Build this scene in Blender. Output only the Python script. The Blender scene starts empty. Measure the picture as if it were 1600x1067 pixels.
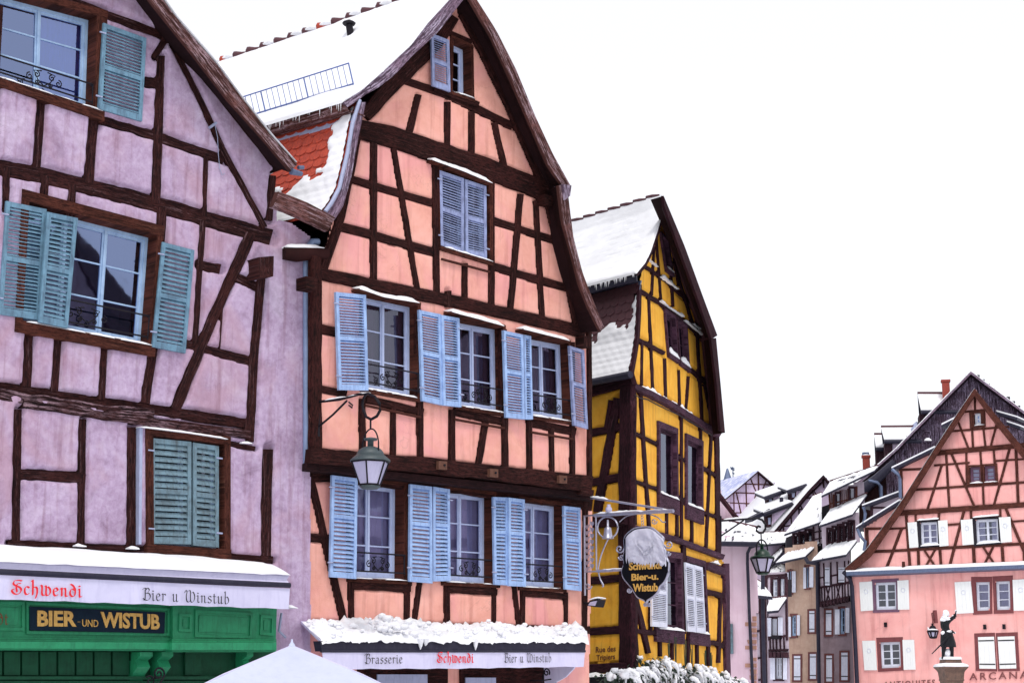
import bpy, math, random
import numpy as np
from mathutils import Vector, Matrix, noise
random.seed(7)
scene = bpy.context.scene
C = scene.collection
R = math.radians
# ------------------------------------------------------------------ camera
FPX, HOR = 2600.0, 550.0            # focal length and horizon offset in pixels of the 1600 px photograph
PITCH = math.atan(HOR / FPX)
EYE = 1.6
cam_d = bpy.data.cameras.new('camera')
cam_d.sensor_width = 36.0
cam_d.lens = FPX / 1600.0 * 36.0
cam_d.clip_start = 0.1
cam_d.clip_end = 2000.0
cam = bpy.data.objects.new('camera', cam_d)
C.objects.link(cam)
cam.location = (0, 0, EYE)
cam.rotation_euler = (R(90) + PITCH, 0, 0)
scene.camera = cam
# ------------------------------------------------------------------ world and sun (overcast winter day)
SUN_EL, SUN_AZ = R(58), R(172)
world = bpy.data.worlds.new('World')
scene.world = world
world.use_nodes = True
wn, wl = world.node_tree.nodes, world.node_tree.links
wn.clear()
sky = wn.new('ShaderNodeTexSky'); sky.sky_type = 'NISHITA'; sky.sun_disc = False
sky.sun_elevation = SUN_EL; sky.sun_rotation = SUN_AZ
bg1 = wn.new('ShaderNodeBackground'); bg1.inputs[1].default_value = 0.05
wl.new(sky.outputs[0], bg1.inputs[0])
bg2 = wn.new('ShaderNodeBackground'); bg2.inputs[0].default_value = (0.965, 0.93, 0.915, 1); bg2.inputs[1].default_value = 0.96
add = wn.new('ShaderNodeAddShader')
wo = wn.new('ShaderNodeOutputWorld')
wl.new(bg1.outputs[0], add.inputs[0]); wl.new(bg2.outputs[0], add.inputs[1]); wl.new(add.outputs[0], wo.inputs[0])
sun_d = bpy.data.lights.new('sun', 'SUN'); sun_d.energy = 1.5; sun_d.angle = R(12); sun_d.color = (1.0, 0.96, 0.9)
sun = bpy.data.objects.new('sun', sun_d); C.objects.link(sun)
_d = Vector((math.sin(SUN_AZ) * math.cos(SUN_EL), math.cos(SUN_AZ) * math.cos(SUN_EL), math.sin(SUN_EL)))
sun.rotation_euler = _d.to_track_quat('Z', 'Y').to_euler()
scene.view_settings.view_transform = 'Standard'
scene.view_settings.look = 'None'
scene.view_settings.exposure = 0.0
scene.view_settings.gamma = 1.0
# ------------------------------------------------------------------ materials
MATS = {}
def new_mat(name):
    m = bpy.data.materials.new(name); m.use_nodes = True
    nt = m.node_tree; nt.nodes.clear()
    out = nt.nodes.new('ShaderNodeOutputMaterial')
    p = nt.nodes.new('ShaderNodeBsdfPrincipled')
    nt.links.new(p.outputs[0], out.inputs[0])
    MATS[name] = m
    return m, nt, p, out
def srgb(r, g, b):
    f = lambda c: (c / 255.0) / 12.92 if c / 255.0 <= 0.04045 else ((c / 255.0 + 0.055) / 1.055) ** 2.4
    return (f(r), f(g), f(b), 1)
def mapping(nt, kind, scale, rot=(0, 0, 0)):
    tc = nt.nodes.new('ShaderNodeTexCoord'); mp = nt.nodes.new('ShaderNodeMapping')
    mp.inputs['Scale'].default_value = scale; mp.inputs['Rotation'].default_value = rot
    nt.links.new(tc.outputs[kind], mp.inputs[0])
    return mp.outputs[0]
def nz(nt, vec, scale, detail=4, rough=0.55, dist=0.0):
    n = nt.nodes.new('ShaderNodeTexNoise')
    n.inputs['Scale'].default_value = scale; n.inputs['Detail'].default_value = detail
    n.inputs['Roughness'].default_value = rough; n.inputs['Distortion'].default_value = dist
    nt.links.new(vec, n.inputs['Vector'])
    return n.outputs['Fac']
def ramp(nt, fac, stops):
    r = nt.nodes.new('ShaderNodeValToRGB')
    el = r.color_ramp.elements
    while len(el) < len(stops): el.new(0.5)
    for e, (p, c) in zip(el, stops):
        e.position = p; e.color = c if len(c) == 4 else (*c, 1)
    nt.links.new(fac, r.inputs[0])
    return r.outputs[0]
def mixc(nt, fac, a, b, mode='MIX'):
    m = nt.nodes.new('ShaderNodeMix'); m.data_type = 'RGBA'; m.blend_type = mode
    for i, v in ((0, fac), (6, a), (7, b)):
        if isinstance(v, (int, float)): m.inputs[i].default_value = v
        elif isinstance(v, tuple): m.inputs[i].default_value = v
        else: nt.links.new(v, m.inputs[i])
    return m.outputs[2]
def bump(nt, p, h, strength, dist=0.01):
    b = nt.nodes.new('ShaderNodeBump'); b.inputs['Strength'].default_value = strength; b.inputs['Distance'].default_value = dist
    nt.links.new(h, b.inputs['Height']); nt.links.new(b.outputs[0], p.inputs['Normal'])
def plaster(name, base, dark, light, s=1.0, stain=0.5, bs=0.5, tint=None):
    m, nt, p, o = new_mat(name)
    v = mapping(nt, 'Object', (1, 1, 1))
    n1 = nz(nt, v, 1.3 * s, 6, 0.65, 0.6)
    n2 = nz(nt, v, 9 * s, 5, 0.7, 0.3)
    n3 = nz(nt, v, 70 * s, 3, 0.6)
    c = ramp(nt, n1, [(0.3, dark), (0.5, base), (0.72, light)])
    c2 = ramp(nt, n2, [(0.25, dark), (0.5, base), (0.72, light)])
    c = mixc(nt, stain * 0.45, c, c2)
    if tint: c = mixc(nt, ramp(nt, nz(nt, mapping(nt, 'Object', (1, 1, 0.7)), 0.8, 4, 0.6, 1.0), [(0.48, (0, 0, 0)), (0.66, (0.6, 0.6, 0.6))]), c, tint)
    # rain streaks down the wall
    vs = mapping(nt, 'Object', (5, 5, 0.35))
    st = ramp(nt, nz(nt, vs, 1.6 * s, 4, 0.6), [(0.52, (1, 1, 1)), (0.70, (0.76, 0.68, 0.68))])
    c = mixc(nt, min(1, 0.5 + 0.5 * stain), c, st, 'MULTIPLY')
    ck = nz(nt, v, 1.4 * s, 4, 0.6, 1.2); cm = nz(nt, v, 0.55 * s, 2, 0.5)
    cr = ramp(nt, ck, [(0.492, (0, 0, 0)), (0.498, (1, 1, 1)), (0.502, (1, 1, 1)), (0.508, (0, 0, 0))])
    cmm = ramp(nt, cm, [(0.52, (0, 0, 0)), (0.58, (0.22, 0.22, 0.22))])
    c = mixc(nt, mixc(nt, 1.0, cr, cmm, 'MULTIPLY'), c, tuple(q * 0.5 for q in dark[:3]) + (1,))
    nt.links.new(c, p.inputs['Base Color'])
    p.inputs['Roughness'].default_value = 0.9
    h = nt.nodes.new('ShaderNodeMath'); h.operation = 'ADD'
    nt.links.new(n2, h.inputs[0]); nt.links.new(n3, h.inputs[1])
    bump(nt, p, h.outputs[0], bs, 0.012)
    return m
def wood(name, dark, mid, light, thr=0.62, uv=True, s=1.0, bs=1.0):
    m, nt, p, o = new_mat(name)
    v = mapping(nt, 'UV', (1.5 * s, 26 * s, 1))
    n1 = nz(nt, v, 1.0, 6, 0.72, 0.15)
    v2 = mapping(nt, 'Object', (1, 1, 1))
    n2 = nz(nt, v2, 2.1 * s, 5, 0.6)
    v3 = mapping(nt, 'UV', (9 * s, 44 * s, 1))
    n3 = nz(nt, v3, 1.0, 5, 0.8, 0.3)
    c = ramp(nt, n1, [(0.40, dark), (0.50, mid), (thr - 0.05, mid), (thr + 0.06, light)])
    warm = tuple(min(1, q * k) for q, k in zip(mid[:3], (1.55, 1.5, 1.5))) + (1,)
    c = mixc(nt, ramp(nt, n2, [(0.45, (0, 0, 0)), (0.62, (0.8, 0.8, 0.8))]), c, warm)
    c = mixc(nt, ramp(nt, n3, [(0.42, (0.9, 0.9, 0.9)), (0.52, (0, 0, 0))]), c, dark)
    c = mixc(nt, ramp(nt, n3, [(0.60, (0, 0, 0)), (0.68, (0.55, 0.55, 0.55))]), c, light)
    nt.links.new(c, p.inputs['Base Color'])
    p.inputs['Roughness'].default_value = 0.9
    p.inputs['Specular IOR Level'].default_value = 0.12
    h = nt.nodes.new('ShaderNodeMath'); h.operation = 'ADD'
    nt.links.new(n1, h.inputs[0]); nt.links.new(n3, h.inputs[1])
    bump(nt, p, h.outputs[0], bs, 0.02)
    return m
def paint(name, col, dark=None, rough=0.5, s=1.0, amt=0.5, bs=0.15, metal=0.0, spec=0.5):
    m, nt, p, o = new_mat(name)
    dark = dark or tuple(c * 0.6 for c in col[:3]) + (1,)
    v = mapping(nt, 'Object', (1, 1, 1))
    n1 = nz(nt, v, 6 * s, 6, 0.7, 0.4)
    vs = mapping(nt, 'Object', (14, 14, 2))
    n2 = nz(nt, vs, 2 * s, 4, 0.7)
    f = ramp(nt, n1, [(0.42, (0, 0, 0)), (0.75, (amt, amt, amt))])
    f2 = ramp(nt, n2, [(0.5, (0, 0, 0)), (0.72, (amt, amt, amt))])
    c = mixc(nt, f, col, dark); c = mixc(nt, f2, c, dark)
    nt.links.new(c, p.inputs['Base Color'])
    p.inputs['Roughness'].default_value = rough; p.inputs['Metallic'].default_value = metal
    p.inputs['Specular IOR Level'].default_value = spec
    if bs: bump(nt, p, n1, bs, 0.006)
    return m
def snowmat(name, col=(0.90, 0.91, 0.95, 1), lines=0.0, s=1.0):
    m, nt, p, o = new_mat(name)
    v = mapping(nt, 'Object', (1, 1, 1))
    n1 = nz(nt, v, 5 * s, 6, 0.65); n2 = nz(nt, v, 45 * s, 3, 0.7)
    c = ramp(nt, nz(nt, v, 0.9 * s, 5, 0.6), [(0.35, tuple(q * 0.88 for q in col[:3])), (0.6, col)])
    nt.links.new(c, p.inputs['Base Color'])
    p.inputs['Roughness'].default_value = 0.75
    p.inputs['Specular IOR Level'].default_value = 0.2
    h = nt.nodes.new('ShaderNodeMath'); h.operation = 'MULTIPLY_ADD'
    nt.links.new(n2, h.inputs[0]); h.inputs[1].default_value = 0.3; nt.links.new(n1, h.inputs[2])
    bump(nt, p, h.outputs[0], 0.5, 0.03)
    return m
def glass(name, tint, trans=0.5, gc=(0.75, 0.8, 1, 1)):
    m, nt, p, o = new_mat(name)
    nt.nodes.remove(p)
    g = nt.nodes.new('ShaderNodeBsdfGlossy'); g.inputs['Roughness'].default_value = 0.02; g.inputs['Color'].default_value = gc
    t = nt.nodes.new('ShaderNodeBsdfTransparent'); t.inputs['Color'].default_value = tint
    f = nt.nodes.new('ShaderNodeFresnel'); f.inputs['IOR'].default_value = 1.55
    v = mapping(nt, 'Object', (1, 1, 1))
    b = nt.nodes.new('ShaderNodeBump'); b.inputs['Strength'].default_value = 0.09; b.inputs['Distance'].default_value = 0.02
    nt.links.new(nz(nt, v, 1.7, 2, 0.4), b.inputs['Height'])
    nt.links.new(b.outputs[0], g.inputs['Normal']); nt.links.new(b.outputs[0], f.inputs['Normal'])
    a = nt.nodes.new('ShaderNodeMath'); a.operation = 'MULTIPLY_ADD'; a.inputs[1].default_value = 1.0 + trans; a.inputs[2].default_value = 0.04 * trans * 2
    nt.links.new(f.outputs[0], a.inputs[0])
    mx = nt.nodes.new('ShaderNodeMixShader')
    nt.links.new(a.outputs[0], mx.inputs[0]); nt.links.new(t.outputs[0], mx.inputs[1]); nt.links.new(g.outputs[0], mx.inputs[2])
    nt.links.new(mx.outputs[0], o.inputs[0])
    return m
M = MATS
plaster('lilac', (0.49, 0.36, 0.53, 1), (0.22, 0.13, 0.21, 1), (0.68, 0.58, 0.73, 1), 1.3, 1.0, 0.8, (0.46, 0.27, 0.34, 1))
paint('brownframe', (0.15, 0.045, 0.045, 1), (0.08, 0.025, 0.025, 1), 0.8, 1, 0.6)
plaster('lilac_pier', (0.48, 0.35, 0.52, 1), (0.32, 0.16, 0.22, 1), (0.68, 0.57, 0.76, 1), 1.0, 0.9, 0.6, (0.50, 0.27, 0.35, 1))
plaster('salmon', (0.83, 0.40, 0.32, 1), (0.66, 0.28, 0.22, 1), (0.90, 0.50, 0.43, 1), 0.9, 0.75, 0.4, (0.80, 0.33, 0.36, 1))
plaster('yellow', (0.90, 0.45, 0.03, 1), (0.68, 0.27, 0.012, 1), (0.93, 0.54, 0.07, 1), 1.0, 0.7, 0.3)
plaster('pinkwall', (0.88, 0.43, 0.40, 1), (0.80, 0.33, 0.32, 1), (0.92, 0.52, 0.50, 1), 0.5, 0.6, 0.15)
plaster('palepink', (0.76, 0.56, 0.66, 1), (0.66, 0.46, 0.56, 1), (0.82, 0.64, 0.75, 1), 0.5, 0.5, 0.15)
plaster('tan', (0.46, 0.31, 0.24, 1), (0.32, 0.20, 0.16, 1), (0.56, 0.42, 0.34, 1), 0.5, 0.8, 0.2)
plaster('greyrender', (0.27, 0.2, 0.23, 1), (0.19, 0.13, 0.15, 1), (0.36, 0.28, 0.32, 1), 0.5, 0.7, 0.2)
plaster('greypanel', (0.5, 0.42, 0.50, 1), (0.38, 0.3, 0.36, 1), (0.6, 0.52, 0.6, 1), 0.5, 0.6, 0.2)
plaster('whitepanel', (0.62, 0.5, 0.68, 1), (0.52, 0.4, 0.58, 1), (0.72, 0.6, 0.78, 1), 0.5, 0.6, 0.2)
wood('timber_l', (0.01, 0.004, 0.005, 1), (0.042, 0.013, 0.012, 1), (0.17, 0.1, 0.11, 1), 0.6)
wood('timber_w', (0.007, 0.003, 0.004, 1), (0.04, 0.014, 0.014, 1), (0.34, 0.22, 0.26, 1), 0.52)
wood('timber_o', (0.008, 0.003, 0.003, 1), (0.036, 0.01, 0.009, 1), (0.12, 0.055, 0.05, 1), 0.62)
wood('timber_y', (0.01, 0.003, 0.006, 1), (0.036, 0.01, 0.016, 1), (0.12, 0.05, 0.07, 1), 0.62)
wood('timber_p', (0.035, 0.012, 0.01, 1), (0.095, 0.032, 0.024, 1), (0.2, 0.1, 0.08, 1), 0.6)
wood('timber_g', (0.015, 0.008, 0.014, 1), (0.05, 0.022, 0.03, 1), (0.16, 0.1, 0.12, 1), 0.6)
wood('casing', (0.025, 0.008, 0.006, 1), (0.075, 0.023, 0.016, 1), (0.15, 0.065, 0.045, 1), 0.62)
wood('casing_y', (0.028, 0.012, 0.022, 1), (0.075, 0.034, 0.058, 1), (0.17, 0.10, 0.15, 1), 0.62)
wood('barge', (0.035, 0.014, 0.012, 1), (0.12, 0.05, 0.045, 1), (0.42, 0.30, 0.34, 1), 0.53)
wood('barge_v', (0.06, 0.04, 0.06, 1), (0.17, 0.11, 0.16, 1), (0.50, 0.42, 0.55, 1), 0.50)
wood('boards', (0.012, 0.007, 0.012, 1), (0.04, 0.024, 0.038, 1), (0.30, 0.24, 0.36, 1), 0.50)
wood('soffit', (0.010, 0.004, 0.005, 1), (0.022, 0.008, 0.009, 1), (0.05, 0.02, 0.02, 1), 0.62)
paint('shutter_t', (0.14, 0.28, 0.39, 1), (0.06, 0.11, 0.17, 1), 0.6, 1, 1.0)
paint('shutter_g', (0.15, 0.25, 0.31, 1), (0.06, 0.08, 0.09, 1), 0.6, 1, 1.0)
paint('shutter_b', (0.34, 0.50, 0.80, 1), (0.16, 0.24, 0.46, 1), 0.6, 1, 0.8)
paint('shutter_v', (0.30, 0.36, 0.60, 1), (0.12, 0.13, 0.24, 1), 0.6, 1, 0.9)
paint('shutter_w', (0.72, 0.74, 0.86, 1), (0.45, 0.48, 0.62, 1), 0.6, 1, 0.5)
paint('sash_b', (0.38, 0.54, 0.76, 1), (0.14, 0.24, 0.46, 1), 0.5, 1, 0.5)
paint('sash_l', (0.50, 0.58, 0.82, 1), (0.3, 0.36, 0.58, 1), 0.5, 1, 0.5)
paint('pipe', (0.22, 0.30, 0.48, 1), (0.12, 0.15, 0.25, 1), 0.5, 1, 0.5)
paint('sash_w', (0.75, 0.78, 0.88, 1), (0.5, 0.55, 0.7, 1), 0.5, 1, 0.4)
paint('white_shutter', (0.85, 0.87, 0.86, 1), (0.7, 0.74, 0.76, 1), 0.6, 1, 0.25)
paint('redframe', (0.20, 0.05, 0.055, 1), (0.11, 0.03, 0.035, 1), 0.8, 1, 0.6)
paint('violetframe', (0.17, 0.08, 0.14, 1), (0.08, 0.04, 0.07, 1), 0.7, 1, 0.5)
paint('iron', (0.008, 0.007, 0.012, 1), (0.02, 0.014, 0.02, 1), 0.6, 1, 0.5, spec=0.2)
paint('zinc', (0.13, 0.17, 0.28, 1), (0.06, 0.07, 0.13, 1), 0.45, 1, 0.6, 0.1, 0.4)
paint('zinc_light', (0.38, 0.42, 0.60, 1), (0.2, 0.22, 0.34, 1), 0.5, 1, 0.5)
paint('steel_blue', (0.10, 0.16, 0.42, 1), None, 0.5)
paint('green', (0.022, 0.27, 0.12, 1), (0.010, 0.12, 0.055, 1), 0.5, 1.0, 0.6, spec=0.3)
paint('green_dark', (0.008, 0.075, 0.035, 1), (0.004, 0.03, 0.015, 1), 0.6, 1.0, 0.6, spec=0.2)
paint('navy', (0.006, 0.014, 0.028, 1), (0.010, 0.03, 0.05, 1), 0.6, 1, 0.4, spec=0.1)
paint('gold', (0.72, 0.42, 0.10, 1), (0.35, 0.17, 0.03, 1), 0.4, 3, 0.7)
paint('canvas', (0.66, 0.64, 0.84, 1), (0.48, 0.46, 0.68, 1), 0.85, 0.6, 0.45)
paint('canvas_w', (0.56, 0.60, 0.76, 1), (0.46, 0.50, 0.68, 1), 0.85, 0.4, 0.5, 0.05)
paint('red_ink', (0.75, 0.01, 0.02, 1), (0.6, 0.01, 0.02, 1), 0.7, 1, 0.3, 0)
paint('black_ink', (0.012, 0.010, 0.016, 1), None, 0.7, 1, 0.3, 0)
paint('brown_ink', (0.16, 0.05, 0.015, 1), None, 0.8, 2, 0.5, 0)
paint('letter_red', (0.22, 0.07, 0.07, 1), None, 0.8, 2, 0.4, 0)
paint('dark_metal', (0.018, 0.016, 0.035, 1), (0.04, 0.04, 0.06, 1), 0.5, 1, 0.6, spec=0.25)
paint('copper_green', (0.055, 0.075, 0.085, 1), (0.03, 0.05, 0.05, 1), 0.5, 1, 0.6)
paint('lamp_green', (0.006, 0.035, 0.02, 1), (0.003, 0.015, 0.01, 1), 0.4, 1, 0.6)
paint('signblack', (0.004, 0.004, 0.007, 1), (0.01, 0.01, 0.016, 1), 0.6, 1, 0.5, spec=0.1)
paint('silver', (0.45, 0.45, 0.56, 1), (0.2, 0.2, 0.28, 1), 0.35, 1, 0.5, 0.1, 0.6)
paint('bronze', (0.006, 0.006, 0.010, 1), (0.02, 0.026, 0.03, 1), 0.55, 2, 0.6, 0.2, spec=0.2)
paint('sandstone', (0.17, 0.10, 0.075, 1), (0.05, 0.04, 0.035, 1), 0.9, 1, 0.9, 0.4)
paint('quoin', (0.50, 0.27, 0.20, 1), (0.38, 0.2, 0.17, 1), 0.9, 1, 0.6, 0.3)
paint('redtile', (0.50, 0.06, 0.025, 1), (0.20, 0.025, 0.02, 1), 0.75, 3, 0.9, 0.3)
paint('darktile', (0.10, 0.03, 0.04, 1), (0.04, 0.016, 0.022, 1), 0.75, 3, 0.7, 0.3)
paint('brick', (0.36, 0.06, 0.04, 1), (0.16, 0.03, 0.03, 1), 0.85, 3, 0.8, 0.3)
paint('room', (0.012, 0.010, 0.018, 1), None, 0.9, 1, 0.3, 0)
paint('curtain', (0.55, 0.52, 0.66, 1), (0.38, 0.34, 0.48, 1), 0.9, 1, 0.4, 0)
paint('curtain_w', (0.8, 0.8, 0.88, 1), (0.6, 0.58, 0.7, 1), 0.9, 1, 0.4, 0)
paint('curtain_d', (0.16, 0.09, 0.12, 1), (0.09, 0.05, 0.07, 1), 0.9, 1, 0.4, 0)
paint('leaf', (0.018, 0.04, 0.022, 1), (0.01, 0.02, 0.012, 1), 0.6, 2, 0.6, 0)
paint('lampglass', (0.50, 0.48, 0.66, 1), (0.36, 0.34, 0.52, 1), 0.25, 1, 0.4, 0)
paint('paving', (0.25, 0.24, 0.26, 1), (0.16, 0.15, 0.17, 1), 0.85, 1, 0.6, 0.4)
paint('beam_end', (0.13, 0.05, 0.03, 1), (0.05, 0.02, 0.012, 1), 0.8, 4, 0.8, 0.4)
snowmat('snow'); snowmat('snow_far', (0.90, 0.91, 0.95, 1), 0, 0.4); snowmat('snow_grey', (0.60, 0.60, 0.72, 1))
glass('glass', (0.65, 0.65, 0.78, 1), 0.5)
glass('glass_b', (0.3, 0.38, 0.8, 1), 2.4, (0.50, 0.62, 1.0, 1))
# ------------------------------------------------------------------ image geometry: pixel -> ray -> plane standing at its own distance
CP, SP = math.cos(PITCH), math.sin(PITCH)
EYEV = Vector((0, 0, EYE))
def ray(px, py):
    x, y = px - 800.0, 533.5 - py
    return Vector((x, FPX * CP - y * SP, FPX * SP + y * CP))
def anchor(px, Z):
    d = ray(px, 533.5 + HOR); return Vector((d.x * Z / d.y, Z, 0))
def vdir(vx):
    d = ray(vx, 533.5 + HOR); d.z = 0; d.normalize(); return d
class Face:
    """A vertical wall plane: x along it, y into the building, z up."""
    def __init__(s, origin, vx=None, ang=None):
        if ang is None:
            u = vdir(vx)
            if vx < 800: u = -u
            ang = math.atan2(u.y, u.x)
        s.ang = ang; s.o = Vector((origin.x, origin.y, 0))
        s.M = Matrix.Translation(s.o) @ Matrix.Rotation(ang, 4, 'Z')
        s.Mi = s.M.inverted()
        s.rel = Matrix.Identity(4)
    def pt(s, px, py, off=0.0):
        o = s.Mi @ EYEV; d = (s.Mi.to_3x3() @ ray(px, py))
        t = (-off - o.y) / d.y
        return o + d * t
    def sz(s, px, py, off=0.0):
        p = s.pt(px, py, off); return (p.x, p.z)
    def on(s, root_face):
        s.rel = root_face.Mi @ s.M; return s
    def dirv(s, vx):
        d = vdir(vx); v = s.Mi.to_3x3() @ d
        return v if v.y > 0 else -v
# ------------------------------------------------------------------ object helpers
def tag(o, label=None, cat=None, group=None, kind=None):
    if label: o['label'] = label
    if cat: o['category'] = cat
    if group: o['group'] = group
    if kind: o['kind'] = kind
    return o
def root(name, face_or_mat, label, cat, group=None):
    o = bpy.data.objects.new(name, None); C.objects.link(o)
    o.matrix_world = face_or_mat.M if isinstance(face_or_mat, Face) else face_or_mat
    o.empty_display_size = 0.5
    return tag(o, label, cat, group)
class MB:
    def __init__(s, T=None):
        s.T = T or Matrix.Identity(4); s.v = []; s.f = []; s.mi = []; s.uv = []; s.cur = 0; s.sm = []
    def add(s, p): s.v.append(s.T @ Vector(p)); return len(s.v) - 1
    def face(s, idx, uv=None, smooth=False):
        s.f.append(idx); s.mi.append(s.cur); s.uv.append(uv or [(0, 0)] * len(idx)); s.sm.append(smooth)
    def poly(s, pts, uv=None, smooth=False):
        s.face([s.add(p) for p in pts], uv, smooth)
    def hexa(s, a, b):
        """a: 4 front points (TL,TR,BR,BL), b: 4 back points"""
        i = [s.add(p) for p in a] + [s.add(p) for p in b]
        h = (Vector(a[0]) - Vector(a[3])).length; w = (Vector(a[0]) - Vector(a[1])).length
        lu = [(0, 0), (0, w), (h, w), (h, 0)] if h > w else [(0, 0), (w, 0), (w, h), (0, h)]
        ro = random.random() * 50
        lu = [(x + ro, y + ro) for x, y in lu]
        for q in ((0, 3, 2, 1), (4, 5, 6, 7), (0, 1, 5, 4), (1, 2, 6, 5), (2, 3, 7, 6), (3, 0, 4, 7)):
            s.face([i[k] for k in q], [lu[k % 4] for k in q])
    def box(s, x0, x1, y0, y1, z0, z1):
        s.hexa([(x0, y0, z1), (x1, y0, z1), (x1, y0, z0), (x0, y0, z0)], [(x0, y1, z1), (x1, y1, z1), (x1, y1, z0), (x0, y1, z0)])
    def grid(s, rows, smooth=True, close=False):
        n = len(rows[0]); ids = [[s.add(p) for p in r] for r in rows]
        for a, b in zip(ids[:-1], ids[1:]):
            for k in range(n if close else n - 1):
                k2 = (k + 1) % n
                s.face([a[k], a[k2], b[k2], b[k]], None, smooth)
    def tube(s, pts, r, n=6, cap=True):
        pts = [Vector(p) for p in pts]; rings = []
        rr = r if isinstance(r, (list, tuple)) else [r] * len(pts)
        ref = Vector((0, 0, 1))
        for k, p in enumerate(pts):
            t = (pts[min(k + 1, len(pts) - 1)] - pts[max(k - 1, 0)])
            if t.length < 1e-9: t = Vector((0, 0, 1))
            t.normalize()
            a = t.cross(ref)
            if a.length < 0.2: a = t.cross(Vector((0, 1, 0)))
            a.normalize(); b = t.cross(a).normalized()
            rings.append([p + (a * math.cos(2 * math.pi * j / n) + b * math.sin(2 * math.pi * j / n)) * rr[k] for j in range(n)])
        s.grid(rings, True, True)
        if cap:
            s.poly(rings[0]); s.poly(rings[-1][::-1])
    def lathe(s, c, prof, n=12, rot=0.0, smooth=True):
        c = Vector(c)
        rings = [[c + Vector((r * math.cos(rot + 2 * math.pi * j / n), r * math.sin(rot + 2 * math.pi * j / n), z)) for j in range(n)] for r, z in prof]
        s.grid(rings, smooth, True)
        if prof[0][0] > 1e-4: s.poly(rings[0])
        if prof[-1][0] > 1e-4: s.poly(rings[-1][::-1])
    def prism(s, pts, y0, y1):
        """outline (x,z) list given thickness from y0 to y1"""
        a = [(p[0], y0, p[1]) for p in pts]; b = [(p[0], y1, p[1]) for p in pts]
        s.poly(a); s.poly(b[::-1]); n = len(a)
        for k in range(n):
            k2 = (k + 1) % n; s.poly([a[k], b[k], b[k2], a[k2]])
    def build_each(s, name, mats, parent=None):
        """one object for every separate piece"""
        key = {}; par = {}
        def find(a):
            while par[a] != a: par[a] = par[par[a]]; a = par[a]
            return a
        vid = []
        for v in s.v:
            k = (round(v.x, 4), round(v.y, 4), round(v.z, 4)); key.setdefault(k, len(key)); vid.append(key[k])
        for i in range(len(key)): par[i] = i
        for f in s.f:
            for a in f[1:]: par[find(vid[f[0]])] = find(vid[a])
        groups = {}
        for k, f in enumerate(s.f): groups.setdefault(find(vid[f[0]]), []).append(k)
        out = []
        for g in groups.values():
            m = MB(); mp = {}
            for k in g:
                for a in s.f[k]:
                    if a not in mp: mp[a] = len(m.v); m.v.append(s.v[a])
                m.f.append([mp[a] for a in s.f[k]]); m.mi.append(s.mi[k]); m.uv.append(s.uv[k]); m.sm.append(s.sm[k])
            out.append(m.build(name, mats, parent))
        return out
    def build(s, name, mats, parent=None, label=None):
        me = bpy.data.meshes.new(name)
        me.from_pydata([tuple(v) for v in s.v], [], s.f)
        mats = mats if isinstance(mats, (list, tuple)) else [mats]
        for m in mats: me.materials.append(MATS[m])
        me.polygons.foreach_set('material_index', s.mi)
        me.polygons.foreach_set('use_smooth', s.sm)
        ul = me.uv_layers.new(name='UVMap')
        ul.data.foreach_set('uv', [c for f in s.uv for u in f for c in u])
        me.update()
        o = bpy.data.objects.new(name, me); C.objects.link(o)
        if parent: o.parent = parent
        if label: o['label'] = label
        return o
class Quad:
    """four corners TL,TR,BR,BL in wall coordinates (x,z)"""
    def __init__(s, face, px, off=0.0):
        s.c = [face.sz(x, y, off) for x, y in px]; s.measure()
    def measure(s):
        a, b, c, d = [Vector(p) for p in s.c]
        s.w = ((b - a).length + (c - d).length) / 2; s.h = ((a - d).length + (b - c).length) / 2
    def at(s, u, v):
        a, b, c, d = [Vector(p) for p in s.c]
        return (a.lerp(b, u)).lerp(d.lerp(c, u), v)
    def bx(s, mb, u0, u1, v0, v1, y0, y1):
        P = [s.at(u0, v0), s.at(u1, v0), s.at(u1, v1), s.at(u0, v1)]
        mb.hexa([(p.x, y0, p.y) for p in P], [(p.x, y1, p.y) for p in P])
def resample(pts, n):
    pts = [Vector(p) for p in pts]
    L = [0]
    for a, b in zip(pts[:-1], pts[1:]): L.append(L[-1] + (b - a).length)
    out = []
    for k in range(n):
        t = L[-1] * k / (n - 1); j = 0
        while j < len(L) - 2 and L[j + 1] < t: j += 1
        f = (t - L[j]) / max(L[j + 1] - L[j], 1e-9)
        out.append(pts[j].lerp(pts[j + 1], min(max(f, 0), 1)))
    return out
def sm01(x): x = min(max(x, 0), 1); return x * x * (3 - 2 * x)
def segdist(S, Z, a, b):
    ax, az = a; bx_, bz = b; dx, dz = bx_ - ax, bz - az
    t = np.clip(((S - ax) * dx + (Z - az) * dz) / max(dx * dx + dz * dz, 1e-9), 0, 1)
    return np.hypot(S - ax - t * dx, Z - az - t * dz)
def inpoly(S, Z, poly):
    r = np.zeros(S.shape, bool); n = len(poly)
    for i in range(n):
        x0, z0 = poly[i]; x1, z1 = poly[(i + 1) % n]
        if z0 == z1: continue
        c = ((z0 > Z) != (z1 > Z)) & (S < (x1 - x0) * (Z - z0) / (z1 - z0) + x0)
        r ^= c
    return r
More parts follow.
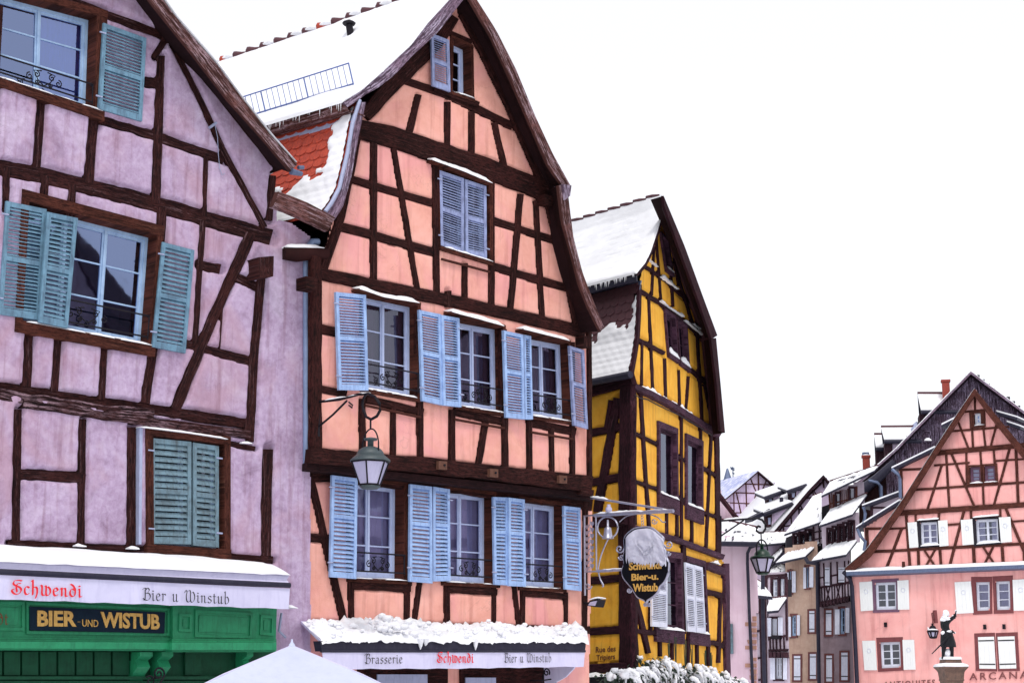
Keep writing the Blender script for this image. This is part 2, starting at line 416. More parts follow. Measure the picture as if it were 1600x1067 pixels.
# ---- timber frame: every beam is laid from its two edges, slightly crooked
def beams(face, lst, parent, mat, off=0.0, proud=0.03, name='timber_frame', jit=0.06, back=0.05, label=None):
    mb = MB(face.rel); rnd = random.Random(len(lst) * 7 + 3)
    for i, it in enumerate(lst):
        pts, w = it[0], it[1]
        ex = it[2] if len(it) > 2 else 0.0
        t = proud + ex + 0.0007 * (i + 1)
        P = [Vector(p) for p in pts]
        Lr = []
        for k, p in enumerate(P):
            d = (P[min(k + 1, len(P) - 1)] - P[max(k - 1, 0)]).normalized(); n = Vector((-d.y, d.x)) * (w / 2)
            a = Vector(face.sz(p.x + n.x, p.y + n.y, off)); b = Vector(face.sz(p.x - n.x, p.y - n.y, off))
            Lr.append((a, b))
        L = sum((((Lr[k + 1][0] + Lr[k + 1][1]) - (Lr[k][0] + Lr[k][1])) / 2).length for k in range(len(Lr) - 1))
        n = max(2, int(L / 0.22) + 1)
        A = resample([q[0] for q in Lr], n); B = resample([q[1] for q in Lr], n)
        wm = (A[0] - B[0]).length; ro = rnd.random() * 40
        ring = []; us = []
        for k in range(n):
            a, b = A[k], B[k]; e = (a - b).normalized()
            j1, j2 = (rnd.uniform(-jit, jit) * wm for _ in '12')
            a = a + e * j1; b = b - e * j2
            ch = min(0.012, wm * 0.12)
            y = -off
            ring.append([(a.x, y + back, a.y), (a.x, y - t + ch, a.y), ((a - e * ch).x, y - t, (a - e * ch).y),
                         ((b + e * ch).x, y - t, (b + e * ch).y), (b.x, y - t + ch, b.y), (b.x, y + back, b.y)])
            us.append(L * k / (n - 1) + ro)
        ids = [[mb.add(p) for p in r] for r in ring]
        vv = [-0.05, -0.01, 0, wm, wm + 0.01, wm + 0.05]
        for k in range(n - 1):
            for q in range(5):
                mb.face([ids[k][q], ids[k][q + 1], ids[k + 1][q + 1], ids[k + 1][q]],
                        [(us[k], vv[q] + ro), (us[k], vv[q + 1] + ro), (us[k + 1], vv[q + 1] + ro), (us[k + 1], vv[q] + ro)])
        mb.face(ids[0][::-1]); mb.face(ids[-1])
    return mb.build(name, mat, parent, label)
def wall(face, outline, parent, mat, tim=(), holes=(), off=0.0, H=0.02, e=0.05, h=0.03, name='wall', wob=0.012, label=None):
    poly = [face.sz(x, y, off) for x, y in outline]
    hp = [[face.sz(x, y, off) for x, y in q] for q in holes]
    xs = [p[0] for p in poly]; zs = [p[1] for p in poly]
    nx = int((max(xs) - min(xs)) / h) + 2; nz_ = int((max(zs) - min(zs)) / h) + 2
    X = np.linspace(min(xs), max(xs), nx); Zs = np.linspace(min(zs), max(zs), nz_)
    S, Z = np.meshgrid(X, Zs)
    D = np.full(S.shape, 9.0)
    for it in tim:
        pts, w = it[0], it[1]
        for a, b in zip(pts[:-1], pts[1:]):
            A = face.sz(*a, off); B = face.sz(*b, off)
            dx, dy = b[0] - a[0], b[1] - a[1]; l = math.hypot(dx, dy) or 1
            mx, my = (a[0] + b[0]) / 2, (a[1] + b[1]) / 2
            q1 = face.sz(mx - dy / l * w / 2, my + dx / l * w / 2, off); q2 = face.sz(mx + dy / l * w / 2, my - dx / l * w / 2, off)
            D = np.minimum(D, segdist(S, Z, A, B) - math.hypot(q1[0] - q2[0], q1[1] - q2[1]) / 2)
    for q in hp:
        for k in range(4):
            D = np.minimum(D, segdist(S, Z, q[k], q[(k + 1) % 4]) - 0.03)
    t = np.clip(D / e, 0, 1) if (tim or hp) else np.ones(S.shape)
    keep = inpoly(S, Z, poly)
    for q in hp: keep &= ~inpoly(S, Z, q)
    keepc = keep[:-1, :-1] | keep[1:, :-1] | keep[:-1, 1:] | keep[1:, 1:]
    hc = np.zeros(keepc.shape, bool)
    for q in hp:
        m = inpoly(S, Z, q); hc |= (m[:-1, :-1] & m[1:, :-1] & m[:-1, 1:] & m[1:, 1:])
        hc |= m[:-1, :-1] | m[1:, 1:]
    keepc &= ~hc
    used = np.zeros(S.shape, bool)
    used[:-1, :-1] |= keepc; used[1:, :-1] |= keepc; used[:-1, 1:] |= keepc; used[1:, 1:] |= keepc
    idx = -np.ones(S.shape, int); idx[used] = np.arange(used.sum())
    T = face.rel; sx = random.random() * 50
    co = []
    for s_, z_, t_, d_ in zip(S[used], Z[used], t[used], D[used]):
        w_ = wob and noise.noise(Vector((s_ * 6 + sx, z_ * 6, 0))) * wob + noise.noise(Vector((s_ * 1.3 + sx, z_ * 1.3, 4))) * wob
        tt = min(max((d_ + w_) / e, 0), 1) if d_ < 5 else 1
        tt = math.sqrt(1 - (1 - tt) ** 2) if tt < 1 else 1
        y = -off - H * tt - 0.45 * w_ * (tt > 0.9) + (0.02 if tt <= 0 else 0)
        co.append(T @ Vector((s_, y, z_)))
    r, c = np.nonzero(keepc)
    fa = np.stack([idx[r, c], idx[r, c + 1], idx[r + 1, c + 1], idx[r + 1, c]], 1)
    me = bpy.data.meshes.new(name); me.from_pydata([tuple(v) for v in co], [], fa.tolist())
    me.materials.append(MATS[mat]); me.polygons.foreach_set('use_smooth', [True] * len(fa)); me.update()
    o = bpy.data.objects.new(name, me); C.objects.link(o); o.parent = parent
    if label: o['label'] = label
    return o
def spiral(c, r0, turns, a0, ccw=1, n=14, k=0.15):
    return [(c[0] + r0 * (1 - (1 - k) * i / n) * math.cos(a0 + ccw * 2 * math.pi * turns * i / n),
             c[1] + r0 * (1 - (1 - k) * i / n) * math.sin(a0 + ccw * 2 * math.pi * turns * i / n)) for i in range(n + 1)]
def snow_strip(mb, pts, wid, hgt, lump=0.4, n=None, seed=0.0, sec=6, sag=0.0):
    """a lying strip of snow along pts (3D); wid = horizontal depth vector, hgt = height"""
    pts = [Vector(p) for p in pts]; L = sum((b - a).length for a, b in zip(pts[:-1], pts[1:]))
    n = n or max(4, int(L / 0.05)); P = resample(pts, n); wid = Vector(wid)
    rows = []
    for k, p in enumerate(P):
        e = min(1, 0.35 + min(k, n - 1 - k) * 0.35)
        a = 1 + lump * noise.noise(Vector((p.x * 4 + seed, p.y * 4, p.z * 4))) + lump * 0.6 * noise.noise(Vector((p.x * 13 + seed, 3, p.z * 13)))
        b = 1 + lump * 0.7 * noise.noise(Vector((p.x * 7 + seed, 9, p.z * 7)))
        r = []
        for j in range(sec + 1):
            th = math.pi * j / sec
            r.append(p + wid * (0.5 - 0.5 * math.cos(th) * b) + Vector((0, 0, hgt * max(a, 0.15) * e * math.sin(th) - (sag * (1 - j / sec)))))
        rows.append(r)
    mb.grid(rows, True)
    mb.poly(rows[0][::-1], None, True); mb.poly(rows[-1], None, True)
    mb.grid([[r[0] for r in rows], [r[-1] for r in rows]], False)
# ------------------------------------------------------------------ windows and shutters
def window(face, px, parent, off=0.0, casing='casing', sash='sash_b', cw=(0.07, 0.07, 0.07, 0.09), recess=0.14, leaves=2, rows=3,
           rail=False, snow=True, curtain=None, gl='glass', proud=0.035, sf=0.045, label=None, deep=0.5, head=None, open_=False, mb_w=0.02):
    q = Quad(face, px, off); y0 = -off
    cl, cr, ct, cb = [c / d for c, d in zip(cw, (q.w, q.w, q.h, q.h))]
    mb = MB(face.rel); yb = y0 + recess + 0.05; yf = y0 - proud
    q.bx(mb, -cl, 1 + cr, -ct, 0, yf, yb); q.bx(mb, -cl, 1 + cr, 1, 1 + cb, yf - 0.012, yb)
    q.bx(mb, -cl, 0, 0, 1, yf + 0.003, yb); q.bx(mb, 1, 1 + cr, 0, 1, yf + 0.003, yb)
    mb.cur = 1
    def pl(u0, v0, y0_, u1, v1, y1_, flip=False):
        pass
    A = [q.at(0, 0), q.at(1, 0), q.at(1, 1), q.at(0, 1)]
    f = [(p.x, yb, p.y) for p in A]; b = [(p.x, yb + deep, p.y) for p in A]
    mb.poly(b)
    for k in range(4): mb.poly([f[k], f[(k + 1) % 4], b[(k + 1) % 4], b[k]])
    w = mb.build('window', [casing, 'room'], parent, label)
    if open_:
        pass
    ys = y0 + recess
    fw, fh = sf / q.w, sf / q.h
    mb = MB(face.rel)
    q.bx(mb, 0.0, 1.0, 0.0, fh, ys - 0.005, ys + 0.045); q.bx(mb, 0, 1, 1 - fh * 1.3, 1, ys - 0.005, ys + 0.045)
    q.bx(mb, 0, fw, fh, 1 - fh * 1.3, ys - 0.005, ys + 0.045); q.bx(mb, 1 - fw, 1, fh, 1 - fh * 1.3, ys - 0.005, ys + 0.045)
    inn = (1 - 2 * fw) / leaves
    for l in range(leaves):
        a = fw + l * inn; b_ = a + inn; g = fw * 0.85
        v0, v1 = fh, 1 - fh * 1.3
        q.bx(mb, a, a + g, v0, v1, ys + 0.008, ys + 0.04); q.bx(mb, b_ - g, b_, v0, v1, ys + 0.008, ys + 0.04)
        q.bx(mb, a + g, b_ - g, v0, v0 + fh * 0.8, ys + 0.008, ys + 0.04); q.bx(mb, a + g, b_ - g, v1 - fh * 1.2, v1, ys + 0.008, ys + 0.04)
        for r_ in range(1, rows):
            v = v0 + (v1 - v0) * r_ / rows; m_ = mb_w / 2 / q.h
            q.bx(mb, a + g, b_ - g, v - m_, v + m_, ys + 0.012, ys + 0.032)
        if l:
            q.bx(mb, a - fw * 0.35, a + fw * 0.35, v0, v1, ys - 0.008, ys + 0.007)
    mb.build('sash', sash, w)
    mb = MB(face.rel); P = [q.at(fw, fh), q.at(1 - fw, fh), q.at(1 - fw, 1 - fh), q.at(fw, 1 - fh)]
    mb.poly([(p.x, ys + 0.025, p.y) for p in P[::-1]]); mb.build('pane', gl, w)
    if curtain:
        mb = MB(face.rel)
        spans = [(fw, 1 - fw)] if curtain[1] == 'full' else ([(fw, 0.36), (0.64, 1 - fw)] if curtain[1] == 'sides' else [(0.55, 1 - fw)])
        for (a, b_) in spans:
            n = 26; rr = [[], []]
            for k in range(n + 1):
                u = a + (b_ - a) * k / n; yy = ys + 0.10 + 0.018 * math.sin(k * 1.9) + 0.01 * math.sin(k * 0.7)
                t_, b2 = q.at(u, fh), q.at(u, 1 - fh)
                rr[0].append((t_.x, yy, t_.y)); rr[1].append((b2.x, yy, b2.y))
            mb.grid(rr, True)
        mb.build_each('curtain', curtain[0], w)
    if rail:
        mb = MB(face.rel); yr = y0 - 0.05; r = 0.012
        for v in (0.74, 0.93):
            a, b_ = q.at(-cl * 0.3, v), q.at(1 + cr * 0.3, v); mb.tube([(a.x, yr, a.y), (b_.x, yr, b_.y)], r, 5)
        for u in (0, 1):
            a, b_ = q.at(u, 0.74), q.at(u, 0.95); mb.tube([(a.x, yr, a.y), (b_.x, yr, b_.y)], r, 5)
            a = q.at(u, 0.74); mb.tube([(a.x, yr, a.y), (a.x, y0 + 0.0, a.y)], r, 5)
        c = q.at(0.5, 0.84); sx = 0.05 + q.w * 0.04
        for sg in (-1, 1):
            for (dx, dz, r0, cc, a0) in ((sx, 0.03, 0.045, 1, 1.57), (sx * 1.9, -0.02, 0.05, -1, 1.57), (sx * 0.9, -0.07, 0.03, 1, 3.1)):
                sp = spiral((c.x + sg * dx, c.y + dz), r0, 1.3, a0 if sg > 0 else math.pi - a0, cc * sg)
                mb.tube([(x, yr, z) for x, z in sp], 0.009, 4)
            mb.tube([(c.x, yr, c.y - 0.1), (c.x + sg * sx * 0.8, yr, c.y - 0.04), (c.x + sg * sx * 1.4, yr, c.y + 0.07), (c.x + sg * sx * 0.4, yr, c.y + 0.09)], 0.009, 4)
        mb.build('railing', 'iron', w)
    if snow:
        mb = MB(face.rel); a, b_ = q.at(0.02, 1.0), q.at(1 + cr * 0.8, 1.0)
        snow_strip(mb, [(a.x, yf - 0.025, a.y), (b_.x, yf - 0.025, b_.y)], (0, recess + proud, 0), 0.035 if snow is True else snow, 0.5, seed=a.x, sag=0.01)
        mb.build('sill_snow', 'snow', w)
    if head:   # drip board with snow over the window: list px points, off
        hood(face, head[0], w, off, head[1] if len(head) > 1 else 0.16)
    return w
def hood(face, pts, parent, off, dep=0.16):
    P = [face.pt(x, y, off + dep) for x, y in pts]
    mb = MB(face.rel)
    for a, b in zip(P[:-1], P[1:]):
        mb.hexa([a, b, b - Vector((0, 0, 0.03)), a - Vector((0, 0, 0.03))],
                [Vector((p.x, -off - 0.01, p.z)) for p in (a, b)] + [Vector((p.x, -off - 0.01, p.z - 0.03)) for p in (b, a)])
    h = mb.build('drip_board', 'casing', parent)
    mb = MB(face.rel)
    snow_strip(mb, [p + Vector((0, -0.02, 0)) for p in P], (0, dep, 0.03), 0.06, 0.35, seed=P[0].x, sag=0.02)
    mb.build('snow', 'snow', parent)
def shutter(face, px, parent, mat, off=0.09, n=(11, 10), mid=0.5, th=0.035, st=0.055, label=None, hinge=None, solid=False, slope=1):
    q = Quad(face, px, off); y0 = -off; y1 = y0 + th
    mb = MB(face.rel); su, sv = st / q.w, st / q.h
    if su > 0.22: su = 0.22
    q.bx(mb, 0, su, 0, 1, y0, y1); q.bx(mb, 1 - su, 1, 0, 1, y0, y1)
    if solid:
        k = solid
        for j in range(k):
            a = su + (1 - 2 * su) * j / k + 0.004 / q.w; b = su + (1 - 2 * su) * (j + 1) / k - 0.004 / q.w
            q.bx(mb, a, b, 0, 1, y0 + 0.004, y1 - 0.002)
        q.bx(mb, su, 1 - su, 0.0, 1, y0 + 0.014, y1 - 0.006)
    else:
        bands = [(0, sv * 1.1), (mid - sv * 0.55, mid + sv * 0.55), (1 - sv * 1.6, 1)]
        for a, b in bands: q.bx(mb, su, 1 - su, a, b, y0 + 0.003, y1 - 0.003)
        for (a, b), k in zip(((bands[0][1], bands[1][0]), (bands[1][1], bands[2][0])), n):
            for j in range(k):
                va = a + (b - a) * (j + 0.0) / k; vb = a + (b - a) * (j + 0.83) / k; vt = 0.007 / q.h
                P = [q.at(su, vb - vt), q.at(1 - su, vb - vt), q.at(1 - su, vb), q.at(su, vb)]
                Q_ = [q.at(su, va), q.at(1 - su, va), q.at(1 - su, va + vt), q.at(su, va + vt)]
                dj = random.uniform(-0.003, 0.003)
                mb.hexa([(p.x, y0 + 0.004 + dj, p.y) for p in P], [(p.x, y1 - 0.004 + dj, p.y) for p in Q_])
    o = mb.build('shutter', mat, parent, label)
    if hinge:
        mb = MB(face.rel)
        for v in (0.12, 0.86):
            if hinge == 'strap':
                q.bx(mb, 0.02, 0.98, v - 0.018, v + 0.018, y0 - 0.008, y0 - 0.001)
                continue
            u = 0.0 if hinge == 'L' else 1.0; sg = -1 if hinge == 'L' else 1
            a = q.at(u, v)
            mb.tube([(a.x - sg * 0.04, y0 - 0.006, a.y), (a.x + sg * 0.05, y0 - 0.006, a.y)], 0.012, 5)
        mb.build_each('strap_hinge' if hinge == 'strap' else 'hinge', 'iron' if hinge == 'strap' else 'zinc_light', o)
    return o
# ------------------------------------------------------------------ roof edges
def verge(face, wallp, inner, outer, parent, off=0.0, ov=0.4, depth=8.0, d=None, n=24, mat='barge', roofmat='soffit', soffit='soffit', th=0.05, names=('barge_board', 'roof_underside'), topback=None):
    d = d or Vector((0, 1, 0)); d = d / d.y
    Wp = resample([face.pt(x, y, off) for x, y in wallp], n); I = resample([face.pt(x, y, ov) for x, y in inner], n); O = resample([face.pt(x, y, ov) for x, y in outer], n)
    mb = MB(face.rel)
    u = 0
    for k in range(n - 1):
        L = (O[k + 1] - O[k]).length; wd = (O[k] - I[k]).length
        a = [O[k], O[k + 1], I[k + 1], I[k]]; b = [p + Vector((0, th, 0)) for p in a]
        i = [mb.add(p) for p in a + b]
        mb.face([i[0], i[3], i[2], i[1]], [(u, wd), (u, 0), (u + L, 0), (u + L, wd)])
        mb.face([i[4], i[5], i[6], i[7]]); mb.face([i[0], i[1], i[5], i[4]]); mb.face([i[2], i[3], i[7], i[6]])
        u += L
    mb.poly([O[0], O[0] + Vector((0, th, 0)), I[0] + Vector((0, th, 0)), I[0]]); mb.poly([O[-1], I[-1], I[-1] + Vector((0, th, 0)), O[-1] + Vector((0, th, 0))])
    mb.build(names[0], mat, parent)
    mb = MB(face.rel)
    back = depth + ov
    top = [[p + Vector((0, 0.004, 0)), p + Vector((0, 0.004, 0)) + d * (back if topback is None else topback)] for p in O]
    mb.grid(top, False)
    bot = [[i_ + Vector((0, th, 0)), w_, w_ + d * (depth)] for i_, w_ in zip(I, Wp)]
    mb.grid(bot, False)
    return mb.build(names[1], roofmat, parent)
def body(face, outline, parent, mat='room', off=0.0, y0=0.75, depth=8.0, d=None, name='rear_wall'):
    d = d or Vector((0, 1, 0)); d = d / d.y
    P = [face.pt(x, y, off) for x, y in outline]
    A = [p + Vector((0, off, 0)) + d * y0 for p in P]; B = [p + Vector((0, off, 0)) + d * depth for p in P]
    mb = MB(face.rel); mb.poly(A); mb.poly(B[::-1]); n = len(A)
    for k in range(n): mb.poly([A[k], B[k], B[(k + 1) % n], A[(k + 1) % n]])
    return mb.build(name, mat, parent)
def snowroof(face, front, d, back, parent, th=0.10, off=0.4, nb=60, nf=30, rows_amp=0.02, mat='snow', name='roof_snow', rowlen=0.3, edge=0.08, amp=0.03):
    """snow sheet on a roof slope: profile `front` (px, on plane off) swept along d"""
    d = d / d.y
    P = resample([face.pt(x, y, off) for x, y in front], nf); L = sum((b - a).length for a, b in zip(P[:-1], P[1:]))
    mb = MB(face.rel); rows = []
    for j in range(nb + 1):
        t = back * (j / nb) ** 1.3; r = []
        for k, p in enumerate(P):
            s = L * k / (nf - 1); q = p + d * t
            h = th + amp * noise.noise(Vector((s * 1.5, t * 1.2, 3))) + amp * 0.5 * noise.noise(Vector((s * 6, t * 6, 8)))
            h -= rows_amp * max(0, 1 - ((s / rowlen) % 1.0) * 4) * max(0, 0.25 + 1.6 * noise.noise(Vector((s * 2.2, t * 1.6, 1)))) * (1 if noise.noise(Vector((s*9, t*5.5, 6))) > -0.1 else 0)
            if j == 0: h *= 0.25
            elif j == 1: h *= 0.8
            if k in (0, nf - 1): h *= 0.5
            r.append(q + Vector((0, -0.02 if j == 0 else 0, h)))
        rows.append(r)
    mb.grid(rows, True)
    mb.grid([[p + d * t_ + Vector((0, 0, 0.004)) for p in P] for t_ in (0, back)], False)
    mb.grid([[p + Vector((0, 0, 0.004)) for p in P], rows[0]], False)
    mb.grid([[r[0] for r in rows], [P[0] + d * (back * (j / nb) ** 1.3) for j in range(nb + 1)]], False)
    mb.grid([[r[-1] for r in rows], [P[-1] + d * (back * (j / nb) ** 1.3) for j in range(nb + 1)]], False)
    return mb.build(name, mat, parent)
def tiles(face, top, bot, d, back, parent, off=0.4, rowh=0.13, tw=0.2, mat=('redtile', 'snow'), snow=lambda r, x: 0.0, name='roof_tiles', th=0.02, profile=None, start=0.0, round_=True):
    """beaver-tail tiles on a slope; profile = px list top->bottom on plane off; swept along d"""
    d = d / d.y; dl = d.length; prof = [face.pt(x, y, off) for x, y in profile]
    L = sum((b - a).length for a, b in zip(prof[:-1], prof[1:])); nr = max(2, int(L / rowh)); P = resample(prof, nr + 1)
    mb = MB(face.rel); rnd = random.Random(5)
    dn = d.normalized()
    mb.grid([[p + dn * start for p in P], [p + dn * back * dl for p in P]], False)
    for r in range(nr):
        a, b = P[r], P[r + 1]; sl = (b - a).normalized(); nrm = sl.cross(dn).normalized()
        if nrm.z < 0: nrm = -nrm
        x = start + (tw / 2 if r % 2 else 0)
        while x < back * dl:
            o = a + dn * x - sl * rowh * 0.3; ln = (b - a).length + rowh * 0.3
            sn = snow(r / nr, x) > rnd.random()
            mb.cur = 1 if sn else 0
            lift = th + (0.016 + rnd.random() * 0.012 if sn else 0) + rnd.uniform(0, 0.006)
            w = tw * (1.08 if sn else 0.97)
            prof2 = [(0, 0), (0, 0.75)] + [(0.5 - 0.5 * math.cos(t), 0.75 + 0.25 * math.sin(t)) for t in (0.5, 1.05, 1.57, 2.09, 2.64)] + [(1, 0.75), (1, 0)] if round_ else [(0, 0), (0, 1), (1, 1), (1, 0)]
            up = [o + dn * (w * (u - 0.0)) + sl * ln * v + nrm * (0.004 + lift * (0.25 + 0.75 * v)) for u, v in prof2]
            lo = [o + dn * (w * (u - 0.0)) + sl * ln * v + nrm * 0.002 for u, v in prof2]
            mb.poly(up)
            for k in range(len(up) - 1): mb.poly([up[k], lo[k], lo[k + 1], up[k + 1]])
            x += tw
    return mb.build(name, list(mat), parent)
def snow_patch(parent, profile, d, back, off, mask, T, face, name='tile_snow', dv=0.035, dx=0.04, th=0.035, rowh=0.135, tw=0.21, start=0.0):
    """ragged snow lying on a tiled slope: real thickness where mask > 0, dipping under the tiles elsewhere"""
    d = d / d.y; dn = d.normalized(); P0 = [face.pt(x, y, off) for x, y in profile]
    L = sum((b - a).length for a, b in zip(P0[:-1], P0[1:])); n = int(L / dv); P = resample(P0, n + 1); m = int((back * d.length - start) / dx)
    mb = MB(T); rows = []
    for i, p in enumerate(P):
        sl = (P[min(i + 1, n)] - P[max(i - 1, 0)]).normalized(); nrm = sl.cross(dn).normalized()
        if nrm.z < 0: nrm = -nrm
        s = L * i / n; r = []; row = int(s / rowh)
        for j in range(m + 1):
            x = start + dx * j; v = mask(i / n, x)
            u = ((x / tw + (0.5 if row % 2 else 0)) % 1.0) - 0.5
            ph = (s / rowh) % 1.0; sc = max(0, 1 - (2 * abs(u)) ** 3)
            h = th * min(1, max(0, v) ** 0.5) + 0.022 * ph * sc
            r.append(p + dn * x + nrm * (0.012 + h if v > 0 else -0.02))
        rows.append(r)
    mb.grid(rows, True)
    return mb.build(name, 'snow', parent)
# ------------------------------------------------------------------ lettering
GL = {
 'i': (.42, [[(.02,.85),(.17,1),(.17,.12),(.3,0),(.4,.12)], [(.1,1.38),(.24,1.26)]]),
 'n': (.80, [[(.02,.85),(.16,1),(.16,0)], [(.16,.8),(.4,1),(.54,.85),(.54,.12),(.66,0),(.78,.12)]]),
 'u': (.80, [[(.0,.88),(.14,1),(.14,.15),(.3,0),(.52,.2)], [(.44,.92),(.54,1),(.54,.12),(.66,0),(.78,.12)]]),
 'r': (.55, [[(.02,.85),(.16,1),(.16,0)], [(.16,.75),(.36,1),(.52,.82)]]),
 'e': (.62, [[(.12,.5),(.5,.66),(.42,.92),(.28,1),(.1,.75),(.1,.25),(.28,0),(.55,.2)]]),
 'c': (.58, [[(.52,.82),(.3,1),(.1,.75),(.1,.25),(.28,0),(.53,.2)]]),
 'h': (.80, [[(.05,1.6),(.18,1.72),(.16,0)], [(.16,.8),(.4,1),(.58,.8),(.58,.2),(.42,-.4)]]),
 'd': (.74, [[(.12,1.55),(.4,1.35),(.6,.85),(.55,.2),(.32,0),(.1,.25),(.1,.72),(.32,.98),(.55,.8)]]),
 's': (.58, [[(.52,.85),(.3,1),(.12,.8),(.2,.6),(.47,.4),(.45,.15),(.25,0),(.03,.15)]]),
 't': (.52, [[(.2,1.35),(.2,.15),(.34,0),(.5,.14)], [(.02,.96),(.44,.96)]]),
 'b': (.72, [[(.04,1.55),(.16,1.68),(.14,.15),(.34,0),(.58,.25),(.58,.7),(.38,1),(.14,.8)]]),
 'a': (.74, [[(.12,.86),(.35,1),(.52,.85),(.52,.12),(.64,0),(.74,.1)], [(.5,.6),(.2,.5),(.08,.25),(.25,0),(.5,.2)]]),
 'w': (1.08, [[(.02,1.25),(.16,1.05),(.14,.2),(.32,0),(.54,.2)], [(.46,1.2),(.56,1.02),(.54,.2),(.7,0),(.94,.3),(.94,.8),(.72,1.1)]]),
 'S': (1.05, [[(1.0,1.62),(.7,1.7),(.3,1.6),(.16,1.3),(.35,1.05),(.78,.85),(.92,.5),(.7,.08),(.35,0),(.08,.2)], [(.9,1.35),(.55,1.25),(.45,.8),(.5,.25)], [(.08,.2),(.0,.5),(.25,.6)]]),
 'B': (1.0, [[(-.05,1.45),(.2,1.7),(.5,1.55),(.35,1.4)], [(.3,1.55),(.28,.15),(.1,0)], [(.3,1.5),(.6,1.72),(.82,1.45),(.6,1.05),(.35,.95)], [(.4,.98),(.8,.95),(.95,.5),(.7,.05),(.35,.02),(.0,.25)]]),
 'W': (1.45, [[(.0,1.3),(.12,1.65),(.3,1.5),(.2,.9),(.25,.2),(.5,0),(.75,.25)], [(.45,1.55),(.62,1.68),(.75,1.45),(.75,.25),(.98,0),(1.25,.35),(1.3,.95),(1.1,1.45),(.9,1.3)]]),
 ' ': (.6, []), '-': (.5, [[(.05,.5),(.45,.5)]]), '.': (.3, [[(.1,.1),(.2,.0)]]),
}
def catmull(p, n=5):
    if len(p) < 3: return p
    q = [p[0]] + list(p) + [p[-1]]; out = []
    for i in range(1, len(q) - 2):
        for k in range(n):
            t = k / n
            out.append(tuple(0.5 * ((2 * q[i][j]) + (-q[i-1][j] + q[i+1][j]) * t + (2*q[i-1][j] - 5*q[i][j] + 4*q[i+1][j] - q[i+2][j]) * t*t + (-q[i-1][j] + 3*q[i][j] - 3*q[i+1][j] + q[i+2][j]) * t**3) for j in (0, 1)))
    out.append(p[-1]); return out
def place(face, frame, off):
    """frame: (x_left, base_left_y, x_right, base_right_y, cap height px) -> origin, x vector, up vector"""
    xl, yl, xr, yr, h = frame
    o = face.pt(xl, yl, off); e = face.pt(xr, yr, off); u = face.pt(xl, yl - h, off)
    return o, e - o, u - o
def gothic(face, text, frame, off, mat, parent, nib=0.17, name='lettering', cap=1.7):
    o, ex, up = place(face, frame, off)
    tot = sum(GL[c][0] for c in text) + 0.12 * (len(text) - 1)
    mb = MB(face.rel); x = 0; k = 0; a = R(38); nv = (nib / 2 * math.cos(a), nib / 2 * math.sin(a))
    W = lambda p: o + ex * (p[0] / tot) + up * (p[1] / cap) + Vector((0, -0.0025 - k * 0.00002, 0))
    for c in text:
        for st in GL[c][1]:
            pts = catmull(st)
            for p, q in zip(pts[:-1], pts[1:]):
                P, Q = (p[0] + x, p[1]), (q[0] + x, q[1])
                mb.poly([W((P[0] - nv[0], P[1] - nv[1])), W((Q[0] - nv[0], Q[1] - nv[1])), W((Q[0] + nv[0], Q[1] + nv[1])), W((P[0] + nv[0], P[1] + nv[1]))]); k += 1
                dx, dy = Q[0] - P[0], Q[1] - P[1]; l = math.hypot(dx, dy) or 1; m = nib * 0.17
                nx, ny = -dy / l * m, dx / l * m
                mb.poly([W((P[0] - nx, P[1] - ny)), W((Q[0] - nx, Q[1] - ny)), W((Q[0] + nx, Q[1] + ny)), W((P[0] + nx, P[1] + ny))]); k += 1
        x += GL[c][0] + 0.12
    return mb.build(name, mat, parent)
def plain(face, text, frame, off, mat, parent, bold=0.0, name='lettering', depth=0.01, space=1.0):
    cu = bpy.data.curves.new('t', 'FONT'); cu.body = text; cu.size = 1; cu.offset = bold; cu.space_character = space; cu.resolution_u = 3
    ob = bpy.data.objects.new('t', cu); C.objects.link(ob)
    dg = bpy.context.evaluated_depsgraph_get(); me = bpy.data.meshes.new_from_object(ob.evaluated_get(dg))
    bpy.data.objects.remove(ob); bpy.data.curves.remove(cu)
    v = [x.co.copy() for x in me.vertices]; x0 = min(p.x for p in v); x1 = max(p.x for p in v)
    ch = 0.69 + bold * 2
    o, ex, up = place(face, frame, off)
    mb = MB(face.rel)
    base = [o + ex * ((p.x - x0) / (x1 - x0)) + up * ((p.y + bold) / ch) for p in v]
    ids = [mb.add(p + Vector((0, -depth, 0))) for p in base]
    for f in me.polygons: mb.face([ids[i] for i in f.vertices])
    cnt = {}
    for f in me.polygons:
        L = list(f.vertices)
        for a, b in zip(L, L[1:] + L[:1]): cnt[(a, b)] = 1
    back = {}
    for (a, b) in cnt:
        if (b, a) not in cnt:
            for i in (a, b):
                if i not in back: back[i] = mb.add(base[i])
            mb.face([ids[a], back[a], back[b], ids[b]])
    bpy.data.meshes.remove(me)
    return mb.build(name, mat, parent)
# ================================================================== ground
mb = MB(); mb.poly([(-600, -60, 0), (600, -60, 0), (600, 900, 0), (-600, 900, 0)])
tag(mb.build('ground', 'paving'), kind='structure')
mb = MB(); rows = []
for i in range(61):
    rows.append([(-40 + 120 * j / 60, -15 + 120 * i / 60, 0.03 + 0.02 * noise.noise(Vector((j * .5, i * .5, 0)))) for j in range(61)])
mb.grid(rows, True); tag(mb.build('snow_covered_square', 'snow'), kind='structure')

VF = 3400
LF = Face(anchor(480, 23.0), VF)             # street line of the two near houses
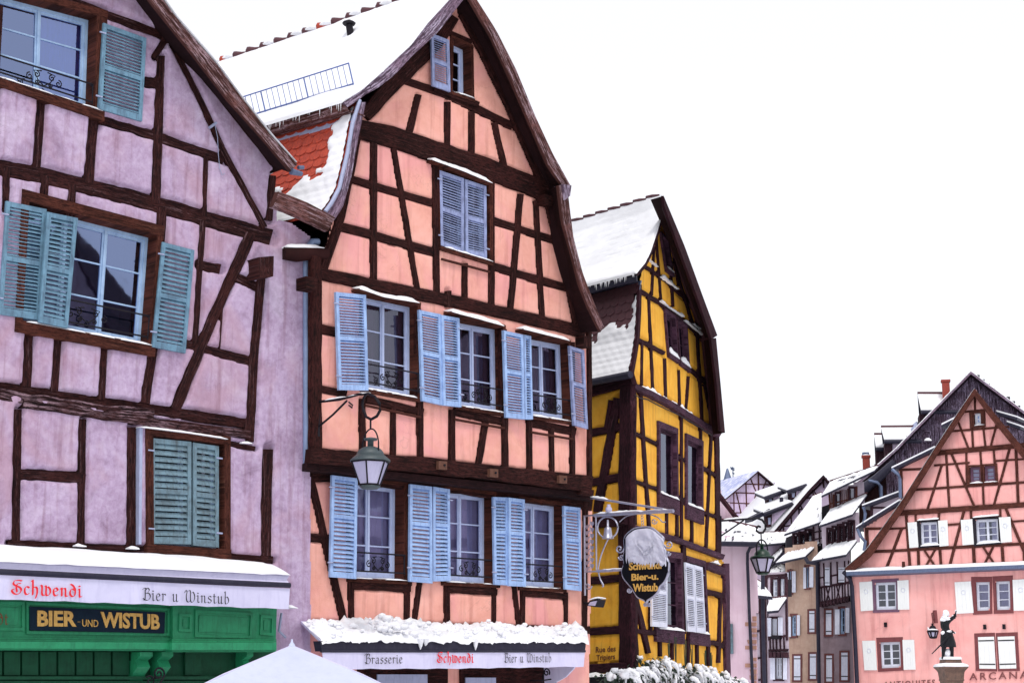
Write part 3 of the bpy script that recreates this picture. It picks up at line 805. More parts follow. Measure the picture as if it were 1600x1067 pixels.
# ================================================================== LILAC HOUSE
lil = root('lilac_timbered_house', LF, 'lilac plastered half-timbered house with teal shutters over a green shopfront', 'house')
LT = [
 ([(60,-19),(161,22),(262,60)],14), ([(-30,256),(0,262),(75,277),(240,318),(330,345),(423,371)],25),
 ([(155,188),(238,212),(349,251)],15), ([(226,129),(243,131)],18),
 ([(-40,598),(100,620),(240,640),(392,663)],17), ([(222,657),(300,668),(388,678)],14),
 ([(282,536),(390,564)],14), ([(308,414),(343,421)],16), ([(368,434),(402,449)],14),
 ([(64,148),(56,262)],15), ([(146,172),(137,286)],17), ([(250,88),(242,318)],15), ([(320,245),(318,338)],9),
 ([(9,262),(7,330)],12), ([(69,275),(66,335)],14), ([(112,288),(108,345)],14),
 ([(252,325),(249,380),(238,545),(225,630)],16), ([(315,345),(303,540)],11),
 ([(45,505),(40,605)],15), ([(91,505),(84,612)],13), ([(162,528),(157,625)],13),
 ([(407,435),(395,560),(388,690)],15), ([(424,275),(419,345)],12),
 ([(268,72),(312,160),(349,240),(412,356)],11), ([(391,366),(330,500),(272,640)],17), ([(345,483),(341,545)],3),
 ([(26,640),(23,850)],14), ([(127,655),(124,855)],13), ([(204,668),(203,858)],15), ([(416,702),(413,868)],17),
 ([(30,741),(126,746)],17), ([(10,848),(225,858)],10), ([(354,869),(424,875)],12), ([(352,692),(396,702)],8),
 ([(238,92),(258,60)],10), ([(-4,10),(-14,250)],14), ([(-20,655),(-25,850)],14),
]
LW1 = [(-12,-14),(146,28),(141,172),(-14,121)]
LW2 = [(40,318),(240,369),(227,540),(30,503)]
LW3 = [(233,682),(344,695),(344,858),(234,851)]
LOUT = [(-90,-330),(60,-240),(110,-150),(208,0),(262,71),(315,127),(369,191),(416,255),(426,280),(427,347),(450,352),(478,372),(479,1082),(-90,1082)]
wall(LF, LOUT, lil, 'lilac', LT, [LW1, LW2, LW3], 0, 0.075, 0.05, 0.02, 'wall', 0.014)
beams(LF, LT, lil, 'timber_l', 0, 0.012)
mb_ = [([(-40,612),(35,624),(150,641),(235,650)],18,0.05), ([(30,632),(240,664),(385,680)],12,0.07)]
beams(LF, mb_, lil, 'timber_w', 0, 0.03, 'floor_beam', 0.12)
window(LF, LW1, lil, cw=(0.1,0.15,0.1,0.13), recess=0.13, rail=True, curtain=('curtain', 'right'), gl='glass_b', proud=.095)
window(LF, LW2, lil, cw=(0.1,0.09,0.14,0.15), recess=0.13, rail=True, gl='glass_b', leaves=3, proud=.095)
# closed shutters low window
q3 = [(236,684),(299,690),(299,850),(237,849)]
w3 = window(LF, LW3, lil, cw=(0.11,0.1,0.11,0.15), recess=0.1, proud=0.10, snow=False)
shutter(LF, [(236,684),(299,690),(299,850),(237,849)], w3, 'shutter_g', 0.09, (7,7), hinge='L')
shutter(LF, [(302,691),(342,697),(342,855),(302,852)], w3, 'shutter_g', 0.087, (7,7), hinge='R')
mb = MB(); snow_strip(mb, [LF.pt(220,667,0.15), LF.pt(300,677,0.15), LF.pt(357,686,0.15)], (0,0.14,0), 0.03, 0.3); mb.build('snow', 'snow', w3)
mb = MB()
for q in ([(218,668),(223,669),(221,850),(217,850)],):
    Quad(LF, q, 0.1).bx(mb, 0, 1, 0, 1, -0.10, -0.01)
mb.build('lead_flashing', 'zinc_light', w3)
shutter(LF, [(162,36),(229,60),(222,190),(154,170)], lil, 'shutter_t', 0.13, (11,10), hinge='L')
shutter(LF, [(10,314),(73,327),(63,500),(-2,491)], lil, 'shutter_t', 0.10, (13,13), hinge='L')
shutter(LF, [(74,331),(122,341),(106,513),(61,503)], lil, 'shutter_t', 0.17, (11,10))
shutter(LF, [(254,378),(304,391),(290,552),(238,542)], lil, 'shutter_t', 0.12, (10,10), hinge='L')
verge(LF, [(110,-150),(208,0),(262,71),(315,127),(369,191),(417,257)], [(133,-150),(233,0),(300,83),(358,158),(410,215),(454,268)],
      [(150,-160),(255,0),(275,28),(339,101),(375,150),(425,214),(465,257)], lil, ov=0.5, depth=9)
snowroof(LF, [(150,-162),(255,-3),(275,26),(339,99),(375,148),(425,212),(463,254)], Vector((0,1,0)), 9, lil, 0.035, 0.5)
mb = MB()   # eave beam and gutter end under the verge
mb.tube([LF.pt(455,268,.5), LF.pt(471,272,.5)], [0.05,0.035], 8); mb.tube([LF.pt(466,262,.45), LF.pt(474,262,.45)], 0.03, 6)
mb.build('gutter_end', 'zinc', lil)
beams(LF, [([(428,312),(470,328),(515,351)],25,0.0)], lil, 'barge', 0.74, 0.05, 'eave_board', 0.03, 0.05)
mb = MB(); Quad(LF, [(404,402),(428,400),(427,432),(405,434)], 0.3).bx(mb, 0,1,0,1, -0.3, 0.0); mb.build('purlin_end', 'timber_l', lil)
mb = MB(); a, b = LF.pt(443,396,.12), LF.pt(512,397,.30); mb.tube([a, a.lerp(b,.3)+Vector((0,0,-.02)), a.lerp(b,.7)+Vector((0,0,.01)), b], [.09,.105,.095,.08], 9)
log = mb.build('log_end', 'timber_l', lil)
mb = MB(); snow_strip(mb, [a+Vector((0,-.08,.075)), a.lerp(b,.85)+Vector((0,-.08,.07))], (0,.17,0), .07, .3); mb.build('snow', 'snow', log)
mb = MB()   # rain pipe
p = [LF.pt(x,y,.12) for x,y in ((497,378),(488,378),(481,388),(479,405),(479,560),(479,728))]; mb.tube(p, 0.05, 10)
for y in (410, 560, 690): c = LF.pt(480,y,.12); mb.lathe(c, [(.042,-.03),(.046,-.03),(.046,.03),(.042,.03)], 10)
mb.build('rain_pipe', 'pipe', lil)
mb = MB(); mb.tube([LF.pt(x,y,.10) for x,y in ((336,196),(340,215),(341,240),(343,262),(347,274),(351,271))], 0.006, 4); mb.tube([LF.pt(327,200,.12), LF.pt(338,192,.12)], 0.02, 5)
mb.build('loose_wire', 'zinc_light', lil)
body(LF, [(-90,-330),(60,-240),(110,-150),(208,0),(416,255),(478,372),(479,1080),(-90,1080)], lil, depth=9)
mb = MB()
for x,y in ((128,853),(211,857),(388,692)):
    snow_strip(mb, [LF.pt(x-9,y,.12), LF.pt(x+7,y+1,.12)], (0,.08,0), .05, .9, seed=x)
mb.build_each('snow_heap', 'snow', lil)
# green shopfront
shop = None
def gq(mb, px, off, y1, u=(0,1,0,1)):
    q = Quad(LF, px, off); q.bx(mb, *u, -off, y1); return q
mb = MB()
gq(mb, [(-60,934),(270,940),(270,997),(-60,996)], .28, -.02)
gq(mb, [(270,936),(433,939),(431,998),(270,998)], .36, -.02)
shop = mb.build('shopfront', 'green', lil)
def moulding(x0, x1, y0a, y0b, offs, name='cornice'):
    """stepped cornice: list of (t0,t1,off) slices between the upper line y0a->y0b and 20 px below"""
    mb = MB(); ws = []
    for t0, t1, o in offs:
        Quad(LF, [(x0,y0a+t0),(x1,y0b+t0),(x1,y0b+t1),(x0,y0a+t1)], o).bx(mb, 0,1,0,1,-o,-.01)
    return mb.build(name, 'green', shop)
moulding(-60, 268, 995, 997, [(0,2.6,.33),(2.8,6,.36),(6.2,17,.44),(17.2,19.5,.40)])
moulding(269, 432, 998, 998, [(0,2.2,.42),(2.4,5,.46),(5.2,17,.53),(17.2,20,.48)])
def panel(px, off, mat='green', d=.022, name='panel'):
    """a raised moulding frame round a field"""
    mb = MB(); q = Quad(LF, px, off); a, b = .035/q.w, .035/q.h
    q.bx(mb,0,1,0,b,-off-d,-off+.01); q.bx(mb,0,1,1-b,1,-off-d,-off+.01); q.bx(mb,0,a,b,1-b,-off-d,-off+.01); q.bx(mb,1-a,1,b,1-b,-off-d,-off+.01)
    a2, b2 = a*1.9, b*1.9
    q.bx(mb,a2,1-a2,b2,1-b2,-off-d*.5,-off+.01)
    return mb.build(name, mat, shop)
panel([(-50,938),(37,940),(37,985),(-50,984)], .28); panel([(40,940),(264,950),(264,993),(40,990)], .28)
panel([(279,958),(299,959),(298,987),(278,986)], .36); panel([(304,952),(394,957),(392,997),(303,995)], .36); panel([(406,960),(427,962),(426,993),(405,991)], .36)
mb = MB(); gq(mb, [(47,947),(258,956),(257,989),(47,984)], .325, -.28); sb = mb.build('sign_board', 'navy', shop)
plain(LF, 'BIER', (58,978,119,978.5,25), .325, 'gold', shop, 0.035)
plain(LF, '-', (121,972,125,972,3), .325, 'gold', shop, 0.02)
plain(LF, 'UND', (128,978,153,979,11), .325, 'gold', shop, 0.0)
plain(LF, 'WISTUB', (157,979.5,249,983,24.5), .325, 'gold', shop, 0.035)
gothic(LF, 'dt', (-4,975,13,975,20), .33, 'brown_ink', shop)
mb = MB()
gq(mb, [(-60,1010),(430,1014),(428,1082),(-60,1082)], .10, -.0)
for k in range(13):
    x = -50 + k * 28.3
    if 205 < x < 262: continue
    gq(mb, [(x,1018),(x+25,1018),(x+25,1054),(x,1054)], .15, -.09)
gq(mb, [(-60,1056),(430,1056),(430,1061),(-60,1061)], .21, -.09); gq(mb, [(-60,1063),(430,1063),(430,1078),(-60,1078)], .18, -.09)
mb.build('boarding', 'green_dark', shop)
mb = MB()
for x0, x1 in ((216,236),(250,268),(383,393)):
    a = LF.pt(x0,1018,.3).x; b = LF.pt(x1,1018,.3).x; zt = LF.pt(x0,1018,.3).z
    prof = [(-.06,zt),(-.34,zt),(-.34,zt-.05),(-.24,zt-.10),(-.30,zt-.18),(-.20,zt-.26),(-.15,zt-.34),(-.18,zt-.45),(-.10,zt-.6),(-.06,zt-.7)]
    A = [(a,y,z) for y,z in prof]; B = [(b,y,z) for y,z in prof]
    mb.poly(A); mb.poly(B[::-1])
    for k in range(len(A)): mb.poly([A[k],B[k],B[(k+1)%len(A)],A[(k+1)%len(A)]])
mb.build_each('corbel', 'green', shop)
mb = MB(); c = LF.pt(248,1052,.35)
mb.tube([(x,c.y,z) for x,z in spiral((c.x,c.z),.085,1.6,-.5,1,22)], .013, 5); mb.tube([(c.x+.07,c.y,c.z-.04),(c.x-.02,c.y,c.z-.2),(c.x-.14,c.y,c.z-.4)], .013, 5)
mb.tube([(x,c.y,z) for x,z in spiral((c.x-.12,c.z-.09),.07,1.4,2.5,-1,18)], .011, 5)
mb.tube([(c.x,c.y,c.z-.05),(c.x,-.05,c.z-.05)], .012, 5)
mb.build('iron_scroll', 'iron', shop)
# ------------------------------------------------------------------ awning of the lilac house
aw = root('awning', Matrix.Translation(LF.M @ LF.pt(200,940,.3)) @ Matrix.Rotation(LF.ang,4,'Z'), 'pale folded awning heaped with a smooth sheet of snow above the green shopfront', 'awning', 'awnings of the brasserie')
AF = Face(Vector((0,0,0)), ang=0); 
arel = aw.matrix_world.inverted() @ LF.M
def aw_parts(face, T, parent, front_t, front_b, off, val_b, back, right_cap=True, bar=.045, backoff=.1):
    """front_t: top line of the cassette bar, front_b: line under it, val_b: lower edge of the valance"""
    mb = MB(T)
    n = 26; A = resample([face.pt(x,y,off) for x,y in front_b], n); B = resample([face.pt(x,y,off) for x,y in val_b], n)
    rows = [[], [], []]
    for k in range(n):
        w = 0.012*math.sin(k*1.1)+.008*math.sin(k*2.7)
        rows[0].append(A[k]); rows[1].append(A[k].lerp(B[k],.55)+Vector((0,-w,0))); rows[2].append(B[k]+Vector((0,-1.6*w,.006*math.sin(k*2))))
    mb.grid(rows, True); mb.grid([[p+Vector((0,.006,0)) for p in r] for r in rows], True)
    mb.build('valance', 'canvas', parent)
    mb = MB(T); a = [face.pt(x,y,off) for x,y in front_t]; b = [face.pt(x,y,off) for x,y in front_b]
    ctr = [(p+q)/2 for p,q in zip(a,b)]; r = (a[0]-b[0]).length/2
    mb.tube([c+Vector((0,.0,0)) for c in ctr], r, 10)
    mb.build('front_bar', 'dark_metal', parent)
aw_parts(LF, arel, aw, [(-60,885),(452,909)], [(-60,895),(453,919)], .62, [(-60,932),(0,936),(451,951)], None)
mb = MB(arel); n = 40
bk = resample([LF.pt(x,y,.05) for x,y in ((-60,842),(0,850),(300,868),(425,880))], n); fr = resample([LF.pt(x,y,.60) for x,y in ((-60,870),(0,876),(300,890),(452,897))], n)
fb = resample([LF.pt(x,y,.63) for x,y in ((-60,886),(0,891),(452,911))], n)
rows = [[b.lerp(f,t)+Vector((0,0,-.02)) for b,f in zip(bk,fr)] for t in (0,.5,1)] + [[p.lerp(q,.5)+Vector((0,.05,-.01)) for p,q in zip(fr,fb)], fb]
mb.grid(rows, True); mb.poly([r[-1] for r in rows]+[fb[-1]+Vector((0,.5,0))]); mb.build('folded_cloth', 'canvas', aw)
mb = MB(arel); rows = []
for j in range(9):
    t = j/8; r = []
    for k in range(n):
        h = .09*math.sin(math.pi*min(1,.12+t*.88)**.7 if j<8 else 0) if j<8 else 0
        h = .055*(1-abs(2*t-1)**3) + .012*noise.noise(Vector((k*.5,t*4,0)))
        e = min(1,(n-1-k)/3+.15); r.append(bk[k].lerp(fr[k],t)+Vector((0,-.03*t,h*e-.012)))
    rows.append(r)
mb.grid(rows, True); mb.grid([rows[0],rows[-1]], False); mb.poly([r[-1] for r in rows][::-1]); mb.build('snow', 'snow', aw)
mb = MB(arel); c = LF.pt(455,948,.6); snow_strip(mb, [LF.pt(450,948,.5), LF.pt(466,950,.5)], (0,.2,0), .06, .2); mb.build('snow', 'snow', aw)
mb = MB(arel)
for x in (462,): mb.tube([LF.pt(440,957,.35), LF.pt(436,985,.3), LF.pt(446,995,.2)], .018, 6)
mb.build('arm', 'zinc_light', aw)
SF = Face(LF.o, ang=LF.ang); SF.rel = arel
gothic(SF, 'Schwendi', (18,927.5,127,932.5,22), .655, 'red_ink', aw, .24)
gothic(SF, 'Bier u Winstub', (223,937,357,943,19), .655, 'black_ink', aw, .17)

# ================================================================== SALMON (ORANGE) HOUSE
OF = Face(LF.o, ang=LF.ang)
sal = root('salmon_timbered_house', Matrix.Translation(OF.M @ OF.pt(700,1083,0)) @ Matrix.Rotation(OF.ang,4,'Z'), 'tall salmon half-timbered house with pale blue shutters and a bell-shaped snowy gable', 'house')
OF.rel = sal.matrix_world.inverted() @ OF.M
UP = .26   # upper storeys jetty out
RD = OF.dirv(-2550)
OT = [  # upper front, on plane UP
 ([(622,123),(704,151),(800,198)],12), ([(556,201),(610,214),(676,237),(760,263),(862,303)],31,.02),
 ([(545,279),(674,318)],12), ([(769,345),(868,377)],11), ([(528,353),(676,394)],13), ([(767,416),(885,450)],12),
 ([(498,428),(690,468),(760,483),(912,519)],18,.02), ([(496,513),(530,520)],14), ([(492,606),(540,616)],11),
 ([(480,712),(683,729),(920,757)],24,.05),
 ([(571,624),(660,644)],12), ([(708,643),(790,660)],12), ([(830,661),(898,675)],12),
 ([(653,149),(637,213)],10), ([(698,160),(698,238)],9), ([(736,175),(736,254)],9), ([(771,192),(790,275)],9),
 ([(583,222),(583,440)],10), ([(614,232),(652,460)],8), ([(679,252),(681,466)],9), ([(725,412),(725,474)],8), ([(767,285),(767,485)],9),
 ([(812,304),(796,490)],9), ([(836,314),(841,405),(846,502)],8), ([(558,208),(545,275),(528,350),(503,425)],13), ([(853,305),(888,445),(902,515)],12),
 ([(565,623),(565,706)],9), ([(613,636),(613,712)],8), ([(654,490),(655,716)],9), ([(705,640),(705,722)],9), ([(757,660),(746,726)],9), ([(785,515),(788,729)],9),
 ([(825,655),(826,735)],8), ([(860,670),(861,738)],7), ([(892,535),(893,742)],7), ([(919,515),(920,748)],6),
 ([(492,400),(492,712)],15,.01), ([(705,26),(676,70),(650,98),(618,127),(568,182)],24), ([(722,22),(757,86),(795,165),(848,288)],15),
 ([(698,51),(735,67)],6), ([(699,455),(699,480)],8), ([(676,140),(745,165)],9),
]
OW = [[(706,62),(733,75),(734,154),(704,144)], [(688,263),(762,289),(762,408),(689,386)],
      [(566,460),(650,478),(650,622),(566,607)], [(712,500),(783,513),(785,645),(713,634)], [(826,526),(885,537),(889,658),(827,649)]]
OOUT = [(727,-2),(757,62),(797,130),(840,215),(868,262),(880,300),(884,345),(900,425),(915,470),(919,520),(922,764),(486,719),(486,425),(505,410),(520,345),(545,270),(556,210),(573,170),(616,130),(655,92),(685,50)]
wall(OF, OOUT, sal, 'salmon', OT, OW, UP, 0.015, 0.03, 0.025, 'upper_wall', .008)
beams(OF, OT, sal, 'timber_o', UP, 0.022, 'timber_frame')
OL = [ # first floor, plane 0
 ([(470,735),(700,753),(925,781)],32), ([(476,839),(520,842)],14), ([(478,735),(476,975)],6), ([(483,740),(536,968)],11),
 ([(548,905),(548,972)],9), ([(635,910),(635,976)],9), ([(655,908),(646,976)],8), ([(697,912),(698,978)],9), ([(771,912),(771,979)],7),
 ([(802,912),(810,979)],7), ([(816,920),(816,980)],7), ([(883,925),(883,982)],6), ([(914,780),(912,990)],8), ([(470,974),(920,984)],11),
 ([(547,914),(640,919)],13), ([(697,920),(775,925)],11), ([(815,926),(885,932)],10), ([(639,750),(638,915)],8), ([(778,772),(776,918)],8),
]
OWL = [[(545,750),(629,759),(628,906),(545,902)], [(692,765),(768,773),(768,912),(692,908)], [(812,782),(877,790),(877,919),(812,916)]]
wall(OF, [(470,725),(924,770),(918,1082),(470,1082)], sal, 'salmon', OL, OWL, 0, 0.015, 0.03, 0.028, 'lower_wall', .008)
beams(OF, OL, sal, 'timber_o', 0, 0.022, 'timber_frame')
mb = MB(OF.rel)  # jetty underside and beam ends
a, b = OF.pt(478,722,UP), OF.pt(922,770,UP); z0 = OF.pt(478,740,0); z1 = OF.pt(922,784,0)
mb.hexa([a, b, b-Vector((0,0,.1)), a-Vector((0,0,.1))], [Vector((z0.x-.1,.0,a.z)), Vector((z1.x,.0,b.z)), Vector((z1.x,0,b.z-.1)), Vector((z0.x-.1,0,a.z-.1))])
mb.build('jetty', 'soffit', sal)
for x,y,s in ((694,726,13),(774,738,13),(882,748,12)):
    mb = MB(OF.rel); Quad(OF, [(x-s/2,y-s/2),(x+s/2,y-s/2+1),(x+s/2,y+s/2+1),(x-s/2,y+s/2)], UP+.16).bx(mb,0,1,0,1,-UP-.135,-UP-.0); e = mb.build('joist_end', 'beam_end', sal)
    mb = MB(OF.rel); c = OF.pt(x,y+.5,UP+.135); mb.tube([c, c-Vector((0,.02,0))], .018, 6); mb.build('peg', 'iron', e)
mb = MB(OF.rel)
Quad(OF, [(484,430),(502,433),(502,452),(484,449)], UP+.3).bx(mb,0,1,0,1,-UP-.22,-UP); 
Quad(OF, [(912,524),(923,526),(923,543),(912,541)], UP+.2).bx(mb,0,1,0,1,-UP-.2,-UP); Quad(OF, [(908,765),(926,768),(926,775),(908,772)], UP+.1).bx(mb,0,1,0,1,-UP-.1,-UP)
Quad(OF, [(851,303),(864,306),(864,321),(851,318)], UP+.2).bx(mb,0,1,0,1,-UP-.2,-UP)
mb.build_each('plate_end', 'timber_o', sal)
kw = dict(sash='sash_l', cw=(.06,.055,.05,.06), recess=.15, proud=.05)
window(OF, OW[0], sal, UP, leaves=1, rows=3, **kw)
w = window(OF, OW[1], sal, UP, snow=True, cw=(.07,.07,.08,.07), recess=.1, proud=.05)
hood(OF, [(675,249),(722,266),(768,285)], w, UP, .14)
shutter(OF, [(687,266),(725,279),(725,398),(689,385)], w, 'shutter_v', UP+.05, (12,13), hinge='L')
shutter(OF, [(727,280),(760,291),(761,405),(728,398)], w, 'shutter_v', UP+.047, (12,13), hinge='R')
cur = [('curtain_d','full'),('curtain_d','sides'),('curtain_d','sides')]
hd = [([(562,450),(600,463),(655,472)],.2), ([(706,486),(740,495),(787,508)],.2), ([(818,513),(850,521),(890,531)],.2)]
for k in range(3): window(OF, OW[2+k], sal, UP, rail=True, curtain=cur[k], head=hd[k], **kw)
for k in range(3): window(OF, OWL[k], sal, 0, rail=True, curtain=('curtain','full'), sash='sash_l', cw=(.06,.07,.06,.06), recess=.17, proud=.04, snow=.02 if k != 1 else .02)
S = 'shutter_b'
shutter(OF, [(674,52),(702,63),(704,144),(676,134)], sal, 'shutter_v', UP+.12, (9,9))
for px, o, h in (([(525,456),(572,461),(576,610),(530,609)],.16,'L'), ([(655,484),(689,491),(692,633),(660,626)],.11,'L'), ([(690,492),(718,497),(721,636),(693,633)],.13,'R'),
              ([(787,516),(818,523),(820,655),(791,652)],.13,'L'), ([(819,523),(830,525),(833,655),(821,655)],.10,None), ([(890,540),(913,547),(919,670),(897,664)],.13,'L')):
    shutter(OF, px, sal, S if px[0][0] < 880 else 'shutter_v', UP+o, (14,14), mid=.47, st=.05, hinge=h, th=.045)
for px, o, h in (([(519,742),(559,747),(557,904),(516,901)],.16,'L'), ([(641,756),(675,760),(676,911),(640,908)],.12,'L'), ([(677,760),(703,764),(704,907),(677,908)],.10,'R'),
              ([(771,776),(794,777),(794,914),(773,913)],.10,'L'), ([(795,777),(820,780),(822,916),(795,915)],.14,'R'), ([(881,790),(907,793),(909,923),(883,920)],.12,'L')):
    shutter(OF, px, sal, S, o, (9,12), mid=.40, st=.05, hinge=h, th=.04)
# apron rails under the upper sills
mb = MB(OF.rel)
for p in ([(570,633),(657,652)], [(710,655),(788,669)], [(829,675),(895,686)], [(690,405),(765,425)]):
    mb.tube([OF.pt(x,y,UP+.05) for x,y in p], .020, 6)
mb.build_each('apron_rail', 'timber_p', sal)
# roof
outL = [(727,-28),(702,0),(668,37),(642,71),(594,116),(564,142),(537,160)]; inL = [(730,-7),(724,0),(685,50),(642,90),(616,118),(590,138),(573,147),(543,168)]
outR = [(727,-28),(745,0),(775,47),(806,108),(836,181),(864,241),(892,291)]; inR = [(730,-7),(734,0),(767,56),(797,121),(827,190),(857,259),(879,290)]
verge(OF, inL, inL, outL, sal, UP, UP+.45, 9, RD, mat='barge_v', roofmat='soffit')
verge(OF, [(728,10),(757,66),(790,135),(827,215),(853,285)], inR, outR, sal, UP, UP+.45, 9, RD, mat='barge')
verge(OF, [(853,300),(870,370),(885,440),(903,520)], [(872,290),(879,345),(896,405),(906,445),(920,480),(938,517)], [(886,290),(896,371),(910,425),(922,457),(943,510)], sal, UP, UP+.45, 9, RD, mat='barge')
mb = MB(OF.rel); Quad(OF, [(880,288),(893,290),(891,306),(884,312)], UP+.5).bx(mb,0,1,0,1,-UP-.5,-UP-.3); mb.build('barge_board', 'barge_v', sal)
lowo = [(562,160),(551,194),(543,241),(530,297),(518,320),(508,334)]; lowi = [(572,160),(560,215),(549,276),(536,323),(524,342),(512,356)]
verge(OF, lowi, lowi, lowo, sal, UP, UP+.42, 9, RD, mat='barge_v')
def snf(t, x):
    p = noise.noise(Vector((t*5, x*2.2, 2)))
    if x > 6.3: pass
    q = noise.noise(Vector((t*14, x*6, 5)))*.10; c = max(t-(.60+.20*p+q), (.30+.35*p+.15*t+q*2-x)*.8*(1 if t > .04 else 0), .16-math.hypot((t-.36)*1.4, (x-1.55))-abs(q))
    return c*6
tiles(OF, None, None, RD, 8, sal, UP+.42, .135, .21, profile=lowo, snow=lambda t,x: -1, start=.03)
snow_patch(sal, lowo, RD, 5.5, UP+.42, snf, OF.rel, OF, start=.03)
mb = MB(OF.rel)
st_ = [OF.pt(x,y,UP+.43) for x,y in lowo]
mb.tube([p+Vector((0,0,.03)) for p in st_], .03, 6); mb.build('verge_strip', 'zinc_light', sal)
snowroof(OF, [(727,-28),(702,1),(668,38),(642,72),(594,117),(564,143),(535,161)], RD, 11, sal, .10, UP+.45, rows_amp=.075, rowlen=.17, nf=150, nb=150)
def along(px, off, t): return OF.pt(px[0],px[1],off) + RD*t
mb = MB(OF.rel)  # fascia under eave + flashing
a = OF.pt(537,161,UP+.43); a2 = OF.pt(541,171,UP+.43); c1 = OF.pt(548,170,UP+.3); c2 = OF.pt(549,183,UP+.38)
for p,q in ((a,a2),): mb.hexa([p, p+RD*9, q+RD*9, q], [p+Vector((.04,0,0)), p+RD*9+Vector((.04,0,0)), q+RD*9+Vector((.04,0,0)), q+Vector((.04,0,0))])
mb.hexa([a2, a2+RD*9, a2+RD*9+Vector((.35,0,.0)), a2+Vector((.35,0,.0))], [p-Vector((0,0,.02)) for p in (a2, a2+RD*9, a2+RD*9+Vector((.35,0,.0)), a2+Vector((.35,0,.0)))])
mb.build('eave_board', 'barge', sal)
mb = MB(OF.rel); p = OF.pt(551,172,UP+.40)+Vector((.05,0,0)); q = OF.pt(552,192,UP+.40)-Vector((.04,0,0)); mb.hexa([p,p+RD*8,q+RD*8,q],[v+Vector((.05,0,0)) for v in (p,p+RD*8,q+RD*8,q)]); mb.build('flashing', 'zinc_light', sal)
mb = MB(OF.rel); rnd = random.Random(3)
for k in range(120):
    t = rnd.random()*5; p = a + RD*t + Vector((-.03,0,.02)); l = rnd.uniform(.03,.16); mb.tube([p, p-Vector((0,0,l))], [.010,.001], 4, False)
mb.build('icicles', 'snow', sal)
mb = MB(OF.rel) # ridge tiles
apx = OF.pt(727,-30,UP+.45)
for k in range(32):
    p = apx + RD*(.12+k*.34); s = RD.normalized()
    mb.cur = 1 if k % 7 == 1 else 0
    mb.tube([p+Vector((0,0,.0)), p+s*.2+Vector((0,0,.03)), p+s*.34+Vector((0,0,.06)), p+s*.40+Vector((0,0,.05))], [.05,.06,.075,.03], 8)
mb.build('ridge_tiles', ['darktile', 'redtile'], sal)
mb = MB(OF.rel)
for k in range(32):
    if noise.noise(Vector((k*.9,3,1))) < -.05: continue
    p = apx + RD*(.12+k*.34); s = RD.normalized()
    mb.tube([p+s*.0+Vector((-.05,0,.03)), p+s*.14+Vector((-.05,0,.065)), p+s*.26+Vector((-.05,0,.06))], [.03,.05,.02], 7)
mb.build_each('ridge_snow', 'snow', sal)
mb = MB(OF.rel) # snow guard
g0, g1 = OF.pt(566,140,UP+.45), None
sl = (OF.pt(594,116,UP+.45)-OF.pt(564,142,UP+.45)).normalized()
base = OF.pt(572,136,UP+.45)
upv = Vector((-.1,0,.30))
for t in (0.02, .98): mb.tube([base+RD*.25+upv*t+Vector((0,0,.1)), base+RD*5+upv*t+Vector((0,0,.1))], .012, 4)
for k in range(42): p = base+RD*(.25+k*.115)+Vector((0,0,.08)); mb.tube([p, p+upv*1.05], .007 if k % 8 else .014, 4)
mb.build('snow_guard', 'steel_blue', sal)
mb = MB(OF.rel); p = OF.pt(690,12,UP+.45)+RD*1.9+Vector((0,0,.0)); mb.tube([p+Vector((0,0,.0)), p+Vector((-.05,0,.2))], [.06,.055], 8); mb.lathe(p+Vector((-.05,0,.2)), [(.1,0),(.11,.03),(.02,.08)], 8); mb.build('vent_pipe', 'iron', sal)
body(OF, [(727,-5),(868,275),(900,425),(919,520),(919,1082),(482,1082),(485,425),(520,345),(556,215),(616,130)], sal, depth=8.8, d=RD, y0=.9, off=UP)
# shop under the awning: dark openings and posts
mb = MB(OF.rel)
for x0,x1 in ((560,700),(720,870)): Quad(OF, [(x0,1042),(x1,1042),(x1,1082),(x0,1082)], .05).bx(mb,0,1,0,1,-.05,.0)
mb.cur = 1; Quad(OF, [(590,1053),(668,1053),(668,1080),(590,1080)], .08).bx(mb,0,1,0,1,-.08,-.06); Quad(OF, [(728,1058),(775,1058),(775,1080),(728,1080)], .08).bx(mb,0,1,0,1,-.08,-.06)
mb.build('shop_window', ['timber_o','zinc_light'], sal)
mb = MB(OF.rel); c = OF.pt(854,1050,.3)
mb.tube([(x,c.y,z) for x,z in spiral((c.x,c.z),.07,1.5,-.5,1,18)], .012, 5); mb.tube([(c.x-.07,c.y,c.z-.02),(c.x-.12,c.y,c.z-.2),(c.x-.05,c.y,c.z-.35)], .012, 5); mb.tube([(c.x+.1,c.y,c.z-.1),(c.x-.1,c.y,c.z-.12),(c.x-.1,-.03,c.z-.12)], .012, 5); mb.build('iron_scroll','iron',sal)
# ------------------------------------------------------------------ awning of the salmon house
aw2 = root('awning', Matrix.Translation(OF.M @ OF.pt(700,1010,.3)) @ Matrix.Rotation(OF.ang,4,'Z'), 'closed awning under rough lumpy snow on the salmon house, lettered in black and red', 'awning', 'awnings of the brasserie')
A2 = Face(OF.o, ang=OF.ang); A2.rel = aw2.matrix_world.inverted() @ OF.M
mb = MB(A2.rel); O2 = .85
a = [A2.pt(x,y,O2) for x,y in ((500,1001),(916,1002),(914,1017),(503,1017))]; mb.hexa(a, [p+Vector((0,.14,0)) for p in a]); mb.build('cassette', 'dark_metal', aw2)
aw_parts(A2, A2.rel, aw2, [(500,1015),(914,1015.5)], [(503,1018),(914,1018)], O2, [(508,1045),(700,1044),(912,1041)], None)
mb = MB(A2.rel)
bk = [A2.pt(x,y,.08) for x,y in ((470,970),(917,985))]; fr = [A2.pt(x,y,O2-.02) for x,y in ((500,1000),(916,1001))]
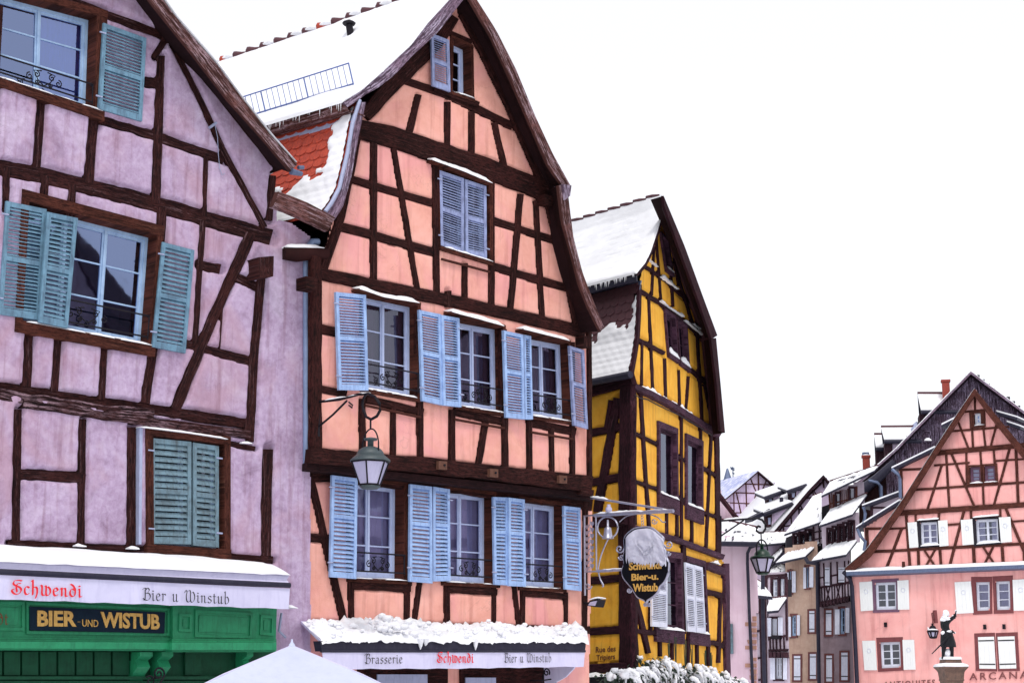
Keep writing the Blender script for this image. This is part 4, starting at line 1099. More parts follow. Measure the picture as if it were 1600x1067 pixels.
mb.hexa([bk[0],bk[1],fr[1],fr[0]], [p-Vector((0,0,.03)) for p in (bk[0],bk[1],fr[1],fr[0])])
c = A2.pt(912,1020,O2); prof = [(c.x,O2 and -O2+.02,c.z+.1)] 
pr = [Vector((c.x-.02, -.05, c.z+.15)), Vector((c.x-.02,-O2+.03,c.z+.08))] + [Vector((c.x-.02, -O2+.03+.8*(1-math.cos(t)), c.z+.08-.55*math.sin(t))) for t in (.3,.6,.9,1.2,1.5)]
mb.poly(pr); mb.poly([p-Vector((.03,0,0)) for p in pr][::-1]); 
for k in range(len(pr)-1): mb.poly([pr[k],pr[k+1],pr[k+1]-Vector((.03,0,0)),pr[k]-Vector((.03,0,0))])
mb.build('hood', 'canvas', aw2)
mb = MB(A2.rel); rnd = random.Random(11)
def blob(mb, c, r, sq=(1,1,1), seed=0, sub=1, amp=.35, n=8):
    rows = []
    for i in range(n//2+1):
        th = math.pi*i/(n//2); r_ = []
        for j in range(n):
            ph = 2*math.pi*j/n; v = Vector((math.sin(th)*math.cos(ph), math.sin(th)*math.sin(ph), math.cos(th)))
            k = r*(1+amp*noise.noise(v*1.3+Vector((seed,seed*.7,0)))); r_.append(Vector(c)+Vector((v.x*k*sq[0], v.y*k*sq[1], v.z*k*sq[2])))
        rows.append(r_)
    mb.grid(rows, True, True)
# snow sheet with clods
n = 150; rows = []
bk2 = resample(bk, n); fr2 = resample(fr, n)
for j in range(15):
    t = j/14; r = []
    for k in range(n):
        b = bk2[k].lerp(fr2[k], t); v = Vector((b.x*5, b.y*5, 0))
        h = .045+.07*max(0,noise.noise(v))+.07*abs(noise.noise(v*1.8))+.035*noise.noise(v*3.6)+.02*noise.noise(v*8)
        big = .13*math.exp(-((k/n-.27)/.07)**2)+.08*math.exp(-((k/n-.63)/.05)**2)+.09*math.exp(-((k/n-.93)/.04)**2)
        h += big*(1-t)*(.6+.6*noise.noise(v*1.5))
        if .42 < t < .6: h *= .55
        e = min(1, min(k,n-1-k)/4+.1)*(1 if 0 < j < 14 else (.05 if j == 0 else .5))
        r.append(b+Vector((0,-.05*t+.03*noise.noise(v*3)*(j==14), h*e-.01-(.05*(j==14)+.03*max(0,noise.noise(Vector((b.x*4,7,0))))*(j==14)))))
    rows.append(r)
mb.grid(rows, True)
for k in range(150):
    s = rnd.random(); t = rnd.random()**.7; p = bk[0].lerp(bk[1],s).lerp(fr[0].lerp(fr[1],s),t)
    m = 1+1.3*math.exp(-((s-.27)/.08)**2)+.7*math.exp(-((s-.63)/.06)**2)+.7*math.exp(-((s-.93)/.05)**2)
    blob(mb, p+Vector((0,-.02,rnd.uniform(.03,.08)*m)), rnd.uniform(.012,.042)*(.6+.5*m), (1.2,1,.7), rnd.random()*30)
for x,l in ((657,.1),(743,.11),(665,.05)): p = A2.pt(x,1003,O2+.03); mb.tube([p+Vector((0,0,.05)), p-Vector((0,0,l*.4)), p-Vector((0,0,l))], [.05,.03,.004], 6)
mb.build('snow', 'snow', aw2)
gothic(A2, 'Brasserie', (570,1036.5,628,1035.5,15.5), O2+.02, 'black_ink', aw2, .18)
gothic(A2, 'Schwendi', (683,1034.5,739,1034.5,16), O2+.02, 'red_ink', aw2, .25)
gothic(A2, 'Bier u Winstub', (788,1034.5,860,1033.5,14.5), O2+.02, 'black_ink', aw2, .18)
# ================================================================== YELLOW HOUSE
YA = anchor(985, 29.5)
YF = Face(YA, 1827)
yel = root('yellow_timbered_house', YF, 'narrow bright yellow half-timbered house with dark open windows on the alley corner', 'house')
YS = Face(YA, -1500).on(YF)
YD = YF.dirv(-1500)
YT = [
 ([(1006,416),(1040,438),(1081,476)],6), ([(1000,455),(1032,474),(1073,505),(1104,533)],8), ([(997,531),(1037,552)],8), ([(1077,577),(1111,604)],8),
 ([(985,603),(1040,630),(1119,680)],11,.05),
 ([(1021,385),(1017,462)],4), ([(1024,372),(1032,476)],4), ([(1012,462),(1019,615)],5), ([(1002,533),(1001,608)],4), ([(1037,560),(1039,630)],5),
 ([(1059,578),(1061,642)],4), ([(1074,588),(1070,650)],4), ([(1050,389),(1059,447)],4), ([(1052,411),(1083,512)],4), ([(1087,505),(1096,664)],5), ([(1099,600),(1114,676)],3), ([(1047,432),(1050,480)],4),
 ([(986,674),(1026,694)],6), ([(1057,713),(1067,719)],6), ([(1096,730),(1118,743)],6), ([(986,750),(1026,764)],6), ([(1057,778),(1068,783)],6), ([(1096,800),(1120,808)],6),
 ([(985,824),(1050,842),(1126,870)],10,.03),
 ([(999,612),(1004,700),(1013,830)],6), ([(1063,640),(1063,850)],4), ([(1093,660),(1093,690)],4), ([(1118,672),(1121,868)],8), ([(1110,670),(1101,862)],4),
 ([(1040,790),(1040,840)],4), ([(1056,790),(1056,845)],4), ([(1079,805),(1079,852)],4), ([(988,610),(988,820)],8),
 ([(1066,852),(1066,990)],7), ([(990,930),(1011,1020)],8), ([(1073,994),(1073,1040)],4), ([(1028,985),(1029,1025)],5), ([(1048,993),(1048,1030)],4), ([(1087,1000),(1087,1040)],4),
 ([(1124,930),(1120,1035)],5), ([(1101,883),(1132,894)],14,.03), ([(1101,923),(1130,932)],10), ([(990,985),(1045,992)],9), ([(1102,1002),(1133,1009)],9), ([(1131,880),(1133,1060)],8,.03),
 ([(988,825),(990,1060)],9), ([(1104,995),(1105,1040)],5), ([(1012,835),(1014,990)],4),
]
YT = [(t[0], t[1]*.8) + tuple(t[2:]) for t in YT]
big = [t for t in YT if len(t) > 2]; YT2 = [t for t in YT if len(t) == 2]
YW = [ [(1031,369),(1040,377),(1047,425),(1038,418)], [(1037,489),(1051,499),(1055,560),(1042,551)], [(1056,502),(1069,511),(1073,574),(1060,564)],
       [(1028,668),(1053,678),(1054,780),(1028,770)], [(1071,687),(1093,697),(1093,796),(1071,788)],
       [(1023,868),(1060,873),(1062,985),(1024,981)], [(1072,878),(1097,885),(1102,990),(1076,986)] ]
YO = [(1035,330),(1081,469),(1104,525),(1108,540),(1120,672),(1125,870),(1135,884),(1135,1082),(985,1082),(985,600),(997,528),(999,440),(1006,414),(1015,396),(1026,363)]
wall(YF, YO, yel, 'yellow', YT, YW, 0, .012, .03, .035, 'gable_wall', .008)
beams(YF, YT2, yel, 'timber_y', 0, .025, jit=.12); beams(YF, big, yel, 'casing_y', 0, .05, 'floor_beam')
yk = dict(casing='casing_y', sash='casing_y', cw=(.07,.07,.07,.10), recess=.03, proud=.06, gl='glass_d', snow=.05)
glass('glass_d', (.25,.25,.3,1), 0.0)
for k in range(7):
    if k in (1,2): window(YF, YW[k], yel, leaves=1, rows=2, sf=.03, mb_w=.01, **{**yk, 'snow':.12})
    elif k == 0: window(YF, YW[k], yel, leaves=1, rows=2, sf=.03, **yk)
    elif k < 5: window(YF, YW[k], yel, leaves=1, rows=1, sf=.03, curtain=('curtain_d','sides'), **{**yk, 'cw':(.13,.12,.12,.30)})
    else: window(YF, YW[k], yel, leaves=2, rows=3, sf=.04, **{**yk, 'cw':(.16,.12,.12,.25)})
shutter(YF, [(1019,868),(1043,874),(1043,980),(1019,978)], yel, 'shutter_w', .12, (15,15), hinge='L', st=.06)
shutter(YF, [(1071,878),(1084,882),(1088,987),(1075,986)], yel, 'shutter_w', .10, (15,15), hinge='L', st=.06)
shutter(YF, [(1085,882),(1098,886),(1103,988),(1089,987)], yel, 'shutter_w', .10, (15,15), hinge='R', st=.06)
YST = [([(905,680),(972,667)],12), ([(905,757),(985,743)],12), ([(900,817),(985,812)],18,.12), ([(900,909),(985,902)],12), ([(900,988),(985,982)],12), ([(900,1046),(985,1041)],14,.1),
 ([(966,622),(950,710),(934,800)],13), ([(900,615),(990,590)],22,.05), ([(981,598),(979,820),(981,1082)],19,.03), ([(955,625),(948,670)],6)]
wall(YS, [(880,625),(985,596),(985,1082),(880,1082)], yel, 'yellow', YST, [], 0, .012, .03, .035, 'side_wall', .008)
beams(YS, YST, yel, 'timber_y', 0, .03)
mb = MB(YS.rel); snow_strip(mb, [YS.pt(912,809,.14), YS.pt(962,803,.14)], (0,.12,0), .04, .5); mb.build_each('ledge_snow', 'snow', yel)
# name painted on a projecting panel of the side wall
mb = MB(YS.rel); Quad(YS, [(921,1003),(975,1001),(976,1030),(921,1033)], .03).bx(mb,0,1,0,1,-.03,-.005); Quad(YS, [(933,1033),(953,1032),(948,1043),(938,1044)], .03).bx(mb,0,1,0,1,-.028,-.005)
npn = mb.build('street_name_panel', 'yellow', yel)
plain(YS, 'Rue des', (931,1019,962,1017,9), .034, 'brown_ink', npn, .012, depth=.003)
plain(YS, 'Tripiers', (932,1031,961,1029,8.5), .034, 'brown_ink', npn, .012, depth=.003)
# roof
yo = [(1037,306),(1035,330),(1026,363),(1015,396),(1006,414),(994,428)]
verge(YF, yo, [(1040,320),(1037,340),(1029,368),(1018,400),(1009,418),(996,432)], yo, yel, 0, .25, 7, YD, mat='timber_y')
verge(YF, [(1037,345),(1058,405),(1081,469),(1104,528)], [(1038,322),(1064,395),(1090,465),(1112,530)], [(1037,306),(1070,385),(1099,465),(1121,524)], yel, 0, .55, .1, YD, mat='timber_y', topback=.3)
verge(YF, [(1105,530),(1112,600),(1120,674)], [(1111,530),(1120,600),(1126,672)], [(1119,528),(1126,600),(1133,676)], yel, 0, .5, .1, YD, mat='timber_y', topback=.3)
yl = [(999,445),(998,490),(996,528),(991,560),(986,584)]
verge(YF, [(1003,445),(1002,490),(999,528),(994,560),(990,590)], [(1003,445),(1002,490),(1000,528),(995,560),(990,588)], yl, yel, 0, .2, 7, YD, mat='timber_y')
mb = MB(YF.rel); pr = [YF.pt(x,y,.25) for x,y in ((1038,309),(1062,385),(1090,465),(1110,524),(1118,600),(1124,676))]; mb.grid([[p, p+YD*7.5] for p in pr], False); mb.build('roof', 'darktile', yel)
snowroof(YF, yo, YD, 8, yel, .09, .25, nb=110, nf=110, rows_amp=.10, rowlen=.2)
def snf2(t, x):
    p = noise.noise(Vector((t*5, x*2.2, 7))); q = noise.noise(Vector((t*14, x*6, 5)))*.12; return 6*max(t-(.36+.22*p+q), (.15+.2*p+q-x)*.8*(1 if t > .1 else 0))
tiles(YF, None, None, YD, 6, yel, .2, .15, .2, ('darktile','snow'), lambda t,x: -1, profile=yl, start=.03)
snow_patch(yel, yl, YD, 5, .2, snf2, YF.rel, YF, rowh=.15, tw=.2, start=.03)
mb = MB(YF.rel)
a = YF.pt(994,430,.25); a2 = YF.pt(995,439,.25)
mb.hexa([a, a+YD*6, a2+YD*6, a2], [p+Vector((.05,0,0)) for p in (a, a+YD*6, a2+YD*6, a2)])
g = YF.pt(985,585,.2); mb.tube([g, g+YD*5], .07, 8); mb.build('gutter', 'dark_metal', yel)
mb = MB(YF.rel); p = YF.pt(999,436,.2)+Vector((.1,0,0)); q = YF.pt(999,452,.2); mb.hexa([p,p+YD*6,q+YD*6,q],[v+Vector((.05,0,0)) for v in (p,p+YD*6,q+YD*6,q)]); mb.build('flashing', 'zinc', yel)
mb = MB(YF.rel); rnd = random.Random(8)
for k in range(70):
    p = a + YD*(rnd.random()*4) + Vector((-.03,0,.02)); l = rnd.uniform(.03,.12); mb.tube([p, p-Vector((0,0,l))], [.008,.001], 4, False)
mb.build('icicles', 'snow', yel)
mb = MB(YF.rel); apx = YF.pt(1037,304,.25); s = YD.normalized()
for k in range(22):
    p = apx + s*(.1+k*.36); mb.tube([p+Vector((0,0,.0)), p+s*.2+Vector((0,0,.03)), p+s*.37+Vector((0,0,.05))], [.03,.04,.03], 6)
mb.build('ridge_tiles', 'darktile', yel)
body(YF, [(1035,330),(1081,469),(1108,540),(1120,672),(1130,1082),(985,1082),(987,600),(999,440),(1015,396)], yel, depth=7, d=YD, y0=.7)
mb = MB(YF.rel) # snow along beams
for pts, h in (([(1006,608),(1030,620),(1060,637)],.05), ([(1066,640),(1085,653)],.05), ([(1012,405),(1030,420)],.03), ([(1036,436),(1062,455)],.05), ([(1073,504),(1100,527)],.04), ([(1035,474),(1070,498)],.05), ([(1115,881),(1126,885)],.05),([(1085,509),(1095,517)],.05)):
    snow_strip(mb, [YF.pt(x,y-3,.09) for x,y in pts], (0,.07,0), h, 1.2, seed=pts[0][0])
mb.build_each('ledge_snow', 'snow', yel)
mb = MB(YF.rel); mb.tube([YF.pt(x,y,.1) for x,y in ((986,612),(1000,622),(1012,624),(1030,634),(1060,648),(1090,665),(1112,680))], .012, 4); mb.build('cable', 'iron', yel)
# ------------------------------------------------------------------ hanging sign on the corner of the salmon house
P0 = OF.M @ OF.rel.inverted() @ (OF.rel @ OF.pt(914, 850, .05))
GF = Face(P0, -1915)      # plane standing at right angles to the salmon facade
sg = root('hanging_tavern_sign', Matrix.Translation(GF.o + Vector((0,0,3))) @ Matrix.Rotation(GF.ang,4,'Z'), 'wrought-iron bracket with a black shield sign lettered in gold, half covered by snow', 'sign')
GF.rel = sg.matrix_world.inverted() @ GF.M
T3 = lambda x, y, o=0: GF.pt(x, y, o)
mb = MB(GF.rel)
for pts, r in (([(884,772),(960,783),(1036,795)],.02), ([(929,805),(990,801),(1052,798)],.032), ([(913,806),(914,930)],.018), ([(931,806),(932,890)],.014),
               ([(933,892),(953,891),(975,889)],.025), ([(912,806),(935,804)],.015), ([(912,893),(935,892)],.015), ([(922,807),(922,892)],.008)):
    mb.tube([T3(x,y) for x,y in pts], r, 6)
frame = mb.build('bracket', 'silver', sg)
def gscr(mb, pts, r=.010): mb.tube([T3(x,y) for x,y in catmull(pts)], r, 5)
mb = MB(GF.rel)
def ring(cx, cy, rx, ry, a0=0, a1=6.28, n=18): return [T3(cx+rx*math.cos(a0+(a1-a0)*k/n), cy+ry*math.sin(a0+(a1-a0)*k/n)) for k in range(n+1)]
mb.tube(ring(949.5,824,16,17), .014, 5)
gscr(mb, [(950,842),(944,855),(938,872),(935,890),(938,905),(943,915)], .012); gscr(mb, [(938,905),(943,914),(941,916)], .012)
mb.tube([T3(x,y) for x,y in spiral((919,915),6,1.2,0,1,12)], .012, 5)
gscr(mb, [(968,815),(980,806),(1000,802)], .008); gscr(mb, [(1015,803),(1028,808),(1035,815),(1040,815)], .010); mb.tube([T3(x,y) for x,y in spiral((1022,814),5,1.3,0,1,12)], .010, 5)
for (cx,cy,r,a,cc) in ((968,857,7,0,1),(971,870,5,3,-1),(1045,850,7,3,-1),(1044,864,4,0,1),(983,922,4,0,1),(1036,917,4,3,-1),(1008,944,3,0,1),(1014,944,3,3,-1)):
    mb.tube([T3(x,y) for x,y in spiral((cx,cy),r,1.3,a,cc,14)], .013, 5)
for k in range(5): mb.tube(ring(1003+.3*k, 803.5+4.2*k, 1.8, 2.3), .006, 4)
mb.build_each('scrollwork', 'silver', sg)
mb = MB(GF.rel)   # vine leaves of the grille
rnd = random.Random(2)
for k in range(16):
    x = 918 if k % 2 else 926; y = 818 + k*4.7; c = T3(x, y); s = .05
    mb.poly([c+Vector((0,-.01,-s)), c+Vector((s*.8,-.01,0)), c+Vector((s*.5,-.01,s*.7)), c+Vector((0,-.01,s*.35)), c+Vector((-s*.5,-.01,s*.7)), c+Vector((-s*.8,-.01,0))])
    mb.tube([c+Vector((0,0,.03)), T3(922,y-3)], .006, 4)
mb.build('grille_leaves', 'silver', sg)
mb = MB(GF.rel)   # bell lamp
c = T3(949.5,812); mb.lathe(c+Vector((0,0,-.30)), [(.10,0),(.075,.03),(.06,.12),(.055,.17),(.02,.19),(.015,.30)], 10); mb.build('bell', 'silver', sg)
mb = MB(GF.rel); c = T3(951,785); mb.lathe(c+Vector((0,0,-.16)), [(.01,0),(.05,.02),(.055,.06),(.03,.10),(.03,.13)], 10); mb.build('bulb', 'lampglass', sg)
cart = [(1005,824),(1012,823.5),(1020,826),(1033,837),(1037,842),(1034,850),(1038,857),(1041,866),(1041,871),(1045,880),(1044,895),(1038.5,908),(1031,916),(1028,924),(1020,932),(1012,937),(1010.5,941),(1007,937),(997,932),(990,921),(986,915.5),(975,902),(973,891),(976,880),(975,870),(977,857.5),(976,844),(980,835),(992,826)]
def incart(inset):
    cx, cy = 1010, 880; return [(cx+(x-cx)*inset, cy+(y-cy)*inset) for x,y in cart]
cs = [tuple(p) for p in catmull(cart+[cart[0]], 3)][:-1]
mb = MB(GF.rel); mb.prism([GF.sz(x,y,.02) for x,y in cs], -.04, 0.0); bd = mb.build('sign_board', 'signblack', sg)
mb = MB(GF.rel); mb.tube([GF.pt(x,y,.02)+Vector((0,0,0)) for x,y in cs+[cs[0]]], .022, 6); mb.build('rim', 'silver', bd)
plain(GF, 'Schwendi', (983,890.5,1034,888,12), .042, 'gold', bd, .03, depth=.006)
plain(GF, 'Bier-u.', (987,907,1029,905,11), .042, 'gold', bd, .03, depth=.006)
plain(GF, 'Wistub', (989,924,1028,923,12.5), .042, 'gold', bd, .03, depth=.006)
# snow plastered over the upper half of the board
mb = MB(GF.rel); n = 46; rows = []
lw = lambda u: 884 - 3*math.sin(u*3.1) + 5*noise.noise(Vector((u*7,3,0))) + (12*noise.noise(Vector((u*30,1,0)))) - (10 if u < .25 else 0)*(1-u*4)
for k in range(n+1):
    u = k/n; x = 977.5+u*(1041-977.5)
    ys = [y for (x0,y0),(x1,y1) in zip(cs, cs[1:]+cs[:1]) if (x0-x)*(x1-x) <= 0 and x0 != x1 for y in [y0+(y1-y0)*(x-x0)/(x1-x0)]]
    t = (min(ys) if ys else 850)+1.5; b = max(t+2, lw(u)); r = []
    for j in range(25):
        v = j/24; y = t+(b-t)*v; h = .028+.03*noise.noise(Vector((u*5,v*5,0)))+.012*noise.noise(Vector((u*18,v*22,0)))
        d = abs(y-(868-1.3*abs(x-1007)+0)); h += .025*math.exp(-(d/1.6)**2)*(abs(x-1007)<14)-.02*math.exp(-((d-4)/2)**2)*(abs(x-1007)<14)
        h *= min(1, min(j,24-j)/2+.12)*min(1,min(k,n-k)/2+.12); r.append(GF.pt(x,y,.046+max(h,0)))
    rows.append(r)
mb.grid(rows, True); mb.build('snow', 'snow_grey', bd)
mb = MB(GF.rel)
for pts, h in (([(930,803),(1050,797)],.035), ([(905,774),(948,780)],.03), ([(934,891),(974,888)],.02)):
    snow_strip(mb, [T3(x,y,.02) for x,y in pts], (0,.05,0), h, .7)
mb.build('snow', 'snow', frame)
# ------------------------------------------------------------------ flood light on the corner
fl = root('flood_light', Matrix.Translation(OF.M @ OF.pt(918,945,.0)), 'small black flood light with a snow cap low on the corner of the salmon house', 'flood light')
FR = fl.matrix_world.inverted() @ GF.M
mb = MB(FR); 
q = [T3(921,938,.12),T3(934,936,.12),T3(930,948,.12),T3(917,946,.12)]; mb.hexa(q, [p+Vector((0,.2,0)) for p in q]); h_ = mb.build('housing', 'iron', fl)
mb = MB(FR); q = [T3(922,940,.13),T3(933,938,.13),T3(930,946,.13),T3(919,945,.13)]; mb.poly(q); mb.build('lens', 'lampglass', fl)
mb = MB(FR); snow_strip(mb, [T3(919,937,.1), T3(934,934,.1)], (0,.2,0), .05, .3); mb.build('snow', 'snow', h_)
mb = MB(FR); mb.tube([T3(912,942,0), T3(920,942,0)], .02, 6); mb.build('arm', 'iron', fl)
# ------------------------------------------------------------------ wall lanterns
def lantern(face, name, label, cx, cap, dome, brim, bot, rtop, rbot, bail, glassm, domem, rot=.35, snow=True, group='wrought iron street lanterns', cat='street lamp', sides=6):
    """cap=(y0,y1) px, dome=(y0,y1), brim y, bot y; radii in px"""
    base = face.pt(cx, brim, 0); Wm = face.M @ base
    t = root(name, Matrix.Translation(Wm) @ Matrix.Rotation(face.ang,4,'Z'), label, cat, group)
    T = t.matrix_world.inverted() @ face.M
    k = (Vector(face.sz(cx,brim)) - Vector(face.sz(cx,brim+10))).length / 10   # metres per px (vertical)
    z = lambda y: face.pt(cx, y, 0).z - base.z
    b0 = base
    R6 = lambda r, zz: [b0+Vector((r*k*math.cos(rot+2*math.pi*j/sides), r*k*math.sin(rot+2*math.pi*j/sides), zz)) for j in range(sides)]
    mb = MB(T); A, B = R6(rtop*.96, z(brim+1)), R6(rbot, z(bot)); mb.grid([A,B], False, True); gl = mb.build('glass', glassm, t)
    mb = MB(T)
    A, B = R6(rtop, z(brim+1)), R6(rbot*1.06, z(bot))
    for a, b in zip(A,B): mb.tube([a,b], .012*k*110, 5)
    mb.tube(A+[A[0],A[1]], .014*k*110, 5); mb.tube(B+[B[0],B[1]], .014*k*110, 5); mb.build('cage', 'iron', t)
    mb = MB(T); mb.lathe(b0, [(rbot*k*.9, z(bot)-.005), (rbot*k*1.1, z(bot)-.02), (rbot*k*.8, z(bot)-.05)], 12); mb.build('base_rim', domem, t)
    mb = MB(T); mb.lathe(b0, [(rtop*1.04*k, z(brim)), (rtop*k*1.04, z(brim)+.02), (rtop*k*.74, z(dome[1]))] + [(rtop*k*.72*math.cos(a), z(dome[1])+(z(dome[0])-z(dome[1]))*math.sin(a)) for a in (0,.3,.6,.9,1.2,1.4)] +
        [(rtop*k*.16, z(dome[0])), (rtop*k*.16, z(cap[1])), (rtop*k*.34, z(cap[1])+.01), (rtop*k*.36, z(cap[0])-.0), (.01, z(cap[0])+.015)], 20); dm = mb.build('dome', domem, t)
    if snow:
        mb = MB(T); n = 22; rows = []
        for rr, hh in ((1.02,.02),(1.0,.06),(.9,.07),(.78,.03)):
            rows.append([b0+Vector((rtop*k*rr*math.cos(2*math.pi*j/n), rtop*k*rr*math.sin(2*math.pi*j/n), z(brim)+hh*k*100*(max(0,.35+noise.noise(Vector((math.cos(6.28*j/n)*1.2,math.sin(6.28*j/n)*1.2,rr))))+.15))) for j in range(n)])
        mb.grid(rows, True, True); mb.build('snow', 'snow', dm)
    if bail:
        mb = MB(T); w, top = bail; hgt = z(top)-z(brim)
        mb.tube([b0+Vector((w*k*math.cos(a), 0, z(brim)+ (hgt*.45 if 0<a<math.pi else 0) + hgt*.55*math.sin(a))) for a in [math.pi*j/14 for j in range(15)]], .011*k*110, 5)
        mb.tube([b0+Vector((w*k,0,z(brim))), b0+Vector((w*k,0,z(brim)+hgt*.45))], .011*k*110, 5); mb.tube([b0+Vector((-w*k,0,z(brim))), b0+Vector((-w*k,0,z(brim)+hgt*.45))], .011*k*110, 5)
        mb.build('bail', 'iron', t)
    return t, T, b0
P1 = OF.M @ OF.pt(497, 650, UP+.03)
F1 = Face(P1, -1915)
l1, T1, b1 = lantern(F1, 'wall_lantern', 'large hexagonal lantern with grey dome hanging before the salmon house', 578.5, (685,689), (697,711), 721, 757.5, 30, 15.5, (19,670), 'lampglass', 'copper_green', rot=.12)
mb = MB(T1); r = .02
mb.tube([F1.pt(x,y) for x,y in ((494,628),(530,624),(560,616),(575,615),(586,620),(593,630),(594,641),(589,650),(580,655),(572,651),(568,640))], r, 7)
mb.tube([F1.pt(x,y) for x,y in ((496,668),(520,648),(542,626))], .015, 6); mb.tube([F1.pt(x,y) for x,y in ((545,628),(551,633),(550,637),(545,633))], .012, 5)
mb.tube([F1.pt(x,y) for x,y in ((568,643),(566,632),(568,622),(572,616))], .018, 6); mb.tube([F1.pt(579,655), F1.pt(579,671)], .013, 6); mb.tube([F1.pt(497,610), F1.pt(497,682)], .03, 6)
br = mb.build('bracket', 'iron', l1)
mb = MB(T1); snow_strip(mb, [F1.pt(505,626,.02), F1.pt(545,619,.02), F1.pt(575,613,.02)], (0,.05,0), .02, 1.0); mb.build('snow', 'snow', br)
P2 = YF.M @ YF.pt(1127, 830, .05)
F2 = Face(P2, 4000)
F2.o = P2; 
l2, T2, b2 = lantern(F2, 'wall_lantern', 'green domed hexagonal lantern on a scrolled arm beyond the yellow house', 1191, (850,852), (857,868), 871, 894, 18, 9, (13,843), 'lampglass', 'lamp_green', rot=.2, snow=False)
mb = MB(T2)
mb.tube([F2.pt(x,y) for x,y in ((1125,813.5),(1150,811.5),(1184,809.4),(1191,812),(1196,819),(1196,826),(1192,832),(1187,832.5),(1182,829),(1182,824),(1185,821.5),(1188,823))], .025, 6)
mb.tube([F2.pt(1125,838), F2.pt(1162,812.5)], .018, 6); mb.tube([F2.pt(1189,833), F2.pt(1190,851)], .015, 6); mb.tube([F2.pt(1125.5,806), F2.pt(1125.5,845)], .03, 6); b_ = mb.build('bracket', 'iron', l2)
mb = MB(T2); snow_strip(mb, [F2.pt(1132,811.5,.02), F2.pt(1165,809,.02)], (0,.05,0), .03, .5); mb.build('snow', 'snow', b_)
# ------------------------------------------------------------------ parasol
pc = anchor(454, 19.0); s = ray(454,1008); top = EYEV + s*(19.0/s.y)
par = root('parasol', Matrix.Translation((pc.x, pc.y, 0)), 'closed-ribbed white square parasol top peeking up before the brasserie fronts', 'parasol')
par['label'] = 'white pyramid top of an open square parasol in the foreground'
mb = MB(); hw = 1.75; th = .95; zt = top.z; zb = top.z-.72
cor = [Vector((hw*math.cos(th+math.pi/2*k)*1.2, hw*math.sin(th+math.pi/2*k)*1.2, zb)) for k in range(4)]
tp = Vector((0,0,zt)); n = 10
for k in range(4):
    a, b = cor[k], cor[(k+1)%4]; rows = []
    for i in range(n+1):
        t = i/n; rows.append([tp.lerp(a,t).lerp(tp.lerp(b,t), j/n) + Vector((0,0,-.05*math.sin(math.pi*j/n)*t+.03*math.sin(math.pi*t))) for j in range(n+1)])
    mb.grid(rows, False)
    mb.grid([rows[-1], [p-Vector((0,0,.16)) for p in rows[-1]]], False)
mb.build('canopy', 'canvas_w', par)
mb = MB()
for k in range(4): mb.tube([tp+Vector((0,0,.0)), tp.lerp(cor[k],.5)+Vector((0,0,.035)), cor[k]+Vector((0,0,.01))], .008, 5)
mb.build_each('seam', 'canvas', par)
mb = MB(); mb.tube([(0,0,0),(0,0,zt+.0)], .03, 10); mb.build('pole', 'zinc_light', par)
mb = MB(); mb.lathe((0,0,zt-.02), [(.04,0),(.035,.03),(.012,.06),(.012,.09)], 8); mb.build('finial', 'canvas_w', par)
mb = MB(); mb.box(-.4,.4,-.4,.4,0.04,.12); mb.build('foot', 'dark_metal', par)
# ------------------------------------------------------------------ flower boxes
fb = root('flower_box', Matrix.Translation(YF.M @ YF.pt(1050,1060,.45)) @ Matrix.Rotation(YF.ang,4,'Z'), 'long window box of evergreen plants loaded with snow at the foot of the yellow house', 'flower box')
TF = fb.matrix_world.inverted() @ YF.M
a, b = YF.pt(992,1062,.35), YF.pt(1150,1072,.35)
mb = MB(TF); mb.hexa([a,b,b-Vector((0,0,.3)),a-Vector((0,0,.3))], [p+Vector((0,.3,0)) for p in (a,b,b-Vector((0,0,.3)),a-Vector((0,0,.3)))]); mb.build('box', 'iron', fb)
rnd = random.Random(21)
leafm = MB(TF); snm = MB(TF); clus = [(0.02,.34),(.12,.66),(.2,.72),(.3,.5),(.42,.56),(.5,.6),(.58,.46),(.68,.5),(.78,.42),(.88,.34),(.94,.2),(-.06,.28),(-.14,.2)]
for u, h in clus:
    h *= .62
    c = a.lerp(b,u)+Vector((0,.0,0))
    for k in range(260):
        p = c+Vector((rnd.gauss(0,.20), rnd.gauss(0,.13), rnd.random()*h*1.05-.08)); d = Vector((rnd.uniform(-1,1),rnd.uniform(-1,.4),rnd.uniform(-.9,.5))).normalized(); l = rnd.uniform(.06,.13); s_ = d.cross(Vector((0,0,1))).normalized()*l*.3
        leafm.poly([p, p+d*l*.5+s_, p+d*l, p+d*l*.5-s_])
    for k in range(26):
        g1 = rnd.gauss(0,.19); zz = h*(1-min(1,abs(g1)/.5)**2)*rnd.uniform(.3,1.05); p = c+Vector((g1, rnd.gauss(-.05,.12), zz)); r_ = rnd.uniform(.022,.065)
        blob(snm, p, r_, (rnd.uniform(.9,1.5),1.0,rnd.uniform(.6,1.15)), rnd.random()*40, amp=.7)
        if rnd.random() < .45:
            q = p; dx = rnd.uniform(-.05,.05)
            snm.tube([q+Vector((0,0,.0)), q+Vector((dx*1.5,-.06,-.03)), q+Vector((dx*2.6,-.10,-.10)), q+Vector((dx*3.2,-.11,-.17-rnd.random()*.1))], [r_*.8, r_*.75, r_*.5, .010], 6)
leafm.build('foliage', 'leaf', fb); snm.build('snow', 'snow', fb)
mb = MB(TF)
